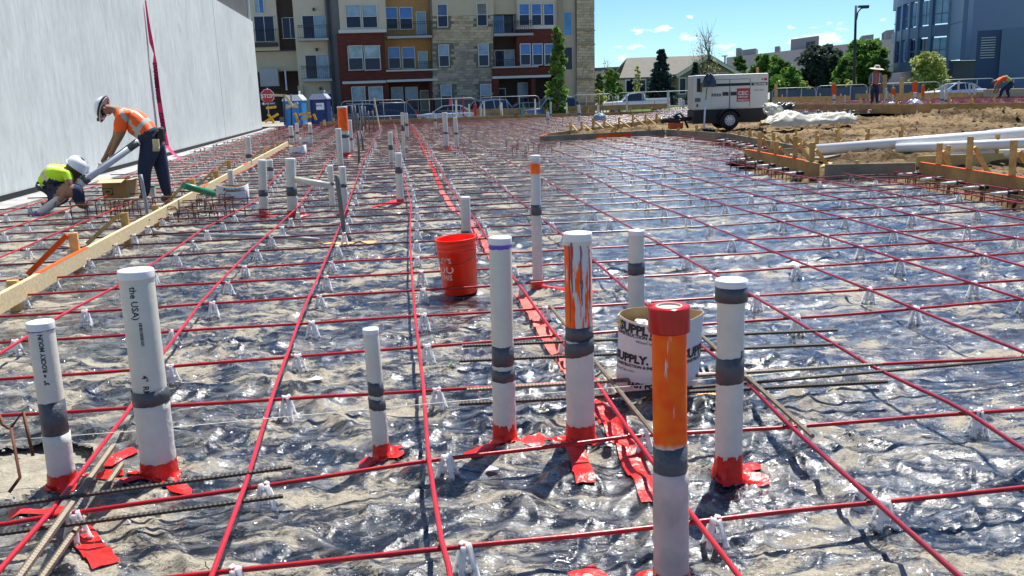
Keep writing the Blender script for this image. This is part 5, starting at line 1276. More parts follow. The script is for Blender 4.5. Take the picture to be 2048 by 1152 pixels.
def balcony(rect, d0, d1, rail_top, posts=10, slab_h=4.5, nm='balcony'):
    x0, y0, x1, y1 = rect   # y0 = slab top, y1 = slab bottom
    mb = MB(); fbx(mb, (x0,y0,x1,y1), d0, d1, ref=d1); s_ = mb.build(nm, M_SLAB, apt)
    mb = MB(); fbx(mb, (x0+.6,rail_top,x1-.6,rail_top+1), d1-.1, d1-.04, ref=d1); fbx(mb, (x0+.6,rail_top+4,x1-.6,rail_top+4.7), d1-.1, d1-.04, ref=d1); fbx(mb, (x0+.6,y0-2,x1-.6,y0-1.2), d1-.1, d1-.04, ref=d1)
    for i in range(posts+1):
        x = x0+.8+(x1-x0-1.6)*i/posts; fbx(mb, (x-.25,rail_top,x+.25,y0-.2), d1-.1, d1-.05, ref=d1)
    for xx in (x0+.6, x1-.6): fbx(mb, (xx-.3, rail_top, xx+.3, rail_top+1), d0, d1-.1, ref=d1)
    mb.build('railing', M_RAIL, s_, kind='stuff')
balcony((595,76.5,657,81), -1.0, .35, 50, 14); balcony((603,158,664,162.5), -1.0, .35, 132, 14)
balcony((775,71.5,864,76), -1.25, .3, 43, 20); balcony((988,66.5,1067,71), -1.3, .4, 41, 18)
mb = MB(); fbx(mb,(838,122,868,123),-.6,-.55); fbx(mb,(838,126,868,126.6),-.6,-.55); [fbx(mb,(838+i*3,123,838.5+i*3,139),-.6,-.56) for i in range(10)]; mb.build('railing', M_RAIL, apt, kind='stuff')
mb = MB(); fbx(mb,(986,119,1034,120),.2,.25); fbx(mb,(986,122.5,1034,123),.2,.25); [fbx(mb,(986+i*4,120,986.5+i*4,132.3),.2,.24) for i in range(13)]; mb.build('railing', M_RAIL, apt, kind='stuff')
mb = MB(); fbx(mb,(500,56,553,57),-1.2,-1.15); [fbx(mb,(500+i*4,57,500.5+i*4,84),-1.2,-1.16) for i in range(14)]; mb.build('railing', M_RAIL, apt, kind='stuff')
apart('balcony', [(498,84,553,92)], -1.5, -1.1, M_RAIL)
apart('roof_edge', [(490,BT-4,1192,BT+1)], -6, .8, M_SLAB)
for px, py in ((626,17),(632,98),(640,177)): 
    mb = MB(); fbx(mb,(px-2,py-3,px+2,py+3),-1,-.7); mb.build('wall_lamp', M_RAIL, apt)
# side wall of the building
# ---------------------------------------------------------------- curved office building on the right
M_OFF = mat('blue_grey_metal_panel', (.12,.18,.31), .5, var=.06, scale=.3); M_OFFL = mat('pale_blue_panel', (.26,.34,.48), .5, var=.05, scale=.3); M_OFFD = mat('dark_blue_panel', (.02,.04,.11), .5, var=.12, scale=.3)
M_OGL = mat('office_dark_glass', (.006,.012,.06), .06, var=.4, scale=.15, spec=.7); M_OGB = mat('office_blue_glass', (.07,.20,.50), .08, var=.5, scale=.2, spec=.6); M_OGP = mat('office_sky_glass', (.25,.42,.60), .1, var=.5, scale=.2)
offb = thing('office_building', 'curved blue grey office building with tall dark windows at the right edge', 'building', W(1880,190,106))
def wallquad(mb, pa, pb, ya, yb, z0, z1, off=0., thick=.4, mi=0):
    """vertical wall piece between two plan points"""
    a = Vector((pa.x,pa.y,0)); b = Vector((pb.x,pb.y,0)); d = (b-a).normalized(); n_ = Vector((d.y,-d.x,0)); 
    if n_.dot(Vector((CAMP.x,CAMP.y,0))-a) < 0: n_ = -n_
    return mb.hexa([a+n_*off+Vector((0,0,z0)), b+n_*off+Vector((0,0,z0)), b+n_*(off-thick)+Vector((0,0,z0)), a+n_*(off-thick)+Vector((0,0,z0)), a+n_*off+Vector((0,0,z1)), b+n_*off+Vector((0,0,z1)), b+n_*(off-thick)+Vector((0,0,z1)), a+n_*(off-thick)+Vector((0,0,z1))])
cols = [(1778,124),(1786,118),(1797,114),(1811,111),(1829,108.5),(1854,106.5),(1893,104.5)]
pl = [W(px, 160, Y) for px, Y in cols]
zt = lambda px, py, Y: W(px, py, Y).z
zA = zt(1880, 47, 105); zB = zt(1880, 59, 105); zC = zt(1880, 119, 105); zTop = zt(1880, -6, 105)
for a, b in zip(pl[:-1], pl[1:]):
    mb = MB(); wallquad(mb, a, b, 0, 0, zB-.7, zA-.1, .0, .6); wallquad(mb, a, b, 0, 0, zC-1.2, zC, .0, .6); wallquad(mb, a, b, 0, 0, zTop, zTop+12, 0, .6); mb.build('spandrel', M_OFF, offb, kind='stuff')
    for (z0, z1, gm) in ((zA-.1, zTop, 0), (zC, zB-.7, 1)):
        c = a.lerp(b,.10); e = a.lerp(b,.86); nn_ = random.Random(int(a.x*10)+gm).random()
        mb = MB(); wallquad(mb, c, e, 0, 0, z0+.15, z1-.15, -.25, .2); g_ = mb.build('window', M_OGL if nn_ < .4 else (M_OGB if nn_ < .8 else M_OGP), offb)
        mb = MB(); m_ = c.lerp(e,.5); wallquad(mb, c.lerp(e,.48), c.lerp(e,.52), 0, 0, z0+.15, z1-.15, -.2, .06); wallquad(mb, c, e, 0, 0, (z0*.6+z1*.4), (z0*.6+z1*.4)+.12, -.19, .06); mb.build('mullion', M_OFF, g_)
    mb = MB(); wallquad(mb, a.lerp(b,.87), b.lerp(a,-.09), 0, 0, zC, zTop, .05, .5); mb.build('pier', M_OFF, offb)
mb = MB()
for a, b in zip(pl[:-1], pl[1:]): wallquad(mb, a, b, 0, 0, -1, zC-1.2, -1.5, .3)
mb.build('dark_base', mat('dark_blue_base', (.018,.028,.06), .5, var=.2, scale=.5), offb)
q0 = W(1893,160,104.5); q1 = W(1926,160,97); q2 = W(2200,160,112)
mb = MB(); wallquad(mb, q0, q1, 0, 0, zt(1905,119,100), 22, 0, .5); mb.build('pale_bay', M_OFFL, offb)  # bay clad in the paler blue panel
mb = MB(); zz = zt(1910,45,100); wallquad(mb, q0, q1, 0, 0, zz, zz+.08, .01, .05); mb.build('joint', M_OFFD, offb)
mb = MB(); wallquad(mb, q1, q2, 0, 0, zt(1960,120,99), 22, -.02, .5); mb.build('side_wall', M_OFF, offb)
mb = MB(); wallquad(mb, q1, q2, 0, 0, -1, zt(1960,120,99), -1.2, .5); mb.build('side_base', MC['dark_blue_base'], offb)
# lower louvred block in front at the right
s0 = W(1948,160,93); s1 = W(2200,160,88)
hz = zt(2000,58,91)
mb = MB(); wallquad(mb, s0, s1, 0, 0, -1, hz, 0, .6); mb.build('service_block', mat('mid_blue_panel', (.035,.07,.17), .5, var=.08, scale=.3), offb)
a0 = W(1996,160,91.8)
mb = MB(); wallquad(mb, a0, s1, 0, 0, -1, hz+.1, .35, .3); mb.build('front_panel', M_OFF, offb)
for (x0, x1, y0, y1, oo) in ((1961,1990,73,118,.03),(2007,2100,66,117,.40)):
    la = W(x0,160,92.5); lb = W(x1,160,91); lq = [p_.lerp(p_,0) for p_ in (la, lb)]
    # put on the block plane
    def onp(px):
        r_ = ray(px,100); d_ = (s1-s0); n_ = Vector((d_.y,-d_.x,0)); t_ = (s0-CAMP).dot(n_)/r_.dot(n_); return CAMP + r_*t_
    la, lb = onp(x0), onp(x1); z1_ = zt((x0+x1)/2, y0, la.y); z0_ = zt((x0+x1)/2, y1, la.y)
    mb = MB(); wallquad(mb, la, lb, 0, 0, z0_, z1_, oo, .1); lv = mb.build('louvre_panel', MC['dark_blue_panel'], offb)
    for i in range(9):
        z_ = z0_+(z1_-z0_)*(i+.3)/9; mb = MB(); wallquad(mb, la, lb, 0, 0, z_, z_+(z1_-z0_)*.045, oo+.12, .1); mb.build('slat', mat('pale_louvre', (.45,.50,.56), .5), lv)
# ---------------------------------------------------------------- far buildings
M_FB = mat('far_grey_stucco', (.34,.33,.32), .9, var=.08, scale=.05); M_FBD = mat('rooftop_unit_grey', (.18,.19,.21), .8, var=.1)
fb = thing('warehouse', 'long low grey building behind the trees with dark rooftop units', 'building', W(1600,180,230))
a = W(1452,160,290); b = W(1830,160,190)
mb = MB(); za = W(1452,115,290).z; zb = W(1780,78,203).z
A_ = Vector((a.x,a.y,0)); B_ = Vector((b.x,b.y,0)); zt2 = (za+zb)/2; bk = Vector((20,60,0))
mb.hexa([A_+Vector((0,0,-2)), B_+Vector((0,0,-2)), B_+bk+Vector((0,0,-2)), A_+bk+Vector((0,0,-2)), A_+Vector((0,0,za)), B_+Vector((0,0,za)), B_+bk+Vector((0,0,za)), A_+bk+Vector((0,0,za))]); mb.build('wall', M_FB, fb)
for f, w_, h_ in ((.05,.03,3),(.10,.10,2.2),(.33,.03,2),(.43,.16,3.4),(.52,.05,2.2),(.80,.05,2),(.90,.05,2.5)):
    c = A_.lerp(B_,f); e = A_.lerp(B_,f+w_); mb = MB(); d_ = bk*.2
    mb.hexa([c+d_+Vector((0,0,za)), e+d_+Vector((0,0,za)), e+d_*2+Vector((0,0,za)), c+d_*2+Vector((0,0,za)), c+d_+Vector((0,0,za+h_)), e+d_+Vector((0,0,za+h_)), e+d_*2+Vector((0,0,za+h_)), c+d_*2+Vector((0,0,za+h_))]); mb.build('rooftop_unit', M_FBD, fb)
for f in (.33,.345,.36,.86,.885): 
    c = A_.lerp(B_,f); e = A_.lerp(B_,f+.006); mb = MB(); wallquad(mb, c, e, 0, 0, za-7, za-4.5, .1, .2); mb.build('window', M_GLD, fb)
lb_ = thing('flat_roofed_building', 'distant low dark roofed building past the apartment corner', 'building', W(1215,150,200))
a = W(1190,160,190); b = W(1262,160,210); mb = MB(); wallquad(mb, a, b, 0, 0, -1, W(1225,142,200).z, 0, 12); mb.build('wall', M_FB, lb_)
mb = MB(); wallquad(mb, a, b, 0, 0, W(1225,143,200).z, W(1225,139.5,200).z, .4, 12); mb.build('roof', M_RAIL, lb_); 
mb = MB(); wallquad(mb, W(1240,160,200), W(1268,160,206), 0, 0, W(1225,143,200).z, W(1250,133,200).z, .6, 8); mb.build('upper_storey', M_FBD, lb_)
# gabled house
M_SHG = mat('grey_brown_shingles', (.17,.16,.13), .9, var=.2, scale=1.2); M_HW = mat('olive_siding', (.30,.27,.16), .9, var=.06)
hs_ = thing('gabled_house', 'single storey clubhouse with grey shingled gable roofs behind the pickup', 'house', W(1360,190,110))
def hp(px, py, Y): return W(px, py, Y)
Yh = 112.
x_l = hp(1243,160,Yh).x; x_r = hp(1484,146,Yh).x; zr_l = hp(1257,122,Yh+5).z; zr = hp(1400,112,Yh+5).z; ze = hp(1243,160,Yh).z; zg = -.8
xr0_ = hp(1256,122,Yh+5).x; xr1 = hp(1410,112,Yh+5).x
mb = MB(); mb.box(((x_l+x_r)/2, Yh+6, (ze+zg)/2), (x_r-x_l-1.0, 11, ze-zg)); mb.build('wall', M_HW, hs_)
zr = (zr+zr_l)/2
mb = MB(); e1 = [Vector((x_l-.3,Yh-.3,ze)), Vector((x_r,Yh-.3,ze)), Vector((xr1+1,Yh+6,zr)), Vector((xr0_,Yh+6,zr))]; up_ = Vector((0,0,.25))
mb.hexa([e1[0],e1[1],e1[2],e1[3],e1[0]+up_,e1[1]+up_,e1[2]+up_,e1[3]+up_]); e2 = [Vector((x_l-.3,Yh+12.3,ze)), Vector((x_r,Yh+12.3,ze))]
mb.hexa([e1[3]+Vector((0,.01,0)),e1[2]+Vector((0,.01,0)),e2[1],e2[0],e1[3]+up_+Vector((0,.01,0)),e1[2]+up_+Vector((0,.01,0)),e2[1]+up_,e2[0]+up_]); mb.build('roof', M_SHG, hs_)
# front gable
gx0, gx1 = hp(1352,150,Yh-3).x, hp(1478,150,Yh-3).x; gm = hp(1416,113,Yh-3); gz = hp(1352,150,Yh-3).z
mb = MB(); mb.add([(gx0+.5,Yh-3,zg),(gx1-.5,Yh-3,zg),(gx1-.5,Yh-3,gz),(gm.x,Yh-3,gm.z-.4),(gx0+.5,Yh-3,gz),(gx0+.5,Yh+3,zg),(gx1-.5,Yh+3,zg),(gx1-.5,Yh+3,gz),(gm.x,Yh+3,gm.z-.4),(gx0+.5,Yh+3,gz)], [(0,1,2,3,4),(9,8,7,6,5),(0,5,6,1),(1,6,7,2),(4,9,5,0)]); mb.build('gable_wall', M_HW, hs_)
for sx, gx in ((0,gx0),(1,gx1)):
    mb = MB(); a = Vector((gx,Yh-3.5,gz-.2)); b = Vector((gm.x,Yh-3.5,gm.z)); c = Vector((gm.x,Yh+5,gm.z)); d = Vector((gx,Yh+5,gz-.2)); o_ = Vector((0,0,.3)); 
    mb.hexa([a,b,c,d,a+o_,b+o_,c+o_,d+o_] if sx == 0 else [b,a,d,c,b+o_,a+o_,d+o_,c+o_]); mb.build('gable_roof', M_SHG, hs_)
    mb = MB(); mb.beam(a+Vector((0,-.06,0)), b+Vector((0,-.06,0)), .08, .35); mb.build('bargeboard', M_WFR, hs_)
for px in (1365, 1258, 1268, 1285):
    c = hp(px, 170, Yh-3 if px == 1365 else Yh-.3); mb = MB(); mb.box((c.x, c.y, 1.6), (.9,.12,2.0)); w_ = mb.build('window', M_WHITE, hs_); mb = MB(); mb.box((c.x, c.y-.08, 1.6), (.65,.04,1.7)); mb.build('pane', M_GLD, w_)
# ---------------------------------------------------------------- trees
def leafmat(name, c, v=.4):
    m, t, b = newmat(name); n = t.nodes; l = t.links
    tc = n.new('ShaderNodeTexCoord'); nz = n.new('ShaderNodeTexNoise'); nz.inputs['Scale'].default_value = 1.6; nz.inputs['Detail'].default_value = 6; l.new(tc.outputs['Object'], nz.inputs['Vector'])
    cr = n.new('ShaderNodeValToRGB'); cr.color_ramp.elements[0].position = .35; cr.color_ramp.elements[1].position = .65
    cr.color_ramp.elements[0].color = (*[x*(1-v) for x in c],1); cr.color_ramp.elements[1].color = (*[x*(1+v) for x in c],1); l.new(nz.outputs['Fac'], cr.inputs[0]); l.new(cr.outputs[0], b.inputs['Base Color'])
    b.inputs['Roughness'].default_value = .55; b.inputs['Specular IOR Level'].default_value = .3
    tr = n.new('ShaderNodeBsdfTranslucent'); l.new(cr.outputs[0], tr.inputs['Color']); ms = n.new('ShaderNodeMixShader'); ms.inputs[0].default_value = .38
    l.new(b.outputs[0], ms.inputs[1]); l.new(tr.outputs[0], ms.inputs[2]); l.new(ms.outputs[0], n['Material Output'].inputs['Surface']); return m
M_L1 = leafmat('fresh_green_leaves', (.15,.28,.05)); M_L2 = leafmat('mid_green_leaves', (.10,.19,.045)); M_L3 = leafmat('spruce_needles', (.035,.075,.075)); M_L4 = leafmat('yellow_green_leaves', (.38,.42,.12)); M_L5 = leafmat('grey_green_leaves', (.07,.095,.075)); M_L6 = leafmat('pale_bud_leaves', (.40,.40,.20))
M_BARK = mat('tree_bark', (.13,.10,.07), .9, var=.3, scale=8)
def tree(name, label, px, py_top, py_base, Y, wpx, leaf, nleaf, ls, shape='round', seed=0, nb=16, cat='tree', group=None, zb=None, clump=.13):
    R_ = random.Random(seed); k = Y/F
    base = W(px, py_base, Y); base.z = -.7 if zb is None else zb; top = W(px, py_top, Y); H = top.z-base.z; RW = wpx*k/2
    t = thing(name, label, cat, base, group)
    mb = MB(); th_ = [0,.2,.4,.6,.85]; wob = [Vector((R_.uniform(-.02,.02)*H*i, R_.uniform(-.02,.02)*H*i, H*f)) for i, f in enumerate(th_)]
    mb.tube([base+w_ for w_ in wob], [H*.022,H*.018,H*.014,H*.009,H*.003], n=7)
    tips = []; cl = []
    lo = {'round':.22,'column':.06,'spruce':.03,'bare':.3}[shape]
    for i in range(nb):
        f = lo+(1-lo)*(i+.5)/nb; a = i*2.4+R_.uniform(-.4,.4)
        if shape == 'spruce': rad = RW*(1.03-f)**.9*R_.uniform(.85,1.1)
        elif shape == 'column': rad = RW*(1.08-.72*f)*R_.uniform(.45,1.15)
        else: rad = RW*math.sqrt(max(.05,1-((f-.55)/.5)**2))*R_.uniform(.5,1.12)
        c = base+Vector((math.cos(a)*rad*.62, math.sin(a)*rad*.62, H*f)); s_ = base+Vector((wob[min(4,int(f*4.5))].x, wob[min(4,int(f*4.5))].y, H*max(.12,f-.14)))
        mid = s_.lerp(c,.5)+Vector((0,0,H*.02)); mb.tube([s_, mid, c], [H*.008, H*.005, H*.002], n=4); 
        if shape == 'bare':
            for _ in range(5):
                e = c+Vector((R_.uniform(-1,1)*RW*.35, R_.uniform(-1,1)*RW*.3, R_.uniform(.02,.25)*H)); mb.tube([mid.lerp(c,R_.random()), e], [H*.003,H*.001], n=3); cl.append((e, RW*.2))
        cr_ = rad*.36 if shape != 'spruce' else rad*.42
        cl.append((c, max(cr_, RW*clump)))
    mb.build('trunk', M_BARK, t)
    if shape != 'bare': cl += [(base+Vector((0,0,H*f)), RW*q) for f, q in ((.4,.38),(.58,.42),(.74,.34),(.9,.15 if shape != 'spruce' else .05))]
    vs = []; fs = []
    for i in range(nleaf):
        c, cr_ = R_.choice(cl); u = Vector((R_.gauss(0,1),R_.gauss(0,1),R_.gauss(0,1))).normalized()*cr_*(R_.random()**.4)
        p_ = c+Vector((u.x,u.y,u.z*(.8 if shape != 'spruce' else .35)))
        if p_.z > top.z+.1 or p_.z < base.z+H*.05: continue
        a = Vector((R_.gauss(0,1),R_.gauss(0,1),R_.gauss(0,.6))).normalized(); b = a.cross(Vector((R_.gauss(0,1),R_.gauss(0,1),R_.gauss(0,1)))).normalized(); s_ = ls*R_.uniform(.6,1.4); n0 = len(vs)
        vs += [p_-a*s_, p_+b*s_*.55, p_+a*s_, p_-b*s_*.55]; fs.append((n0,n0+1,n0+2,n0+3))
    MB().add(vs, fs).build('crown', leaf, t, kind='stuff')
tree('young_tree','slender leafy young tree in front of the apartment building corner', 1117, 55, 208, 62, 60, M_L1, 1700, .20, 'column', 3, 34)
tree('spruce_tree','dark blue spruce in front of the clubhouse roof', 1322, 100, 198, 100, 84, M_L3, 7500, .20, 'spruce', 4, 40)
tree('spruce_tree','second dark spruce peeping out behind the generator top', 1390, 125, 195, 100, 46, M_L3, 2400, .20, 'spruce', 5, 26)
tree('green_tree','bright green tree left of the clubhouse gable', 1222, 140, 195, 108, 40, M_L1, 2200, .22, 'round', 6)
tree('green_tree','dark leafy tree against the apartment building corner', 1199, 148, 195, 112, 26, M_L2, 1200, .22, 'round', 7)
tree('sparse_tree','thin pale tree before the clubhouse left wall', 1275, 132, 198, 96, 36, M_L4, 500, .14, 'column', 8)
tree('bare_tree','bare branching tree rising above the clubhouse gable', 1410, 68, 190, 104, 68, M_L6, 500, .10, 'bare', 9, 22)
tree('green_tree','small dark green tree left of the warehouse', 1480, 112, 190, 130, 44, M_L2, 2000, .26, 'round', 10)
tree('green_tree','leafy tree behind the generator right end', 1530, 110, 192, 120, 74, M_L1, 3600, .26, 'round', 11)
tree('low_tree','low rounded bright green tree right of the generator', 1582, 136, 194, 88, 84, M_L1, 4000, .17, 'round', 12)
tree('dark_tree','broad dark grey green tree in front of the warehouse', 1637, 92, 188, 125, 100, M_L5, 7000, .28, 'round', 13, 44)
tree('big_tree','largest light green tree behind the lamp post', 1726, 82, 188, 120, 122, M_L1, 9000, .28, 'round', 14, 54)
tree('big_tree','green tree right of the lamp post beside the office corner', 1758, 100, 190, 112, 50, M_L2, 2600, .26, 'round', 15)
tree('green_tree','round green tree between the generator and the low bright tree', 1556, 122, 192, 112, 60, M_L2, 2600, .24, 'round', 51)
tree('green_tree','green tree filling the gap left of the lamp post', 1688, 118, 192, 110, 58, M_L2, 2600, .24, 'round', 52)
tree('green_tree','small round tree behind the generator top', 1450, 138, 192, 112, 46, M_L1, 1800, .22, 'round', 53)
tree('blossom_tree','pale yellow green tree in front of the curved office', 1852, 106, 192, 84, 94, M_L4, 4200, .16, 'round', 16, 34)
tree('bare_tree','bare thin tree behind the green tree past the apartment corner', 1214, 124, 190, 125, 24, M_L6, 80, .12, 'bare', 17, 10)
for i, (px, yt, yb, Y, w_) in enumerate([(1700,160,190,95,40),(1755,150,190,95,50),(1605,160,190,100,50),(1240,165,195,92,30),(1200,180,205,80,30),(1225,185,205,80,34),(1505,160,190,105,36),(1670,155,190,100,40)]):
    tree('shrub', 'low green shrub along the fence line behind the slab, %s from the left' % ordn([6,7,4,2,0,1,3,5][i]), px, yt, yb, Y, w_, M_L2 if i%2 else M_L4, 900, .14, 'round', 30+i, 10, cat='shrub', group='shrubs along the fence line')
# ---------------------------------------------------------------- lamp post
lp = thing('street_lamp', 'tall dark street lamp with one arm to the right, before the trees', 'street lamp', W(1708,170,70)); Yl = 70
mb = MB(); a = W(1708,190,Yl); a.z = -.6; mb.tube([a, W(1712,11,Yl)], [.13,.09], n=8); mb.build('pole', M_RAIL, lp)
mb = MB(); mb.tube([W(1713,40,Yl), W(1716,24,Yl), W(1722,17,Yl), W(1730,15,Yl)], .05, n=6); mb.build('arm', M_RAIL, lp)
mb = MB(); mb.box(W(1727,13,Yl), (.75,.35,.16)); mb.box(W(1730,15.5,Yl), (.5,.3,.1)); mb.build('lamp_head', M_RAIL, lp)
for i, (px, yt) in enumerate([(1449,112)]):
    lp = thing('street_lamp', 'small distant street lamp left of the warehouse', 'street lamp', W(px,170,150)); mb = MB(); a = W(px,190,150); a.z = -.6; mb.tube([a, W(px+1,yt,150)], .12, n=6); mb.build('pole', M_RAIL, lp); mb = MB(); mb.box(W(px,yt,150), (.9,.3,.15)); mb.build('lamp_head', M_RAIL, lp)
# ---------------------------------------------------------------- temporary fence panels
M_GALV = mat('galvanised_tube', (.42,.44,.45), .45, metal=.2, var=.1)
FPN = [(812,200,950,62,240),(960,195,1078,63,235),(1146,190,1225,64,226),(1234,186,1385,64,224),(682,203,808,61,240),(645,208,662,60,240),(1545,177,1632,60,205),(1634,172,1735,60,205),(1740,168,1880,58,200),(1884,160,1990,60,195),(1992,158,2100,58,195)]
for i, (x0, yt, x1, Y, yb) in enumerate(FPN):
    a = W(x0, yt, Y); xb = W(x1, yt-(x1-x0)*.03, Y); zt_ = a.z; zb_ = -.6 if x0 < 1400 else -.3
    t = thing('temporary_fence', 'galvanised temporary fence panel at the back of the site, %s from the left' % ordn(sorted(range(len(FPN)), key=lambda q: FPN[q][0]).index(i)), 'fence', (a+xb)/2, 'temporary fence panels behind the slab')
    mb = MB(); r_ = .25
    mb.tube([(a.x,a.y,zb_),(a.x,a.y,zt_-r_),(a.x+.08,a.y,zt_-.07),(a.x+r_,a.y,zt_),(xb.x-r_,a.y,zt_),(xb.x-.08,a.y,zt_-.07),(xb.x,a.y,zt_-r_),(xb.x,a.y,zb_)], .019, n=6, caps=False); mb.build('frame', M_GALV if x0 > 700 or 1 else M_GALV, t)
    mb = MB(); k = 3
    for j in range(1, k): x = a.x+(xb.x-a.x)*j/k; mb.tube([(x,a.y,zb_),(x,a.y,zt_)], .02, n=4)
    mb.tube([(a.x,a.y,.2),(xb.x,a.y,.2)], .015, n=4)
    mb.build('posts', M_GALV, t, kind='stuff')
    mb = MB(); n_ = int((xb.x-a.x)/.22)
    for j in range(n_): x = a.x+(xb.x-a.x)*j/n_; mb.add([(x-.002,a.y,zb_),(x+.002,a.y,zb_),(x+.002,a.y,zt_),(x-.002,a.y,zt_)], [(0,1,2,3)])
    mb.build('wire_mesh', M_DARKP, t, kind='stuff')
# grey privacy mesh behind the right part
M_SCR = mat('blue_grey_fence_screen', (.10,.13,.17), .9, var=.2, scale=1, alpha=1)
for i, (x0, x1, yt) in enumerate([(1540,1636,181),(1636,1740,176),(1745,1850,172)]):
    a = W(x0, yt, 66); b = W(x1, yt-3, 66); MB().hexa([(a.x,66,-.3),(b.x,66,-.3),(b.x,66.03,-.3),(a.x,66.03,-.3),(a.x,66,a.z),(b.x,66,a.z),(b.x,66.03,a.z),(a.x,66.03,a.z)]).build('fence_screen', M_SCR, origin=(a+b)/2, label='blue grey screen cloth along the right fence, %s' % ('left piece','middle piece behind the worker','right piece')[i], cat='screen')
for i in range(9):
    px = 1187+i*6; a = W(px,203,84); MB().hexa([(a.x,84,-.7),(a.x+.14,84,-.7),(a.x+.14,84.05,-.7),(a.x,84.05,-.7),(a.x,84,a.z+.55),(a.x+.14,84,a.z+.55),(a.x+.14,84.05,a.z+.55),(a.x,84.05,a.z+.55)]).build('picket', M_WHITE, origin=a, label='white picket of the short fence past the apartment corner, %s from the left' % ordn(i), cat='picket', group='white pickets past the apartment corner')
# ---------------------------------------------------------------- vehicles
M_TYRE = mat('black_tyre', (.02,.02,.02), .8, var=.1); M_CGL = mat('car_glass', (.02,.03,.045), .05, var=.1, spec=.8)
def section_body(mb, secs, mi=0):
    """secs: list of (x, [(y,z)...]) closed rings -> skinned body"""
    n = len(secs[0][1]); vs = [(x,y,z) for x, ring in secs for y, z in ring]
    fs = [(i*n+j, (i+1)*n+j, (i+1)*n+(j+1)%n, i*n+(j+1)%n) for i in range(len(secs)-1) for j in range(n)]
    fs += [tuple(range(n)), tuple((len(secs)-1)*n+j for j in reversed(range(n)))]
    mb.add(vs, fs, mi, True); return mb
def car(name, label, pos, rz, paint, kind='suv', L=4.6, Wd=1.8):
    t = thing(name, label, {'suv':'car','sedan':'car','pickup':'pickup truck'}[kind], (0,0,0), 'vehicles parked behind the slab')
    if kind == 'suv': prof = [(-.5,.35,.75,.0),(-.49,.35,.95,.0),(-.28,.32,1.02,.0),(-.12,.32,1.05,0),(.2,.32,1.06,0),(.45,.34,1.05,0),(.495,.4,.95,0)]; roof = [(-.20,1.05,.9),(-.08,1.62,.74),(.12,1.70,.74),(.38,1.66,.74),(.48,1.10,.86)]
    elif kind == 'sedan': prof = [(-.5,.35,.65,0),(-.49,.32,.82,0),(-.25,.3,.92,0),(.0,.3,.95,0),(.3,.3,.98,0),(.48,.34,.95,0),(.5,.4,.8,0)]; roof = [(-.20,.93,.88),(-.04,1.38,.70),(.12,1.44,.70),(.24,1.38,.70),(.40,.97,.84)]
    else: prof = [(-.5,.5,.85,0),(-.49,.5,1.08,0),(-.24,.48,1.15,0),(0,.48,1.15,0),(.2,.48,1.15,0),(.49,.5,1.15,0),(.5,.55,1.0,0)]; roof = [(-.22,1.14,.9),(-.12,1.72,.76),(.02,1.80,.76),(.10,1.76,.76),(.13,1.15,.86)]
    def ring(z0, z1, w, tz=.12):
        a = w/2; return [(-a*.92,z0),(a*.92,z0),(a,z0+.12),(a,z1-tz),(a*.93,z1),(-a*.93,z1),(-a,z1-tz),(-a,z0+.12)]
    mb = MB(); section_body(mb, [(x*L, ring(z0,z1,Wd*(.9 if abs(x) > .48 else 1))) for x, z0, z1, _ in prof]); mb.build('body', paint, t)
    mb = MB(); rs = []
    for x, z, w in roof: rs.append((x*L, w*Wd/2, z))
    zb = prof[3][2]-.02
    vs = [];
    for x, hw, z in rs: vs += [(x,-hw,z),(x,hw,z)]
    x0, xN = rs[0][0], rs[-1][0]; n0 = len(vs); hwb = Wd*.47
    vs += [(x,sg*hwb,zb) for x, _, _ in rs for sg in (-1,1)]
    k = len(rs); fs = [(2*i,2*i+2,2*i+3,2*i+1) for i in range(k-1)] + [(n0+2*i,n0+2*i+2,2*i+2,2*i) for i in range(k-1)] + [(2*i+1,2*i+3,n0+2*i+3,n0+2*i+1) for i in range(k-1)]
    fs += [(0,1,n0+1,n0),(2*k-1,2*k-2,n0+2*k-2,n0+2*k-1)]
    mb.add(vs, fs, 0, False); mb.build('windows', M_CGL, t)
    mb = MB()
    inner = rs[1:-1]
    for (a, b) in zip(inner[:-1], inner[1:]): mb.hexa([(a[0],-a[1]-.01,a[2]-.02),(b[0],-b[1]-.01,b[2]-.02),(b[0],b[1]+.01,b[2]-.02),(a[0],a[1]+.01,a[2]-.02),(a[0],-a[1]-.01,a[2]+.03),(b[0],-b[1]-.01,b[2]+.03),(b[0],b[1]+.01,b[2]+.03),(a[0],a[1]+.01,a[2]+.03)])
    mb.build('roof', paint, t)
    mb = MB()
    for sg in (-1,1):
        for i in ([0,1,2,3] if k == 5 else []):
            if i in (1,2) and kind != 'pickup' or i in (0,3) or i == 2:
                a, b = (rs[i], rs[i+1]) if i in (0,3) else (rs[i+1], (rs[i+1][0]+.02, Wd*.47, zb))
                if i in (0,3): p_, q = (a[0],sg*(a[1]+.01),a[2]), (b[0],sg*(b[1]+.01),b[2])
                else: p_, q = (a[0],sg*(a[1]+.01),a[2]), (b[0],sg*(b[1]+.012),b[2])
                mb.beam(p_, q, .05, .07)
    mb.build('pillars', paint, t, kind='stuff')
    for x in (-.32, .31):
        for sg in (-1,1):
            mb = MB(); c = Vector((x*L, sg*(Wd/2-.1), .34)); mb.lathe([(.20,-.115),(.31,-.11),(.34,-.07),(.34,.07),(.31,.11),(.20,.115)], c, 20, axis=(0,1,0)); w_ = mb.build('wheel', M_TYRE, t)
            mb = MB(); mb.lathe([(.001,-.06),(.20,-.06),(.20,.06),(.001,.06)], c, 12, axis=(0,1,0)); mb.build('rim', M_GALV, w_)
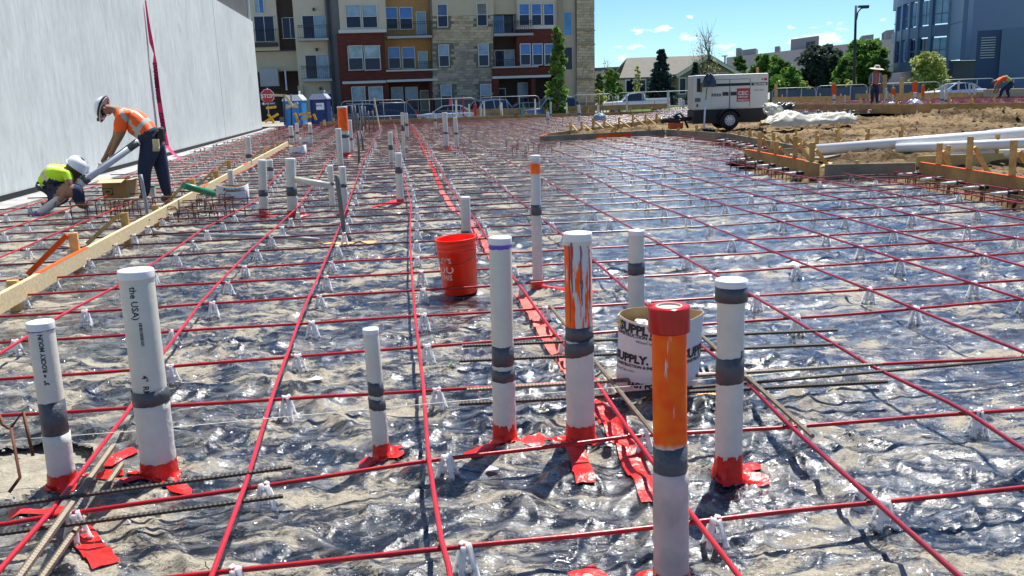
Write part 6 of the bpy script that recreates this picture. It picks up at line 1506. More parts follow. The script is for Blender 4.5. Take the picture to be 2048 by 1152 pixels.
    for sg in (-1,1):
        mb = MB(); mb.box((.492*L, sg*Wd*.40, .95 if kind != 'sedan' else .82), (.10,.22,.28)); mb.build('tail_light', mat('red_lens', (.6,.01,.02), .2, var=0), t)
        mb = MB(); mb.box((-.488*L, sg*Wd*.36, .72 if kind != 'pickup' else .9), (.10,.3,.16)); mb.build('headlight', mat('clear_lens', (.7,.72,.75), .1, var=0), t)
        mb = MB(); mb.box((-.17*L, sg*(Wd/2+.08), zb+.06), (.14,.16,.12)); mb.build('mirror', paint, t)
    if kind == 'pickup':
        mb = MB(); mb.box((.31*L,0,1.158), (.34*L,Wd*.8,.02)); mb.build('bed', M_INK, t)
        for sg in (-1,1): mb = MB(); mb.box((.31*L,sg*Wd*.42,1.22),(.36*L,.35,.14)); mb.build('toolbox', M_WHITE, t)
    if kind == 'suv':
        for sg in (-1,1): mb = MB(); mb.tube([(-.05*L,sg*Wd*.32,1.76),(.34*L,sg*Wd*.32,1.73)], .025, n=5); mb.build('roof_rail', M_GALV, t)
    t.location = pos; t.rotation_euler = (0,0,rz); return t
P = lambda px, Y: Vector((W(px,200,Y).x, Y, -.69))
M_NAVY = mat('navy_car_paint', (.02,.035,.10), .2, var=0, coat=.6); M_SILV = mat('silver_car_paint', (.62,.68,.76), .25, metal=0, var=0, coat=.6); M_BLUE = mat('blue_car_paint', (.16,.22,.34), .2, var=0, coat=.6); M_CWH = mat('white_car_paint', (.75,.77,.80), .25, var=0, coat=.5)
car('parked_car','navy blue car parked left of the tall wooden stake, red tail light at right',P(765,63),.1,M_NAVY,'suv')
car('parked_car','white hatchback parked behind the dark conduit cluster',P(700,66),.3,M_CWH,'suv',4.2)
car('parked_car','grey sedan parked between the silver hatchback and the young tree',P(1040,66),.1,mat('grey_car_paint', (.22,.23,.25), .3, var=0, coat=.5),'sedan')
car('parked_car','pale blue sedan parked between the red stubs and the silver hatchback',P(890,64),.0,M_SILV,'sedan')
car('parked_car','silver blue hatchback with red tail light before the stone wall',P(965,66),.55,M_SILV,'suv',4.2)
car('parked_car','dark car with white roof parked beneath the young tree',P(1098,64),.25,M_BLUE,'suv',4.4)
car('pickup_truck','white pickup truck with side toolboxes parked right of the apartment corner',P(1272,78),-.02,M_CWH,'pickup',5.6,1.95)
cw = car('parked_car','white sedan at the right behind the pale tree and fence',Vector((W(1905,180,70).x,70,-.35)),.1,M_CWH,'sedan')
# ---------------------------------------------------------------- portable toilets
def toilet(label, px0, px1, py_top, Y, body, roofm, sign=False):
    a = W(px0,220,Y); b = W(px1,220,Y); zt_ = W((px0+px1)/2,py_top,Y).z; z0 = -.6; cx = (a.x+b.x)/2; w_ = b.x-a.x
    t = thing('portable_toilet', label, 'portable toilet', (cx,Y,z0), 'portable toilets at the back left')
    mb = MB(); mb.box((cx,Y+.6,(z0+zt_-.35)/2),(w_*.94,1.2,zt_-.35-z0)); mb.build('cabin', body, t, bevel=.03)
    mb = MB(); z1 = zt_-.35; h_ = w_/2
    sec = [(-h_,z1-.02),(h_,z1-.02),(h_,z1+.05),(h_*.62,zt_-.02),(-h_*.62,zt_-.02),(-h_,z1+.05)]
    vs = [(cx+x,Y-.05,z) for x, z in sec]+[(cx+x,Y+1.25,z) for x, z in sec]; k = 6
    mb.add(vs, [tuple(range(k)), tuple(k+j for j in reversed(range(k)))]+[(j,k+j,k+(j+1)%k,(j+1)%k) for j in range(k)]); mb.build('roof', roofm, t)
    mb = MB(); mb.box((cx+.03,Y-.02,(z0+z1)/2+.02),(w_*.62,.05,(z1-z0)*.92)); d_ = mb.build('door', body, t, bevel=.015)
    mb = MB(); mb.box((cx+w_*.28,Y-.06,(z0+z1)/2),(.04,.04,.22)); mb.build('handle', M_INK, d_)
    for sg in (-1,1): 
        mb = MB(); mb.box((cx+sg*w_*.44,Y-.03,(z0+z1)/2),(.06,.06,(z1-z0))); mb.build('corner_rib', body, t)
    mb = MB(); mb.tube([(cx+w_*.2,Y+1,zt_-.1),(cx+w_*.2,Y+1,zt_+.2)], .05, n=6); mb.build('vent_pipe', roofm, t)
    if sign:
        mb = MB(); mb.box((cx+.1,Y-.055,z1-.45),(w_*.44,.02,.42)); s_ = mb.build('sign', M_WHITE, t)
        vs, fs = text_geo('RENTAL', .15, .004); mb = MB().add([(cx-.22+v.x*.85,Y-.07,z1-.45+v.y) for v in vs], fs); mb.build('lettering', M_INK, s_)
toilet('bright blue portable toilet with white roof, left one', 566, 606, 189, 54, mat('sky_blue_plastic', (.02,.20,.50), .5, var=.1), M_WHITE)
toilet('dark blue portable toilet with grey roof and white sign, right one', 620, 656, 187, 58, mat('dark_blue_plastic', (.01,.025,.14), .5, var=.1), mat('lilac_grey_plastic', (.42,.44,.55), .5), True)
# stop sign + one way
t = thing('stop_sign', 'red STOP sign above a ONE WAY arrow plate at the end of the grey wall', 'sign', W(535,215,50)); Yq = 50
c = W(535,192,Yq); R8 = 14.0*Yq/F
mb = MB(); mb.tube([W(537,232,Yq)+Vector((0,.05,0)), W(534,176,Yq)+Vector((0,.05,0))], .03, n=6); mb.build('post', M_GALV, t)
for rr_, m, dy, nm in ((R8, M_WHITE, 0, 'white_rim'), (R8*.92, mat('stop_red', (.55,.015,.02), .4, var=0), -.012, 'red_plate')):
    ps = [(c.x+math.cos(math.pi/8+j*math.pi/4)*rr_, Yq+dy, c.z+math.sin(math.pi/8+j*math.pi/4)*rr_) for j in range(8)]
    mb = MB(); mb.add(ps+[(p_[0],p_[1]+.01,p_[2]) for p_ in ps], [tuple(range(8)), tuple(8+j for j in reversed(range(8)))]+[(j,8+j,8+(j+1)%8,(j+1)%8) for j in range(8)]); mb.build(nm, m, t)
vs, fs = text_geo('STOP', R8*.72, .006); wv = max(v.x for v in vs); MB().add([(c.x-wv/2+v.x,Yq-.02,c.z-R8*.26+v.y) for v in vs], fs).build('lettering', M_WHITE, t)
c2 = W(538,207,Yq); MB().box(c2, (28*Yq/F,.02,7.5*Yq/F)).build('one_way_plate', M_INK, t)
vs, fs = text_geo('ONE WAY', .12, .003); wv = max(v.x for v in vs); MB().add([(c2.x-wv/2+.05+v.x,Yq-.02,c2.z-.045+v.y) for v in vs], fs).build('plate_lettering', M_WHITE, t)
MB().add([(c2.x-.40,Yq-.02,c2.z),(c2.x-.26,Yq-.02,c2.z-.09),(c2.x-.26,Yq-.02,c2.z+.09)], [(0,1,2)]).build('arrow', M_WHITE, t)
# black posts with a chain, stacked lumber, yellow sawhorse pieces
for i, px in enumerate((569,583)):
    MB().tube([W(px,250,47), W(px-1,188,47)], .035, n=6).build('black_post', M_RAIL, origin=W(px,250,47), label='thin black post before the blue toilet, %s' % ('left','right')[i], cat='post')
M_YEL = mat('yellow_wood', (.70,.38,.03), .7, var=.2)
j_ = 0
for (a, b, m) in [((530,244),(556,228),M_YEL),((536,228),(548,246),M_YEL),((532,216),(552,214),M_YEL),((570,190),(585,212),M_WOOD),((572,216),(596,206),M_WOOD),((589,226),(598,246),M_YEL),((598,229),(620,226),M_YEL),((603,238),(622,232),M_YEL),((612,246),(600,262),M_WOOD),((627,228),(632,240),M_YEL),((648,240),(650,258),M_WOOD),((596,214),(572,212),M_WOOD),((540,190),(568,191),M_WOOD)]:
    Yp = 46+j_*.15; MB().beam(W(a[0],a[1],Yp), W(b[0],b[1],Yp), .06, .12).build('lumber_piece', m, origin=W(a[0],a[1],Yp), label='%s lumber piece in the tangle by the toilets, %s of the tangle from the left' % ('yellow' if m == M_YEL else 'pale', ordn(j_)), cat='lumber', group='lumber pieces tangled before the toilets'); j_ += 1
# stakes in the far slabs with orange tops
FS = [(1540,167,212,7,1),(1553,1,1,0,0)]
far_st = [(1668,165,205,6,'orange top'),(1803,155,200,6,''),(1830,162,195,7,'orange'),(1770,150,190,6,''),(1846,170,200,4,'orange'),(1787,175,200,5,'orange'),(1552,167,200,5,''),(1515,134,160,4,''),(1752,168,208,5,'orange')]
si = 0
for (px, y0, y1, w_, c) in far_st:
    Yp = 40 if px != 1515 else 31.2; a = W(px,y1,Yp); b = W(px,y0,Yp); k = w_*Yp/F
    t = thing('tall_stake', 'tall wooden stake standing in the far right slab area, %s from the left%s' % (ordn(sorted(q[0] for q in far_st).index(px)), ', orange painted' if c else ''), 'stake', a, 'tall stakes in the far right slab')
    MB().beam(a, b, k, k, up=(0,1,0)).build('post', M_STAKE, t)
    if c: MB().beam(a.lerp(b,.3), a.lerp(b,.9), k*1.08, k*1.08, up=(0,1,0)).build('painted_part', M_ORNG, t)
rp = [(1884,172,208,7),(1892,168,210,6),(1917,163,180,4),(1939,168,190,4),(1949,168,190,4),(1772,176,208,5),(1786,190,205,4),(1757,192,212,5),(1770,198,212,4),(1830,185,205,8),(1690,190,205,3),(1668,190,208,6)]
for i, (px, y0, y1, w_) in enumerate(rp):
    Yp = 38; pipe('far_pipe_stub', (px,y0), (px,y1), w_, 'white pipe stub in the far right slab, %s from the left' % ordn(sorted(q[0] for q in rp).index(px)), Y=Yp, cap='none', tapes=[(y1-10,y1-7)] if w_ > 4 else (), group='white stubs in the far right slab')
# lavender wrapped bundles
def heap(name, label, px, py, Y, wpx, hpx, m, seed=0, cat='plastic wrap', depth=.7, n=1, lean=0):
    k = Y/F; c = W(px, py, Y); rx, rz_ = wpx*k/2, hpx*k; mb = MB(); vs = []; nu, nv = 28, 10
    for i in range(nv+1):
        v = i/nv*math.pi/2
        for j in range(nu):
            u = 2*math.pi*j/nu; q = 1+.25*float(noise2(np.array([math.cos(u)*2.2+seed]), np.array([math.sin(u)*2.2+v*3]), 5)[()][0])+.10*float(noise2(np.array([math.cos(u)*7+seed]), np.array([math.sin(u)*7+v*8]), 6)[0])
            vs.append((c.x+math.cos(u)*math.cos(v)*rx*q, c.y+math.sin(u)*math.cos(v)*rx*depth*q, c.z+math.sin(v)*rz_*q-.03))
    mb.add(vs, [(i*nu+j, i*nu+(j+1)%nu, (i+1)*nu+(j+1)%nu, (i+1)*nu+j) for i in range(nv) for j in range(nu)], 0, True)
    return mb.build(name, m, origin=c, label=label, cat=cat)
M_LAV = mat('lavender_grey_sheet', (.34,.36,.46), .4, var=.3, scale=6, bump=.5, bscale=12)
heap('plastic_wrap','lavender grey plastic wrapped bundle in the far right slab', 1828, 215, 35, 34, 17, M_LAV, 3)
heap('plastic_wrap','smaller lavender plastic sheet left of the bigger bundle', 1783, 212, 36, 22, 9, M_LAV, 5)
heap('plastic_wrap','blue grey wrapped bundle beyond the dirt wedge', 1199, 239, 41, 26, 13, mat('blue_grey_wrap', (.30,.38,.46), .5, var=.25, scale=6, bump=.5), 7)
# ---------------------------------------------------------------- generator trailer
Yg = 27.0; kg = Yg/F
gen = thing('generator_trailer', 'white towable generator with black chassis and red CEC plate, parked on the dirt', 'generator', W(1460,256,Yg), None)
gx = lambda px: W(px,200,Yg).x
gz = lambda py, px=1460: W(px,py,Yg).z
M_GEN = mat('cream_white_enamel', (.66,.66,.60), .35, var=.04, scale=2); M_BLK = mat('black_chassis', (.012,.012,.014), .55, var=.2)
x0, x1 = gx(1388), gx(1536); zb_, ztp = gz(218), gz(148.5)
sx_, sz_ = (x1-x0), (ztp-zb_); D = 1.0
mb = MB(); mb.box(((x0+x1)/2, Yg+D/2, (zb_+ztp)/2), (sx_, D, sz_)); mb.build('enclosure', M_GEN, gen, bevel=.03)
def gp(px, py): # pixel -> x,z on the front face
    q = W(px, py, Yg-.01); return q.x, q.z
def gbox(name, r_, m, d=.012, parent=gen, dep=None):
    a = gp(r_[0], (r_[1]+r_[3])/2)[0]; b = gp(r_[2], (r_[1]+r_[3])/2)[0]; xm = (r_[0]+r_[2])/2; z1_ = gp(xm, r_[1])[1]; z0_ = gp(xm, r_[3])[1]
    return MB().box(((a+b)/2, Yg-d/2, (z0_+z1_)/2), (b-a, d, z1_-z0_)).build(name, m, parent)
M_SEAM = mat('panel_gap', (.16,.16,.14), .7, var=0)
gbox('black_stripe', (1424,166.5,1500,172), M_BLK, .006)
dl = gbox('door', (1422,175,1458,215), M_GEN, .014); dr = gbox('door', (1460.5,174.5,1498,214.5), M_GEN, .014)
gbox('seam', (1458.6,158,1460,216), M_SEAM, .004); gbox('seam', (1499.5,158,1500.7,213), M_SEAM, .004); gbox('seam', (1422,158.2,1500,159.2), M_SEAM, .004)
gbox('latch', (1445,184,1457,191.5), M_INK, .02, dl); gbox('latch', (1461,183.5,1473,191), M_INK, .02, dr)
for i in range(4):
    gbox('vent_slot', (1423+i*5,187,1427+i*5,193), M_SEAM, .018, dl)
pl_ = gbox('red_plate', (1473.5,176.5,1499,203), mat('cec_red', (.45,.02,.03), .4, var=0), .022)
def gtext(s, px, py, size, m, parent, d=.028, bold=.004, wpx=None):
    vs, fs = text_geo(s, size, bold); wv = max(v.x for v in vs); x_, z_ = gp(px, py); sx = (gp(px+wpx,py)[0]-x_)/wv if wpx else 1
    return MB().add([(x_+v.x*sx, Yg-d, z_+v.y) for v in vs], fs).build('lettering', m, parent)
gtext('CEC', 1475.5, 190, .15, M_WHITE, pl_, wpx=21); gtext('CENTURY', 1475.5, 195.5, .065, M_WHITE, pl_, wpx=21, bold=.002); gtext('303.287.2131', 1475.5, 201.5, .055, M_WHITE, pl_, wpx=21, bold=.002)
bp_ = gbox('black_nameplate', (1503,165,1535,170.5), M_BLK, .01); gtext('MQ POWER', 1507, 169.8, .06, M_WHITE, bp_, .016, wpx=26, bold=.003)
gtext('GEN-4003', 1508, 181.5, .05, M_DARKP, gen, .004, wpx=20, bold=.001)
gbox('red_marker', (1528,156,1534.5,160.5), MC['red_lens'], .02); gbox('red_marker', (1523,157,1526,160), MC['red_lens'], .01)
gbox('control_recess', (1394,157,1401,184), M_INK, .004); gbox('control_box', (1401,166,1404,185), M_SEAM, .02); gbox('socket_panel', (1390,196,1401,204), M_DARKP, .01); gbox('socket', (1393,208,1396,214), M_INK, .012)
gbox('bottom_vent', (1474,211,1496,212.3), M_SEAM, .01); gbox('bottom_vent', (1429,211.5,1440,212.6), M_SEAM, .01)
MB().box(((x0+x1)/2-.15, Yg+D/2, ztp+.035), (.3,.3,.07)).build('lifting_eye', M_SEAM, gen)
# chassis
zc = gz(246)
MB().box(((x0+x1)/2+.0, Yg+D/2, (zb_+zc)/2), (sx_*1.0, D*.94, zb_-zc-.004)).build('chassis', M_BLK, gen)
wxp = gx(1457); zw = gz(240, 1457); rw = 18.5*kg
for yy_ in (Yg-.12, Yg+D+.02):
    mb = MB(); mb.lathe([(rw*.55,-.10),(rw*.9,-.10),(rw,-.06),(rw,.06),(rw*.9,.10),(rw*.55,.10)], (wxp,yy_,zw), 28, axis=(0,1,0)); w_ = mb.build('wheel', M_TYRE, gen)
    mb = MB(); mb.lathe([(rw*.57,.095),(rw*.50,.06),(rw*.30,.085),(rw*.12,.09),(rw*.12,.12),(.001,.125)], (wxp,yy_,zw), 24, axis=(0,-1,0)); mb.lathe([(rw*.57,-.08),(.001,-.08)], (wxp,yy_,zw), 24, axis=(0,-1,0)); rm_ = mb.build('rim', M_WHITE, w_)
    mb = MB()
    for j in range(8):
        a = j*math.pi/4; mb.lathe([(rw*.06,.0),(rw*.06,.012),(.001,.012)], (wxp+math.cos(a)*rw*.38, yy_-.078, zw+math.sin(a)*rw*.38), 8, axis=(0,-1,0))
    mb.build('rim_holes', M_INK, w_, kind='stuff')
mb = MB()
for j in range(9):
    a0 = math.pi*(.08+.84*j/9); a1 = math.pi*(.08+.84*(j+1)/9)
    for (r_a, r_b) in ((rw*1.15, rw*1.22),):
        P_ = lambda a, r_, y: (wxp+math.cos(a)*r_, y, zw+math.sin(a)*r_)
        mb.hexa([P_(a0,r_a,Yg-.24),P_(a1,r_a,Yg-.24),P_(a1,r_a,Yg+.0),P_(a0,r_a,Yg+.0),P_(a0,r_b,Yg-.24),P_(a1,r_b,Yg-.24),P_(a1,r_b,Yg+.0),P_(a0,r_b,Yg+.0)])
mb.build('mudguard', M_BLK, gen)
mb = MB(); a = Vector((x0,Yg+D/2,zc+.15)); mb.beam(a, a+Vector((-.9,0,-.05)), .12, .12); mb.build('tow_bar', M_BLK, gen)
# folded black cover on top, jack pole
M_BAG = mat('black_bin_liner', (.03,.04,.055), .3, var=.3, scale=9, bump=.5, bscale=14)
heap('rubber_bag','shiny black bag hanging over the left top corner of the generator', 1418, 172, Yg-.25, 24, 26, M_BAG, 9, 'bag', .8)
mp_ = thing('measuring_pole', 'green and white pole leaning up in front of the generator', 'pole', W(1408,254,Yg-.6))
MB().tube([W(1408,256,Yg-.6), W(1411,200,Yg-.45)], .025, n=6).build('lower_pole', M_WHITE, mp_); MB().tube([W(1410,210,Yg-.47), W(1415,168,Yg-.35)], .016, n=6).build('green_pole', M_GREEN, mp_)
MB().beam(W(1398,257,Yg-.7), W(1425,256,Yg-.5), .12, .03).build('foot_plate', M_GALV, mp_)
# orange plate compactor left of it
cp = thing('vacuum_machine', 'orange and black small machine with bent handle left of the generator', 'machine', W(1352,252,Yg+.3)); Yv = Yg+.3
mb = MB(); c = W(1351,251,Yv); mb.box(c, (.42,.3,.20)); mb.build('tank', mat('dull_orange_steel', (.62,.10,.02), .6, var=.2), cp, bevel=.04)
mb = MB(); c = W(1349,241,Yv); mb.box(c, (.34,.3,.14), rot=Matrix.Rotation(.25,3,'Y')); mb.box(c+Vector((.05,0,.10)), (.18,.2,.10)); mb.build('motor_hood', M_BLK, cp, bevel=.03, kind='stuff')
mb = MB(); mb.tube([W(1350,232,Yv-.1), W(1360,226,Yv-.1), W(1368,236,Yv-.1), W(1376,256,Yv-.1)], .035, n=6); mb.build('hose', M_BLK, cp)
# ---------------------------------------------------------------- pale bundle
M_TARP = mat('ivory_tarp', (.50,.48,.38), .5, var=.15, scale=5, bump=.7, bscale=7)
def roll(name, label, p, q, r0_, r1_, m, seed, cat='tarpaulin', origin=None, parent=None, prof=None):
    p = Vector(p); q = Vector(q); d = (q-p).normalized(); x = Vector((0,0,1)); y = d.cross(x).normalized(); nu, nv = 30, 36; vs = []
    for i in range(nv+1):
        f = i/nv; c = p.lerp(q,f); rad = (r0_+(r1_-r0_)*f)*(.55+.45*min(1, min(f,1-f)*8)) if not prof else float(np.interp(f, *prof))
        for j in range(nu):
            u = 2*math.pi*j/nu; a = np.array([f*5+seed]); b = np.array([u*1.1])
            w_ = 1+.18*float(noise2(a+math.cos(u)*1.5, b*0+math.sin(u)*1.5, 31)[0])+.30*float(1-abs(noise2(a*.9+math.cos(u)*2.5, b*0+math.sin(u)*2.5, 33)[0])*2.5)*.5
            z_ = math.sin(u)*rad*w_*.85; vs.append(c+y*(math.cos(u)*rad*w_*1.1)+Vector((0,0,max(z_,-rad*.75))))
    mb = MB().add(vs, [(i*nu+j, i*nu+(j+1)%nu, (i+1)*nu+(j+1)%nu, (i+1)*nu+j) for i in range(nv) for j in range(nu)]+[tuple(reversed(range(nu))), tuple(nv*nu+j for j in range(nu))], 0, False)
    if parent: return mb.build(name, m, parent)
    return mb.build(name, m, origin=p, label=label, cat=cat)
Yt = 25.6
tt_ = thing('tarp_bundle', 'long crumpled ivory tarpaulin bundle lying on the dirt right of the generator', 'tarpaulin', W(1600,250,Yt))
nu, nv = 44, 110; vs = []; pa_ = W(1530,250,Yt-.7); pb_ = W(1699,240,Yt+1.2)
for i in range(nv+1):
    f = i/nv; c = pa_.lerp(pb_, f); rad = float(np.interp(f, [0,.04,.12,.28,.42,.52,.75,.93,.96,1], [.10,.22,.34,.38,.26,.24,.27,.26,.18,.22])); wdt = float(np.interp(f, [0,.1,.3,.5,1], [.25,.5,.6,.42,.40]))
    for j in range(nu):
        u = math.pi*j/(nu-1); e = math.cos(u); g1 = float(noise2(np.array([f*5.5+e*1.6]), np.array([e*1.8-f*3]), 31)[0]); g2 = float(noise2(np.array([f*22-e*2.2]), np.array([e*3.0+f*6]), 33)[0])
        rg_ = (1-abs(g1)*2.2)*.30+(1-abs(g2)*2.4)*.04
        vs.append(c+Vector((0.1*e, -e*wdt, 0))+Vector((0,0,-.04+math.sin(u)**.7*rad*(.82+rg_))))
MB().add(vs, [(i*nu+j, (i+1)*nu+j, (i+1)*nu+j+1, i*nu+j+1) for i in range(nv) for j in range(nu-1)], 0, True).build('draped_tarpaulin', M_TARP, tt_)
roll('tarp_end', '', W(1534,214,Yt+.3), W(1556,228,Yt-.3), .16, .22, M_TARP, 8, parent=tt_)
roll('plastic_roll','rolled black plastic behind the ivory tarpaulin bundle', W(1548,214,Yt+1.6), W(1588,213,Yt+1.8), .16, .14, M_BAG, 4, 'plastic roll')
roll('dirt_slab','flat brown board under the right end of the generator', W(1522,245,Yt+.2), W(1545,241,Yt+.6), .06, .06, M_STAKE, 4, 'board')
# ---------------------------------------------------------------- people
M_SKIN = mat('tanned_skin', (.30,.15,.09), .6, var=.08, scale=8); M_HIV = mat('orange_work_shirt', (1.0,.12,.008), .75, var=.08, scale=6, bump=.3, bscale=10)
M_LIME = mat('lime_vest', (.50,.80,.02), .75, var=.06, bump=.3, bscale=10); M_JEAN = mat('navy_work_trousers', (.018,.028,.065), .85, var=.25, scale=9, bump=.3, bscale=12)
M_REFL = mat('grey_reflective_stripe', (.42,.44,.38), .4, var=.15); M_BOOT = mat('brown_boot', (.16,.09,.04), .8, var=.2); M_HAT = mat('white_hard_hat', (.74,.76,.78), .3, var=.03)
M_HAIR = mat('brown_hair', (.10,.06,.03), .8, var=.3); M_GLOVE = mat('tan_glove', (.60,.50,.28), .8, var=.15); M_BLKB = mat('black_strap', (.012,.012,.014), .6, var=.1)
M_GREY = mat('grey_shirt', (.20,.21,.26), .85, var=.1); M_STRAW = mat('straw_hat', (.60,.53,.38), .8, var=.1)
def body(parent, joints, edges, mats_, root='pelvis', label=None, sub=2, stripe=None):
    """joints: name->(pos, radius, material index); one continuous skinned mesh"""
    names = list(joints); idx = {n: i for i, n in enumerate(names)}
    me = bpy.data.meshes.new('skel'); me.from_pydata([joints[n][0] for n in names], [(idx[a], idx[b]) for a, b in edges], []); o = bpy.data.objects.new('skel', me); COL.objects.link(o)
    sm = o.modifiers.new('skin','SKIN'); sm.branch_smoothing = .6
    if not me.skin_vertices: me.attributes.new('skin','SKIN','POINT') if False else None
    for n in names:
        sv = me.skin_vertices[0].data[idx[n]]; r = joints[n][1]; sv.radius = (r, r) if not isinstance(r, tuple) else r; sv.use_root = (n == root)
    ss = o.modifiers.new('sub','SUBSURF'); ss.levels = sub
    dg = bpy.context.evaluated_depsgraph_get(); dg.update(); m2 = bpy.data.meshes.new_from_object(o.evaluated_get(dg)); bpy.data.objects.remove(o)
    off = wloc(parent)
    for m in mats_: m2.materials.append(m)
    E_ = [(Vector(joints[a][0]), Vector(joints[b][0]), joints[a][2], joints[b][2]) for a, b in edges]
    for p in m2.polygons:
        c = Vector(p.center); best = 1e9; mi = 0
        for a, b, ma, mb_ in E_:
            d = b-a; t_ = max(0, min(1, (c-a).dot(d)/max(1e-9, d.dot(d)))); q = (c-(a+d*t_)).length
            if q < best: best = q; mi = ma if t_ < .5 else mb_
        if stripe: mi = stripe(c, mi)
        p.material_index = mi; p.use_smooth = True
    for v in m2.vertices: v.co -= off
    m2.name = 'body'; b_ = bpy.data.objects.new('body', m2); linkobj(b_); b_.parent = parent
    if label: b_['label'] = label
    return b_
def fingers(mb, hand, dirv, palmn, side, curl=.5, s=1.):
    d = Vector(dirv).normalized(); n_ = Vector(palmn).normalized(); x = d.cross(n_).normalized()*side
    for i, (o_, L_) in enumerate(((-.032,.068),(-.011,.078),(.011,.072),(.032,.056))):
        p0 = Vector(hand)+x*o_*s+d*.03*s; p1 = p0+(d*math.cos(curl*.5)+n_*math.sin(curl*.5))*L_*.45*s; p2 = p1+(d*math.cos(curl*1.3)+n_*math.sin(curl*1.3))*L_*.35*s; p3 = p2+(d*math.cos(curl*2)+n_*math.sin(curl*2))*L_*.25*s
        mb.tube([p0,p1,p2,p3], [.0105*s,.0098*s,.009*s,.0075*s], n=6)
    p0 = Vector(hand)-x*.035*s-d*.02*s; mb.tube([p0, p0+(-x*.7+d*.6)*.04*s, p0+(-x*.5+d*1.1+n_*.5)*.06*s], [.013*s,.011*s,.009*s], n=6)
def stripe(mb, p0, p1, p2, r, w=.05):
    pass
def bandring(mb, a, b, f, r, w, rz=1., mi=0, tilt=None):
    """a band round the limb/torso axis a-b at fraction f"""
    a = Vector(a); b = Vector(b); ax = (b-a).normalized(); c = a.lerp(b, f)
    if tilt: ax = (ax+Vector(tilt)).normalized()
    n = 28; x = Vector((0,1,0)); x = (x-ax*x.dot(ax)).normalized(); y = ax.cross(x)
    rx, ry = (r if isinstance(r, tuple) else (r, r)); vs = []
    for sgn in (-1,1):
        for j in range(n): u = 2*math.pi*j/n; vs.append(c+ax*w/2*sgn+x*math.cos(u)*rx+y*math.sin(u)*ry)
    mb.add(vs, [(j,(j+1)%n,n+(j+1)%n,n+j) for j in range(n)], mi, True)
def hardhat(parent, c, up, fwd, s=1., m=M_HAT, brim=True):
    up = Vector(up).normalized(); fwd = Vector(fwd); fwd = (fwd-up*fwd.dot(up)).normalized(); rt = fwd.cross(up)
    prof = [(.142,0),(.140,.03),(.128,.07),(.10,.105),(.06,.125),(.001,.132)]; n = 24; vs = []
    for r_, z_ in prof:
        for j in range(n):
            u = 2*math.pi*j/n; vs.append(Vector(c)+(fwd*math.cos(u)*r_*1.12+rt*math.sin(u)*r_*.95+up*z_)*s)
    mb = MB().add(vs, [(i*n+j, i*n+(j+1)%n, (i+1)*n+(j+1)%n, (i+1)*n+j) for i in range(5) for j in range(n)], 0, True)
    o = mb.build('hard_hat', m, parent)
    vs = []
    for k_ in (0,1):
        for j in range(n):
            u = 2*math.pi*j/n; f = max(0,math.cos(u))**2; e = (.012+.055*f)*k_; vs.append(Vector(c)+(fwd*math.cos(u)*(.142*1.12+e)+rt*math.sin(u)*(.142*.95+e*.6)-up*(.006*k_))*s)
    mb = MB().add(vs+[v-up*.006*s for v in vs], [(j,(j+1)%n,n+(j+1)%n,n+j) for j in range(n)]+[(2*n+n+j,2*n+n+(j+1)%n,2*n+(j+1)%n,2*n+j) for j in range(n)]+[(n+j,n+(j+1)%n,3*n+(j+1)%n,3*n+j) for j in range(n)], 0, True); mb.build('hat_brim', m, o)
    mb = MB(); pts = [Vector(c)+(fwd*math.cos(a)*.165+up*math.sin(a)*.138)*s for a in [math.pi*i/10 for i in range(11)]]; mb.tube(pts, .009*s, n=4); mb.build('ridge', m, o)
    return o, rt, up, fwd
def headbits(parent, c, fwd, up, r=.1, hair=M_HAIR):
    fwd = Vector(fwd).normalized(); up = Vector(up); up = (up-fwd*up.dot(fwd)).normalized(); rt = fwd.cross(up); c = Vector(c)
    mb = MB(); mb.tube([c+fwd*r*.80+up*r*.12, c+fwd*r*1.18-up*r*.12, c+fwd*r*.92-up*r*.2], [r*.09,r*.15,r*.08], n=6); mb.build('nose', M_SKIN, parent)
    for sg in (-1,1):
        mb = MB(); e = c+rt*sg*r*.86-up*r*.05; mb.tube([e+up*r*.25, e+rt*sg*r*.12+up*r*.1-fwd*r*.1, e-up*r*.25], [r*.1,r*.17,r*.09], n=6); mb.build('ear', M_SKIN, parent)
        mb = MB(); e = c+fwd*r*.86+rt*sg*r*.34+up*r*.14; mb.lathe([(r*.1,0),(.001,r*.06)], e, 8, axis=fwd); mb.build('eye', M_INK, parent)
    mb = MB(); m_ = c+fwd*r*.90-up*r*.48; mb.beam(m_-rt*r*.28, m_+rt*r*.28, r*.06, r*.06); mb.build('mouth', mat('lip', (.25,.09,.07), .6, var=0), parent)
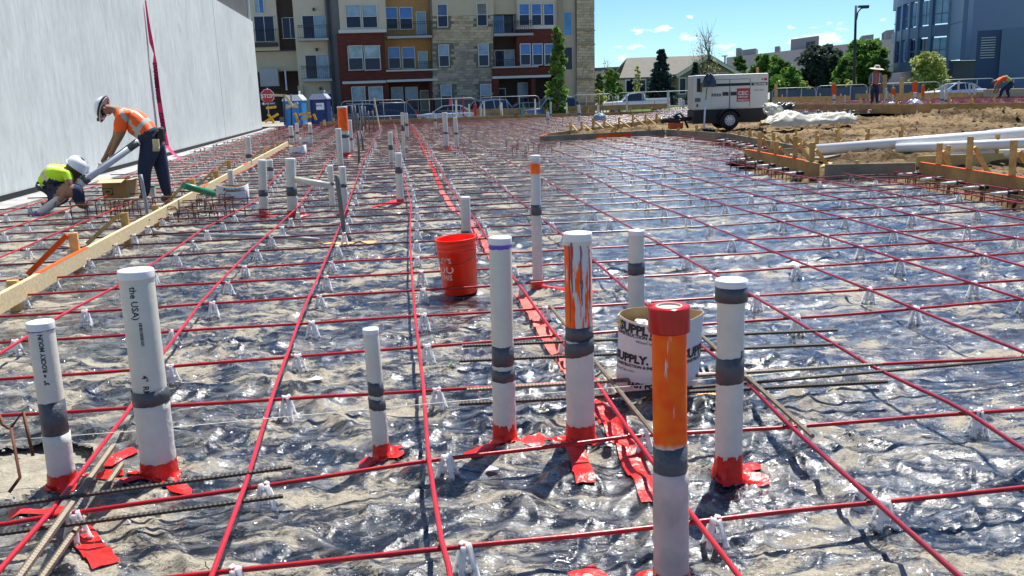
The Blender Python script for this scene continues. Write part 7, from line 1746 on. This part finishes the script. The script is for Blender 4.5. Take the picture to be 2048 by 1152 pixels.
# worker one: bending, orange shirt
Y1 = 13.2
def J(px, py, dy=0.): return W(px, py, Y1+dy)
w1 = thing('person', 'bending worker in orange shirt, white hard hat and navy trousers holding a pipe', 'person', G(318,400))
fz = lambda px, py, dy: Vector((J(px,py,dy).x, Y1+dy, .09))
jt = {'pelvis':(J(305,274,0),(.22,.21),1),'waist':(J(290,259,0),(.245,.225),0),'chest':(J(265,243,0),(.29,.26),0),'upper':(J(247,234,0),(.24,.23),0),'neck':(J(227,219,0),.065,2),'skull':(J(213,217,0),(.098,.105),2),'jaw':(J(210,227,0),.075,2),
 'shR':(J(243,238,-.17),.12,0),'elR':(J(240,270,-.2),.062,2),'slR':(J(240,258,-.19),.105,0),'haR':(J(226,300,-.16),.038,2),'plR':(J(221,311,-.15),.040,2),
 'shL':(J(246,232,.16),.09,0),'slL':(J(240,254,.18),.095,0),'elL':(J(232,274,.16),.052,2),'haL':(J(209,318,.1),.036,2),'plL':(J(203,326,.08),.038,2),
 'hiR':(J(303,292,-.12),.155,1),'knR':(J(288,337,-.12),.105,1),'anR':(J(291,384,-.1),.075,1),'ftR':(J(288,393,-.1)+Vector((0,0,.0)),.05,3),'toR':(J(278,396,-.16),.042,3),
 'hiL':(J(312,290,.12),.15,1),'knL':(J(324,338,.10),.105,1),'anL':(J(333,384,.1),.075,1),'ftL':(J(336,394,.1),.05,3),'toL':(J(322,399,.02),.042,3)}
ed_ = [('pelvis','waist'),('waist','chest'),('chest','upper'),('upper','neck'),('neck','skull'),('skull','jaw'),('upper','shR'),('shR','slR'),('slR','elR'),('elR','haR'),('haR','plR'),('upper','shL'),('shL','slL'),('slL','elL'),('elL','haL'),('haL','plL'),('pelvis','hiR'),('hiR','knR'),('knR','anR'),('anR','ftR'),('ftR','toR'),('pelvis','hiL'),('hiL','knL'),('knL','anL'),('anL','ftL'),('ftL','toL')]
tA = Vector(jt['upper'][0]); tB = Vector(jt['waist'][0]); tx = (tB-tA).normalized(); tup = Vector((0,0,1)); tup = (tup-tx*tup.dot(tx)).normalized()
def stripe1(c, mi):
    if mi != 0: return mi
    r_ = c-tA; f = r_.dot(tx); s_ = r_.y; v = r_.dot(tup); q = r_ - tx*f
    if q.length < .10 or f < -.05: return mi
    if s_ < -.02 and abs(v-(.10-.45*f)) < .030 and f < .55: return 4          # diagonal brace on the near side
    if v > .05 and abs(abs(s_)-.10) < .028: return 4                            # braces over the back
    if abs(f-.34) < .030: return 4                                             # belt stripe
    return mi
body(w1, jt, ed_, [M_HIV, M_JEAN, M_SKIN, M_BOOT, M_REFL], sub=3, stripe=stripe1)
mb = MB(); fingers(mb, jt['plR'][0], (J(214,322,-.1)-jt['plR'][0]), (.5,.2,.1), 1, .9); fingers(mb, jt['plL'][0], (J(197,334,.02)-jt['plL'][0]), (.5,-.2,.1), 1, .6); mb.build('fingers', M_SKIN, w1, kind='stuff')
hc = Vector(jt['skull'][0]); upv = Vector((-.93,0,.36)); fwv = Vector((-.30,0,-.95))
hh, rt_, up_, fw_ = hardhat(w1, hc+upv*.035, upv, fwv, .98)
headbits(w1, hc, fwv, upv, .1)
mb = MB(); pts = [hc+upv*.05+(fw_*math.cos(a)*.168+rt_*math.sin(a)*.142) for a in [2*math.pi*i/20 for i in range(20)]]; mb.tube(pts, .014, n=5, closed=True); mb.build('head_strap', M_BLKB, hh)
MB().box(hc+fw_*.185+upv*.055, (.06,.06,.05)).build('head_torch', M_BLKB, hh)
MB().tube([hc+rt_*.09+fw_*.04+upv*.03, hc+fw_*.11+upv*.025, hc-rt_*.09+fw_*.04+upv*.03], .018, n=5).build('sunglasses', M_BLKB, w1)
mb = MB(); bandring(mb, J(298,264), J(310,280), .5, (.215,.205), .05); mb.build('belt', M_BLKB, w1)
MB().box(J(322,270,-.05), (.10,.12,.20)).build('tool_pouch', M_BLKB, w1, bevel=.02)
mb = MB(); gp_ = J(312,287,-.24); mb.box(gp_, (.09,.03,.12)); 
for i in range(4): mb.tube([gp_+Vector((-.035+i*.023,-.01,-.05)), gp_+Vector((-.04+i*.026,-.02,-.11))], .012, n=5)
mb.build('tucked_gloves', M_GLOVE, w1, kind='stuff')
# worker two: crouching, lime vest
Y2 = 12.7
def K(px, py, dy=0.): return W(px, py, Y2+dy)
w2 = thing('person', 'crouching worker in lime vest and white hard hat working at the pipe foot', 'person', G(128,418))
jt = {'pelvis':(K(98,388,0),(.24,.22),1),'waist':(K(100,370,0),(.25,.23),0),'chest':(K(116,351,0),(.30,.27),0),'upper':(K(132,345,0),(.22,.21),0),'neck':(K(144,339,0),.06,2),'skull':(K(153,336,0),(.095,.1),2),'jaw':(K(160,345,0),.055,2),
 'shR':(K(136,347,-.17),.075,0),'elR':(K(140,374,-.25),.052,2),'haR':(K(122,398,-.3),.038,2),'plR':(K(116,402,-.3),.038,2),
 'shL':(K(138,345,.17),.075,0),'elL':(K(158,370,.2),.05,2),'haL':(K(150,392,.1),.036,2),'plL':(K(146,398,.05),.036,2),
 'hiR':(K(108,386,-.12),.145,1),'knR':(K(154,378,-.22),.13,1),'anR':(K(160,404,-.15),.085,1),'ftR':(K(160,411,-.18),.05,3),'toR':(K(175,413,-.24),.042,3),
 'hiL':(K(104,388,.12),.14,1),'knL':(K(134,398,.1),.11,1),'anL':(K(98,408,.15),.06,1),'ftL':(K(90,411,.15),.05,3),'toL':(K(84,404,.15),.042,3)}
ed2 = [e for e in ed_ if not e[0].startswith('sl') and not e[1].startswith('sl')]+[('shR','elR'),('shL','elL')]
tA2 = Vector(jt['upper'][0]); tB2 = Vector(jt['waist'][0]); tx2 = (tB2-tA2).normalized()
def stripe2(c, mi):
    if mi != 0: return mi
    r_ = c-tA2; f = r_.dot(tx2); q = r_-tx2*f
    if q.length < .08: return mi
    if abs(f-.20) < .030: return 4
    if f < .20 and r_.y < 0 and abs(r_.y+.12) < .028 : return 4
    return mi
body(w2, jt, ed2, [M_LIME, M_JEAN, M_SKIN, M_BOOT, mat('salmon_grey_stripe', (.55,.42,.38), .5, var=.2)], sub=3, stripe=stripe2)
mb = MB(); fingers(mb, jt['plR'][0], (-.8,-.2,-.4), (.2,.2,-.6), 1, .8); fingers(mb, jt['plL'][0], (-.8,-.2,-.5), (.2,.2,-.6), 1, .8); mb.build('fingers', M_SKIN, w2, kind='stuff')
hc = Vector(jt['skull'][0]); upv = Vector((.62,0,.78)).normalized(); fwv = Vector((.6,-.1,-.75))
headbits(w2, hc, fwv, upv, .1); hardhat(w2, hc+upv*.03, upv, fwv, 1.0)
mb = MB(); mb.lathe([(.105,-.12),(.12,-.02),(.115,.05),(.08,.09)], hc-Vector((.015,0,0)), 16, axis=upv); mb.build('long_hair', M_HAIR, w2)
mb = MB(); bandring(mb, K(103,376), K(98,388), .2, (.21,.20), .05); mb.build('belt', M_BLKB, w2); MB().box(K(104,374,-.2), (.12,.08,.09)).build('tool_pouch', M_BLKB, w2, bevel=.02)
# the grey pipe they hold
pa = Vector(W(72,432,12.35)); pb = Vector(W(277,283,12.95)); rp_ = .052
hpip = thing('held_pipe', 'long grey white pipe held slanting by the two workers', 'pipe', pa); axp = pb-pa; Lp = axp.length
MB().lathe([(rp_*.85,.1),(rp_*.85,0),(rp_,0),(rp_,Lp),(rp_*.85,Lp),(rp_*.85,Lp-.2)], pa, 24, axis=axp).build('pipe_body', mat('grey_white_pvc', (.50,.52,.56), .35, var=.05), hpip)
MB().lathe([(rp_*1.13,0),(rp_*1.13,Lp*.47),(rp_*1.02,Lp*.475)], pa, 24, axis=axp).build('foam_sleeve', M_FOAM, hpip)
u_ = axp.normalized(); mb = MB(); cylband(mb, pa, u_, Lp*.455, Lp*.50, rp_*1.17, 24, jag=.004); mb.build('duct_tape', M_DUCT, hpip)
mb = MB(); cylband(mb, pa, u_, Lp*.90, Lp*.99, rp_*1.05, 24, jag=.004); mb.build('duct_tape', M_DUCT, hpip)
MB().lathe([(rp_*.84,.05),(.001,.05)], pa, 16, axis=axp).build('purple_end', M_PURP, hpip)
mb = MB(); cylband(mb, pa, u_, -.002, .05, rp_*1.15, 24); mb.build('purple_primer', M_PURP, hpip)
# worker three: standing far right in a straw hat
Y3 = 37.5; S3 = 1.
def Q(px, py, dy=0.): return W(px, py, Y3+dy)
w3 = thing('person', 'standing worker in wide straw hat, orange vest and grey shirt in the far slab', 'person', Q(1748,208))
jt = {'pelvis':(Q(1750,172),(.15,.12),1),'waist':(Q(1751,166),(.14,.11),0),'chest':(Q(1752,155),(.18,.13),0),'upper':(Q(1752,147),(.15,.11),0),'neck':(Q(1753,143),.06,2),'skull':(Q(1753,139),(.09,.1),2),'chin':(Q(1753,142,-.05),.05,2),
 'shR':(Q(1743,148),.07,4),'elR':(Q(1739,160),.05,4),'haR':(Q(1741,172,-.1),.036,2),'plR':(Q(1742,174,-.12),.034,2),'shL':(Q(1761,148),.07,4),'elL':(Q(1765,160),.05,4),'haL':(Q(1762,172,-.1),.036,2),'plL':(Q(1762,175,-.12),.034,2),
 'hiR':(Q(1746,175),.11,1),'knR':(Q(1745,190),.08,1),'anR':(Q(1744,203),.055,1),'toR':(Q(1742,206,-.15),.045,3),'hiL':(Q(1754,175),.11,1),'knL':(Q(1754,190),.08,1),'anL':(Q(1754,203),.055,1),'toL':(Q(1755,206,-.15),.045,3)}
body(w3, jt, [('pelvis','waist'),('waist','chest'),('chest','upper'),('upper','neck'),('neck','skull'),('skull','chin'),('upper','shR'),('shR','elR'),('elR','haR'),('haR','plR'),('upper','shL'),('shL','elL'),('elL','haL'),('haL','plL'),('pelvis','hiR'),('hiR','knR'),('knR','anR'),('anR','toR'),('pelvis','hiL'),('hiL','knL'),('knL','anL'),('anL','toL')], [mat('orange_red_vest', (1.0,.09,.03), .75, var=.1), M_JEAN, M_SKIN, M_BOOT, M_GREY])
headbits(w3, Q(1753,139), (-.1,-1,-.25), (0,-.2,1), .1)
MB().lathe([(.30,-.03),(.22,.0),(.115,.02),(.11,.10),(.07,.13),(.001,.135)], Q(1754,136.5), 24, axis=(.1,-.12,1)).build('straw_hat', M_STRAW, w3)
mb = MB(); c = Q(1752,156,-.13); mb.box(c, (.10,.03,.36)); mb.build('shirt_front', M_GREY, w3, bevel=.01)
mb = MB(); mb.box(Q(1745,156,-.15), (.04,.02,.40)); mb.box(Q(1759,156,-.15), (.04,.02,.40)); mb.build('reflective_braces', M_REFL, w3, kind='stuff')
mb = MB(); fingers(mb, Q(1742,174,-.12), (0,0,-1), (0,-1,0), 1, .5); fingers(mb, Q(1762,175,-.12), (0,0,-1), (0,-1,0), 1, .5); mb.build('fingers', M_SKIN, w3, kind='stuff')
# worker four: bending at the far right edge
Y4 = 43.
def R4(px, py, dy=0.): return W(px, py, Y4+dy)
w4 = thing('person', 'bending worker in orange and yellow vest at the far right edge', 'person', R4(2010,195))
jt = {'pelvis':(R4(2024,163),(.15,.15),1),'waist':(R4(2017,158),(.14,.14),4),'chest':(R4(2004,157),(.17,.16),0),'upper':(R4(1997,159),(.13,.13),0),'neck':(R4(1991,162),.06,2),'skull':(R4(1986,165),(.09,.1),5),'chin':(R4(1984,169),.05,2),
 'shR':(R4(1997,162,-.15),.07,0),'elR':(R4(1992,175,-.2),.05,2),'haR':(R4(1987,187,-.2),.036,2),'shL':(R4(2000,162,.15),.07,0),'elL':(R4(1998,175,.2),.05,2),'haL':(R4(1992,187,.2),.036,2),
 'hiR':(R4(2023,168,-.1),.12,1),'knR':(R4(2004,180,-.12),.085,1),'anR':(R4(2000,193,-.1),.06,1),'toR':(R4(1996,195,-.12),.045,3),'hiL':(R4(2026,168,.1),.12,1),'knL':(R4(2014,180,.1),.085,1),'anL':(R4(2018,193,.1),.06,1),'toL':(R4(2012,195,.1),.045,3)}
body(w4, jt, [('pelvis','waist'),('waist','chest'),('chest','upper'),('upper','neck'),('neck','skull'),('skull','chin'),('upper','shR'),('shR','elR'),('elR','haR'),('upper','shL'),('shL','elL'),('elL','haL'),('pelvis','hiR'),('hiR','knR'),('knR','anR'),('anR','toR'),('pelvis','hiL'),('hiL','knL'),('knL','anL'),('anL','toL')], [M_HIV, M_JEAN, M_SKIN, M_BOOT, mat('yellow_vest', (.55,.55,.05), .75), M_HAIR])
mb = MB(); bandring(mb, R4(2017,158), R4(2004,157), .5, (.18,.17), .05); mb.build('reflective_stripe', M_REFL, w4)
headbits(w4, R4(1986,165), (-.5,0,-.8), (-.8,0,.5), .09)
# lumber stack behind the last worker
for i in range(3):
    a = W(1975,181+i*5,46); b = W(2100,178+i*5,46); MB().beam(a, b, .8, .12).build('lumber_stack_board', M_WOOD, origin=a, label='pale board stacked behind the bending worker at far right, %s' % ('top one','middle one','bottom one')[i], cat='board', group='boards stacked at the far right')
# ---------------------------------------------------------------- clouds
def cloudmat():
    m, t, b = newmat('cloud_white'); b.inputs['Base Color'].default_value = (.9,.9,.9,1); b.inputs['Roughness'].default_value = 1; n = t.nodes; l = t.links
    v = n.new('ShaderNodeVolumePrincipled'); v.inputs['Color'].default_value = (1,1,1,1); v.inputs['Density'].default_value = .02; v.inputs['Anisotropy'].default_value = .3
    tc = n.new('ShaderNodeTexCoord'); nz = n.new('ShaderNodeTexNoise'); nz.inputs['Scale'].default_value = .018; nz.inputs['Detail'].default_value = 5
    l.new(tc.outputs['Object'], nz.inputs['Vector']); mr = n.new('ShaderNodeMapRange'); mr.inputs['From Min'].default_value = .42; mr.inputs['From Max'].default_value = .62; mr.inputs['To Max'].default_value = .022; l.new(nz.outputs['Fac'], mr.inputs['Value']); l.new(mr.outputs[0], v.inputs['Density'])
    n.remove(b); l.new(v.outputs[0], n['Material Output'].inputs['Volume']); return m
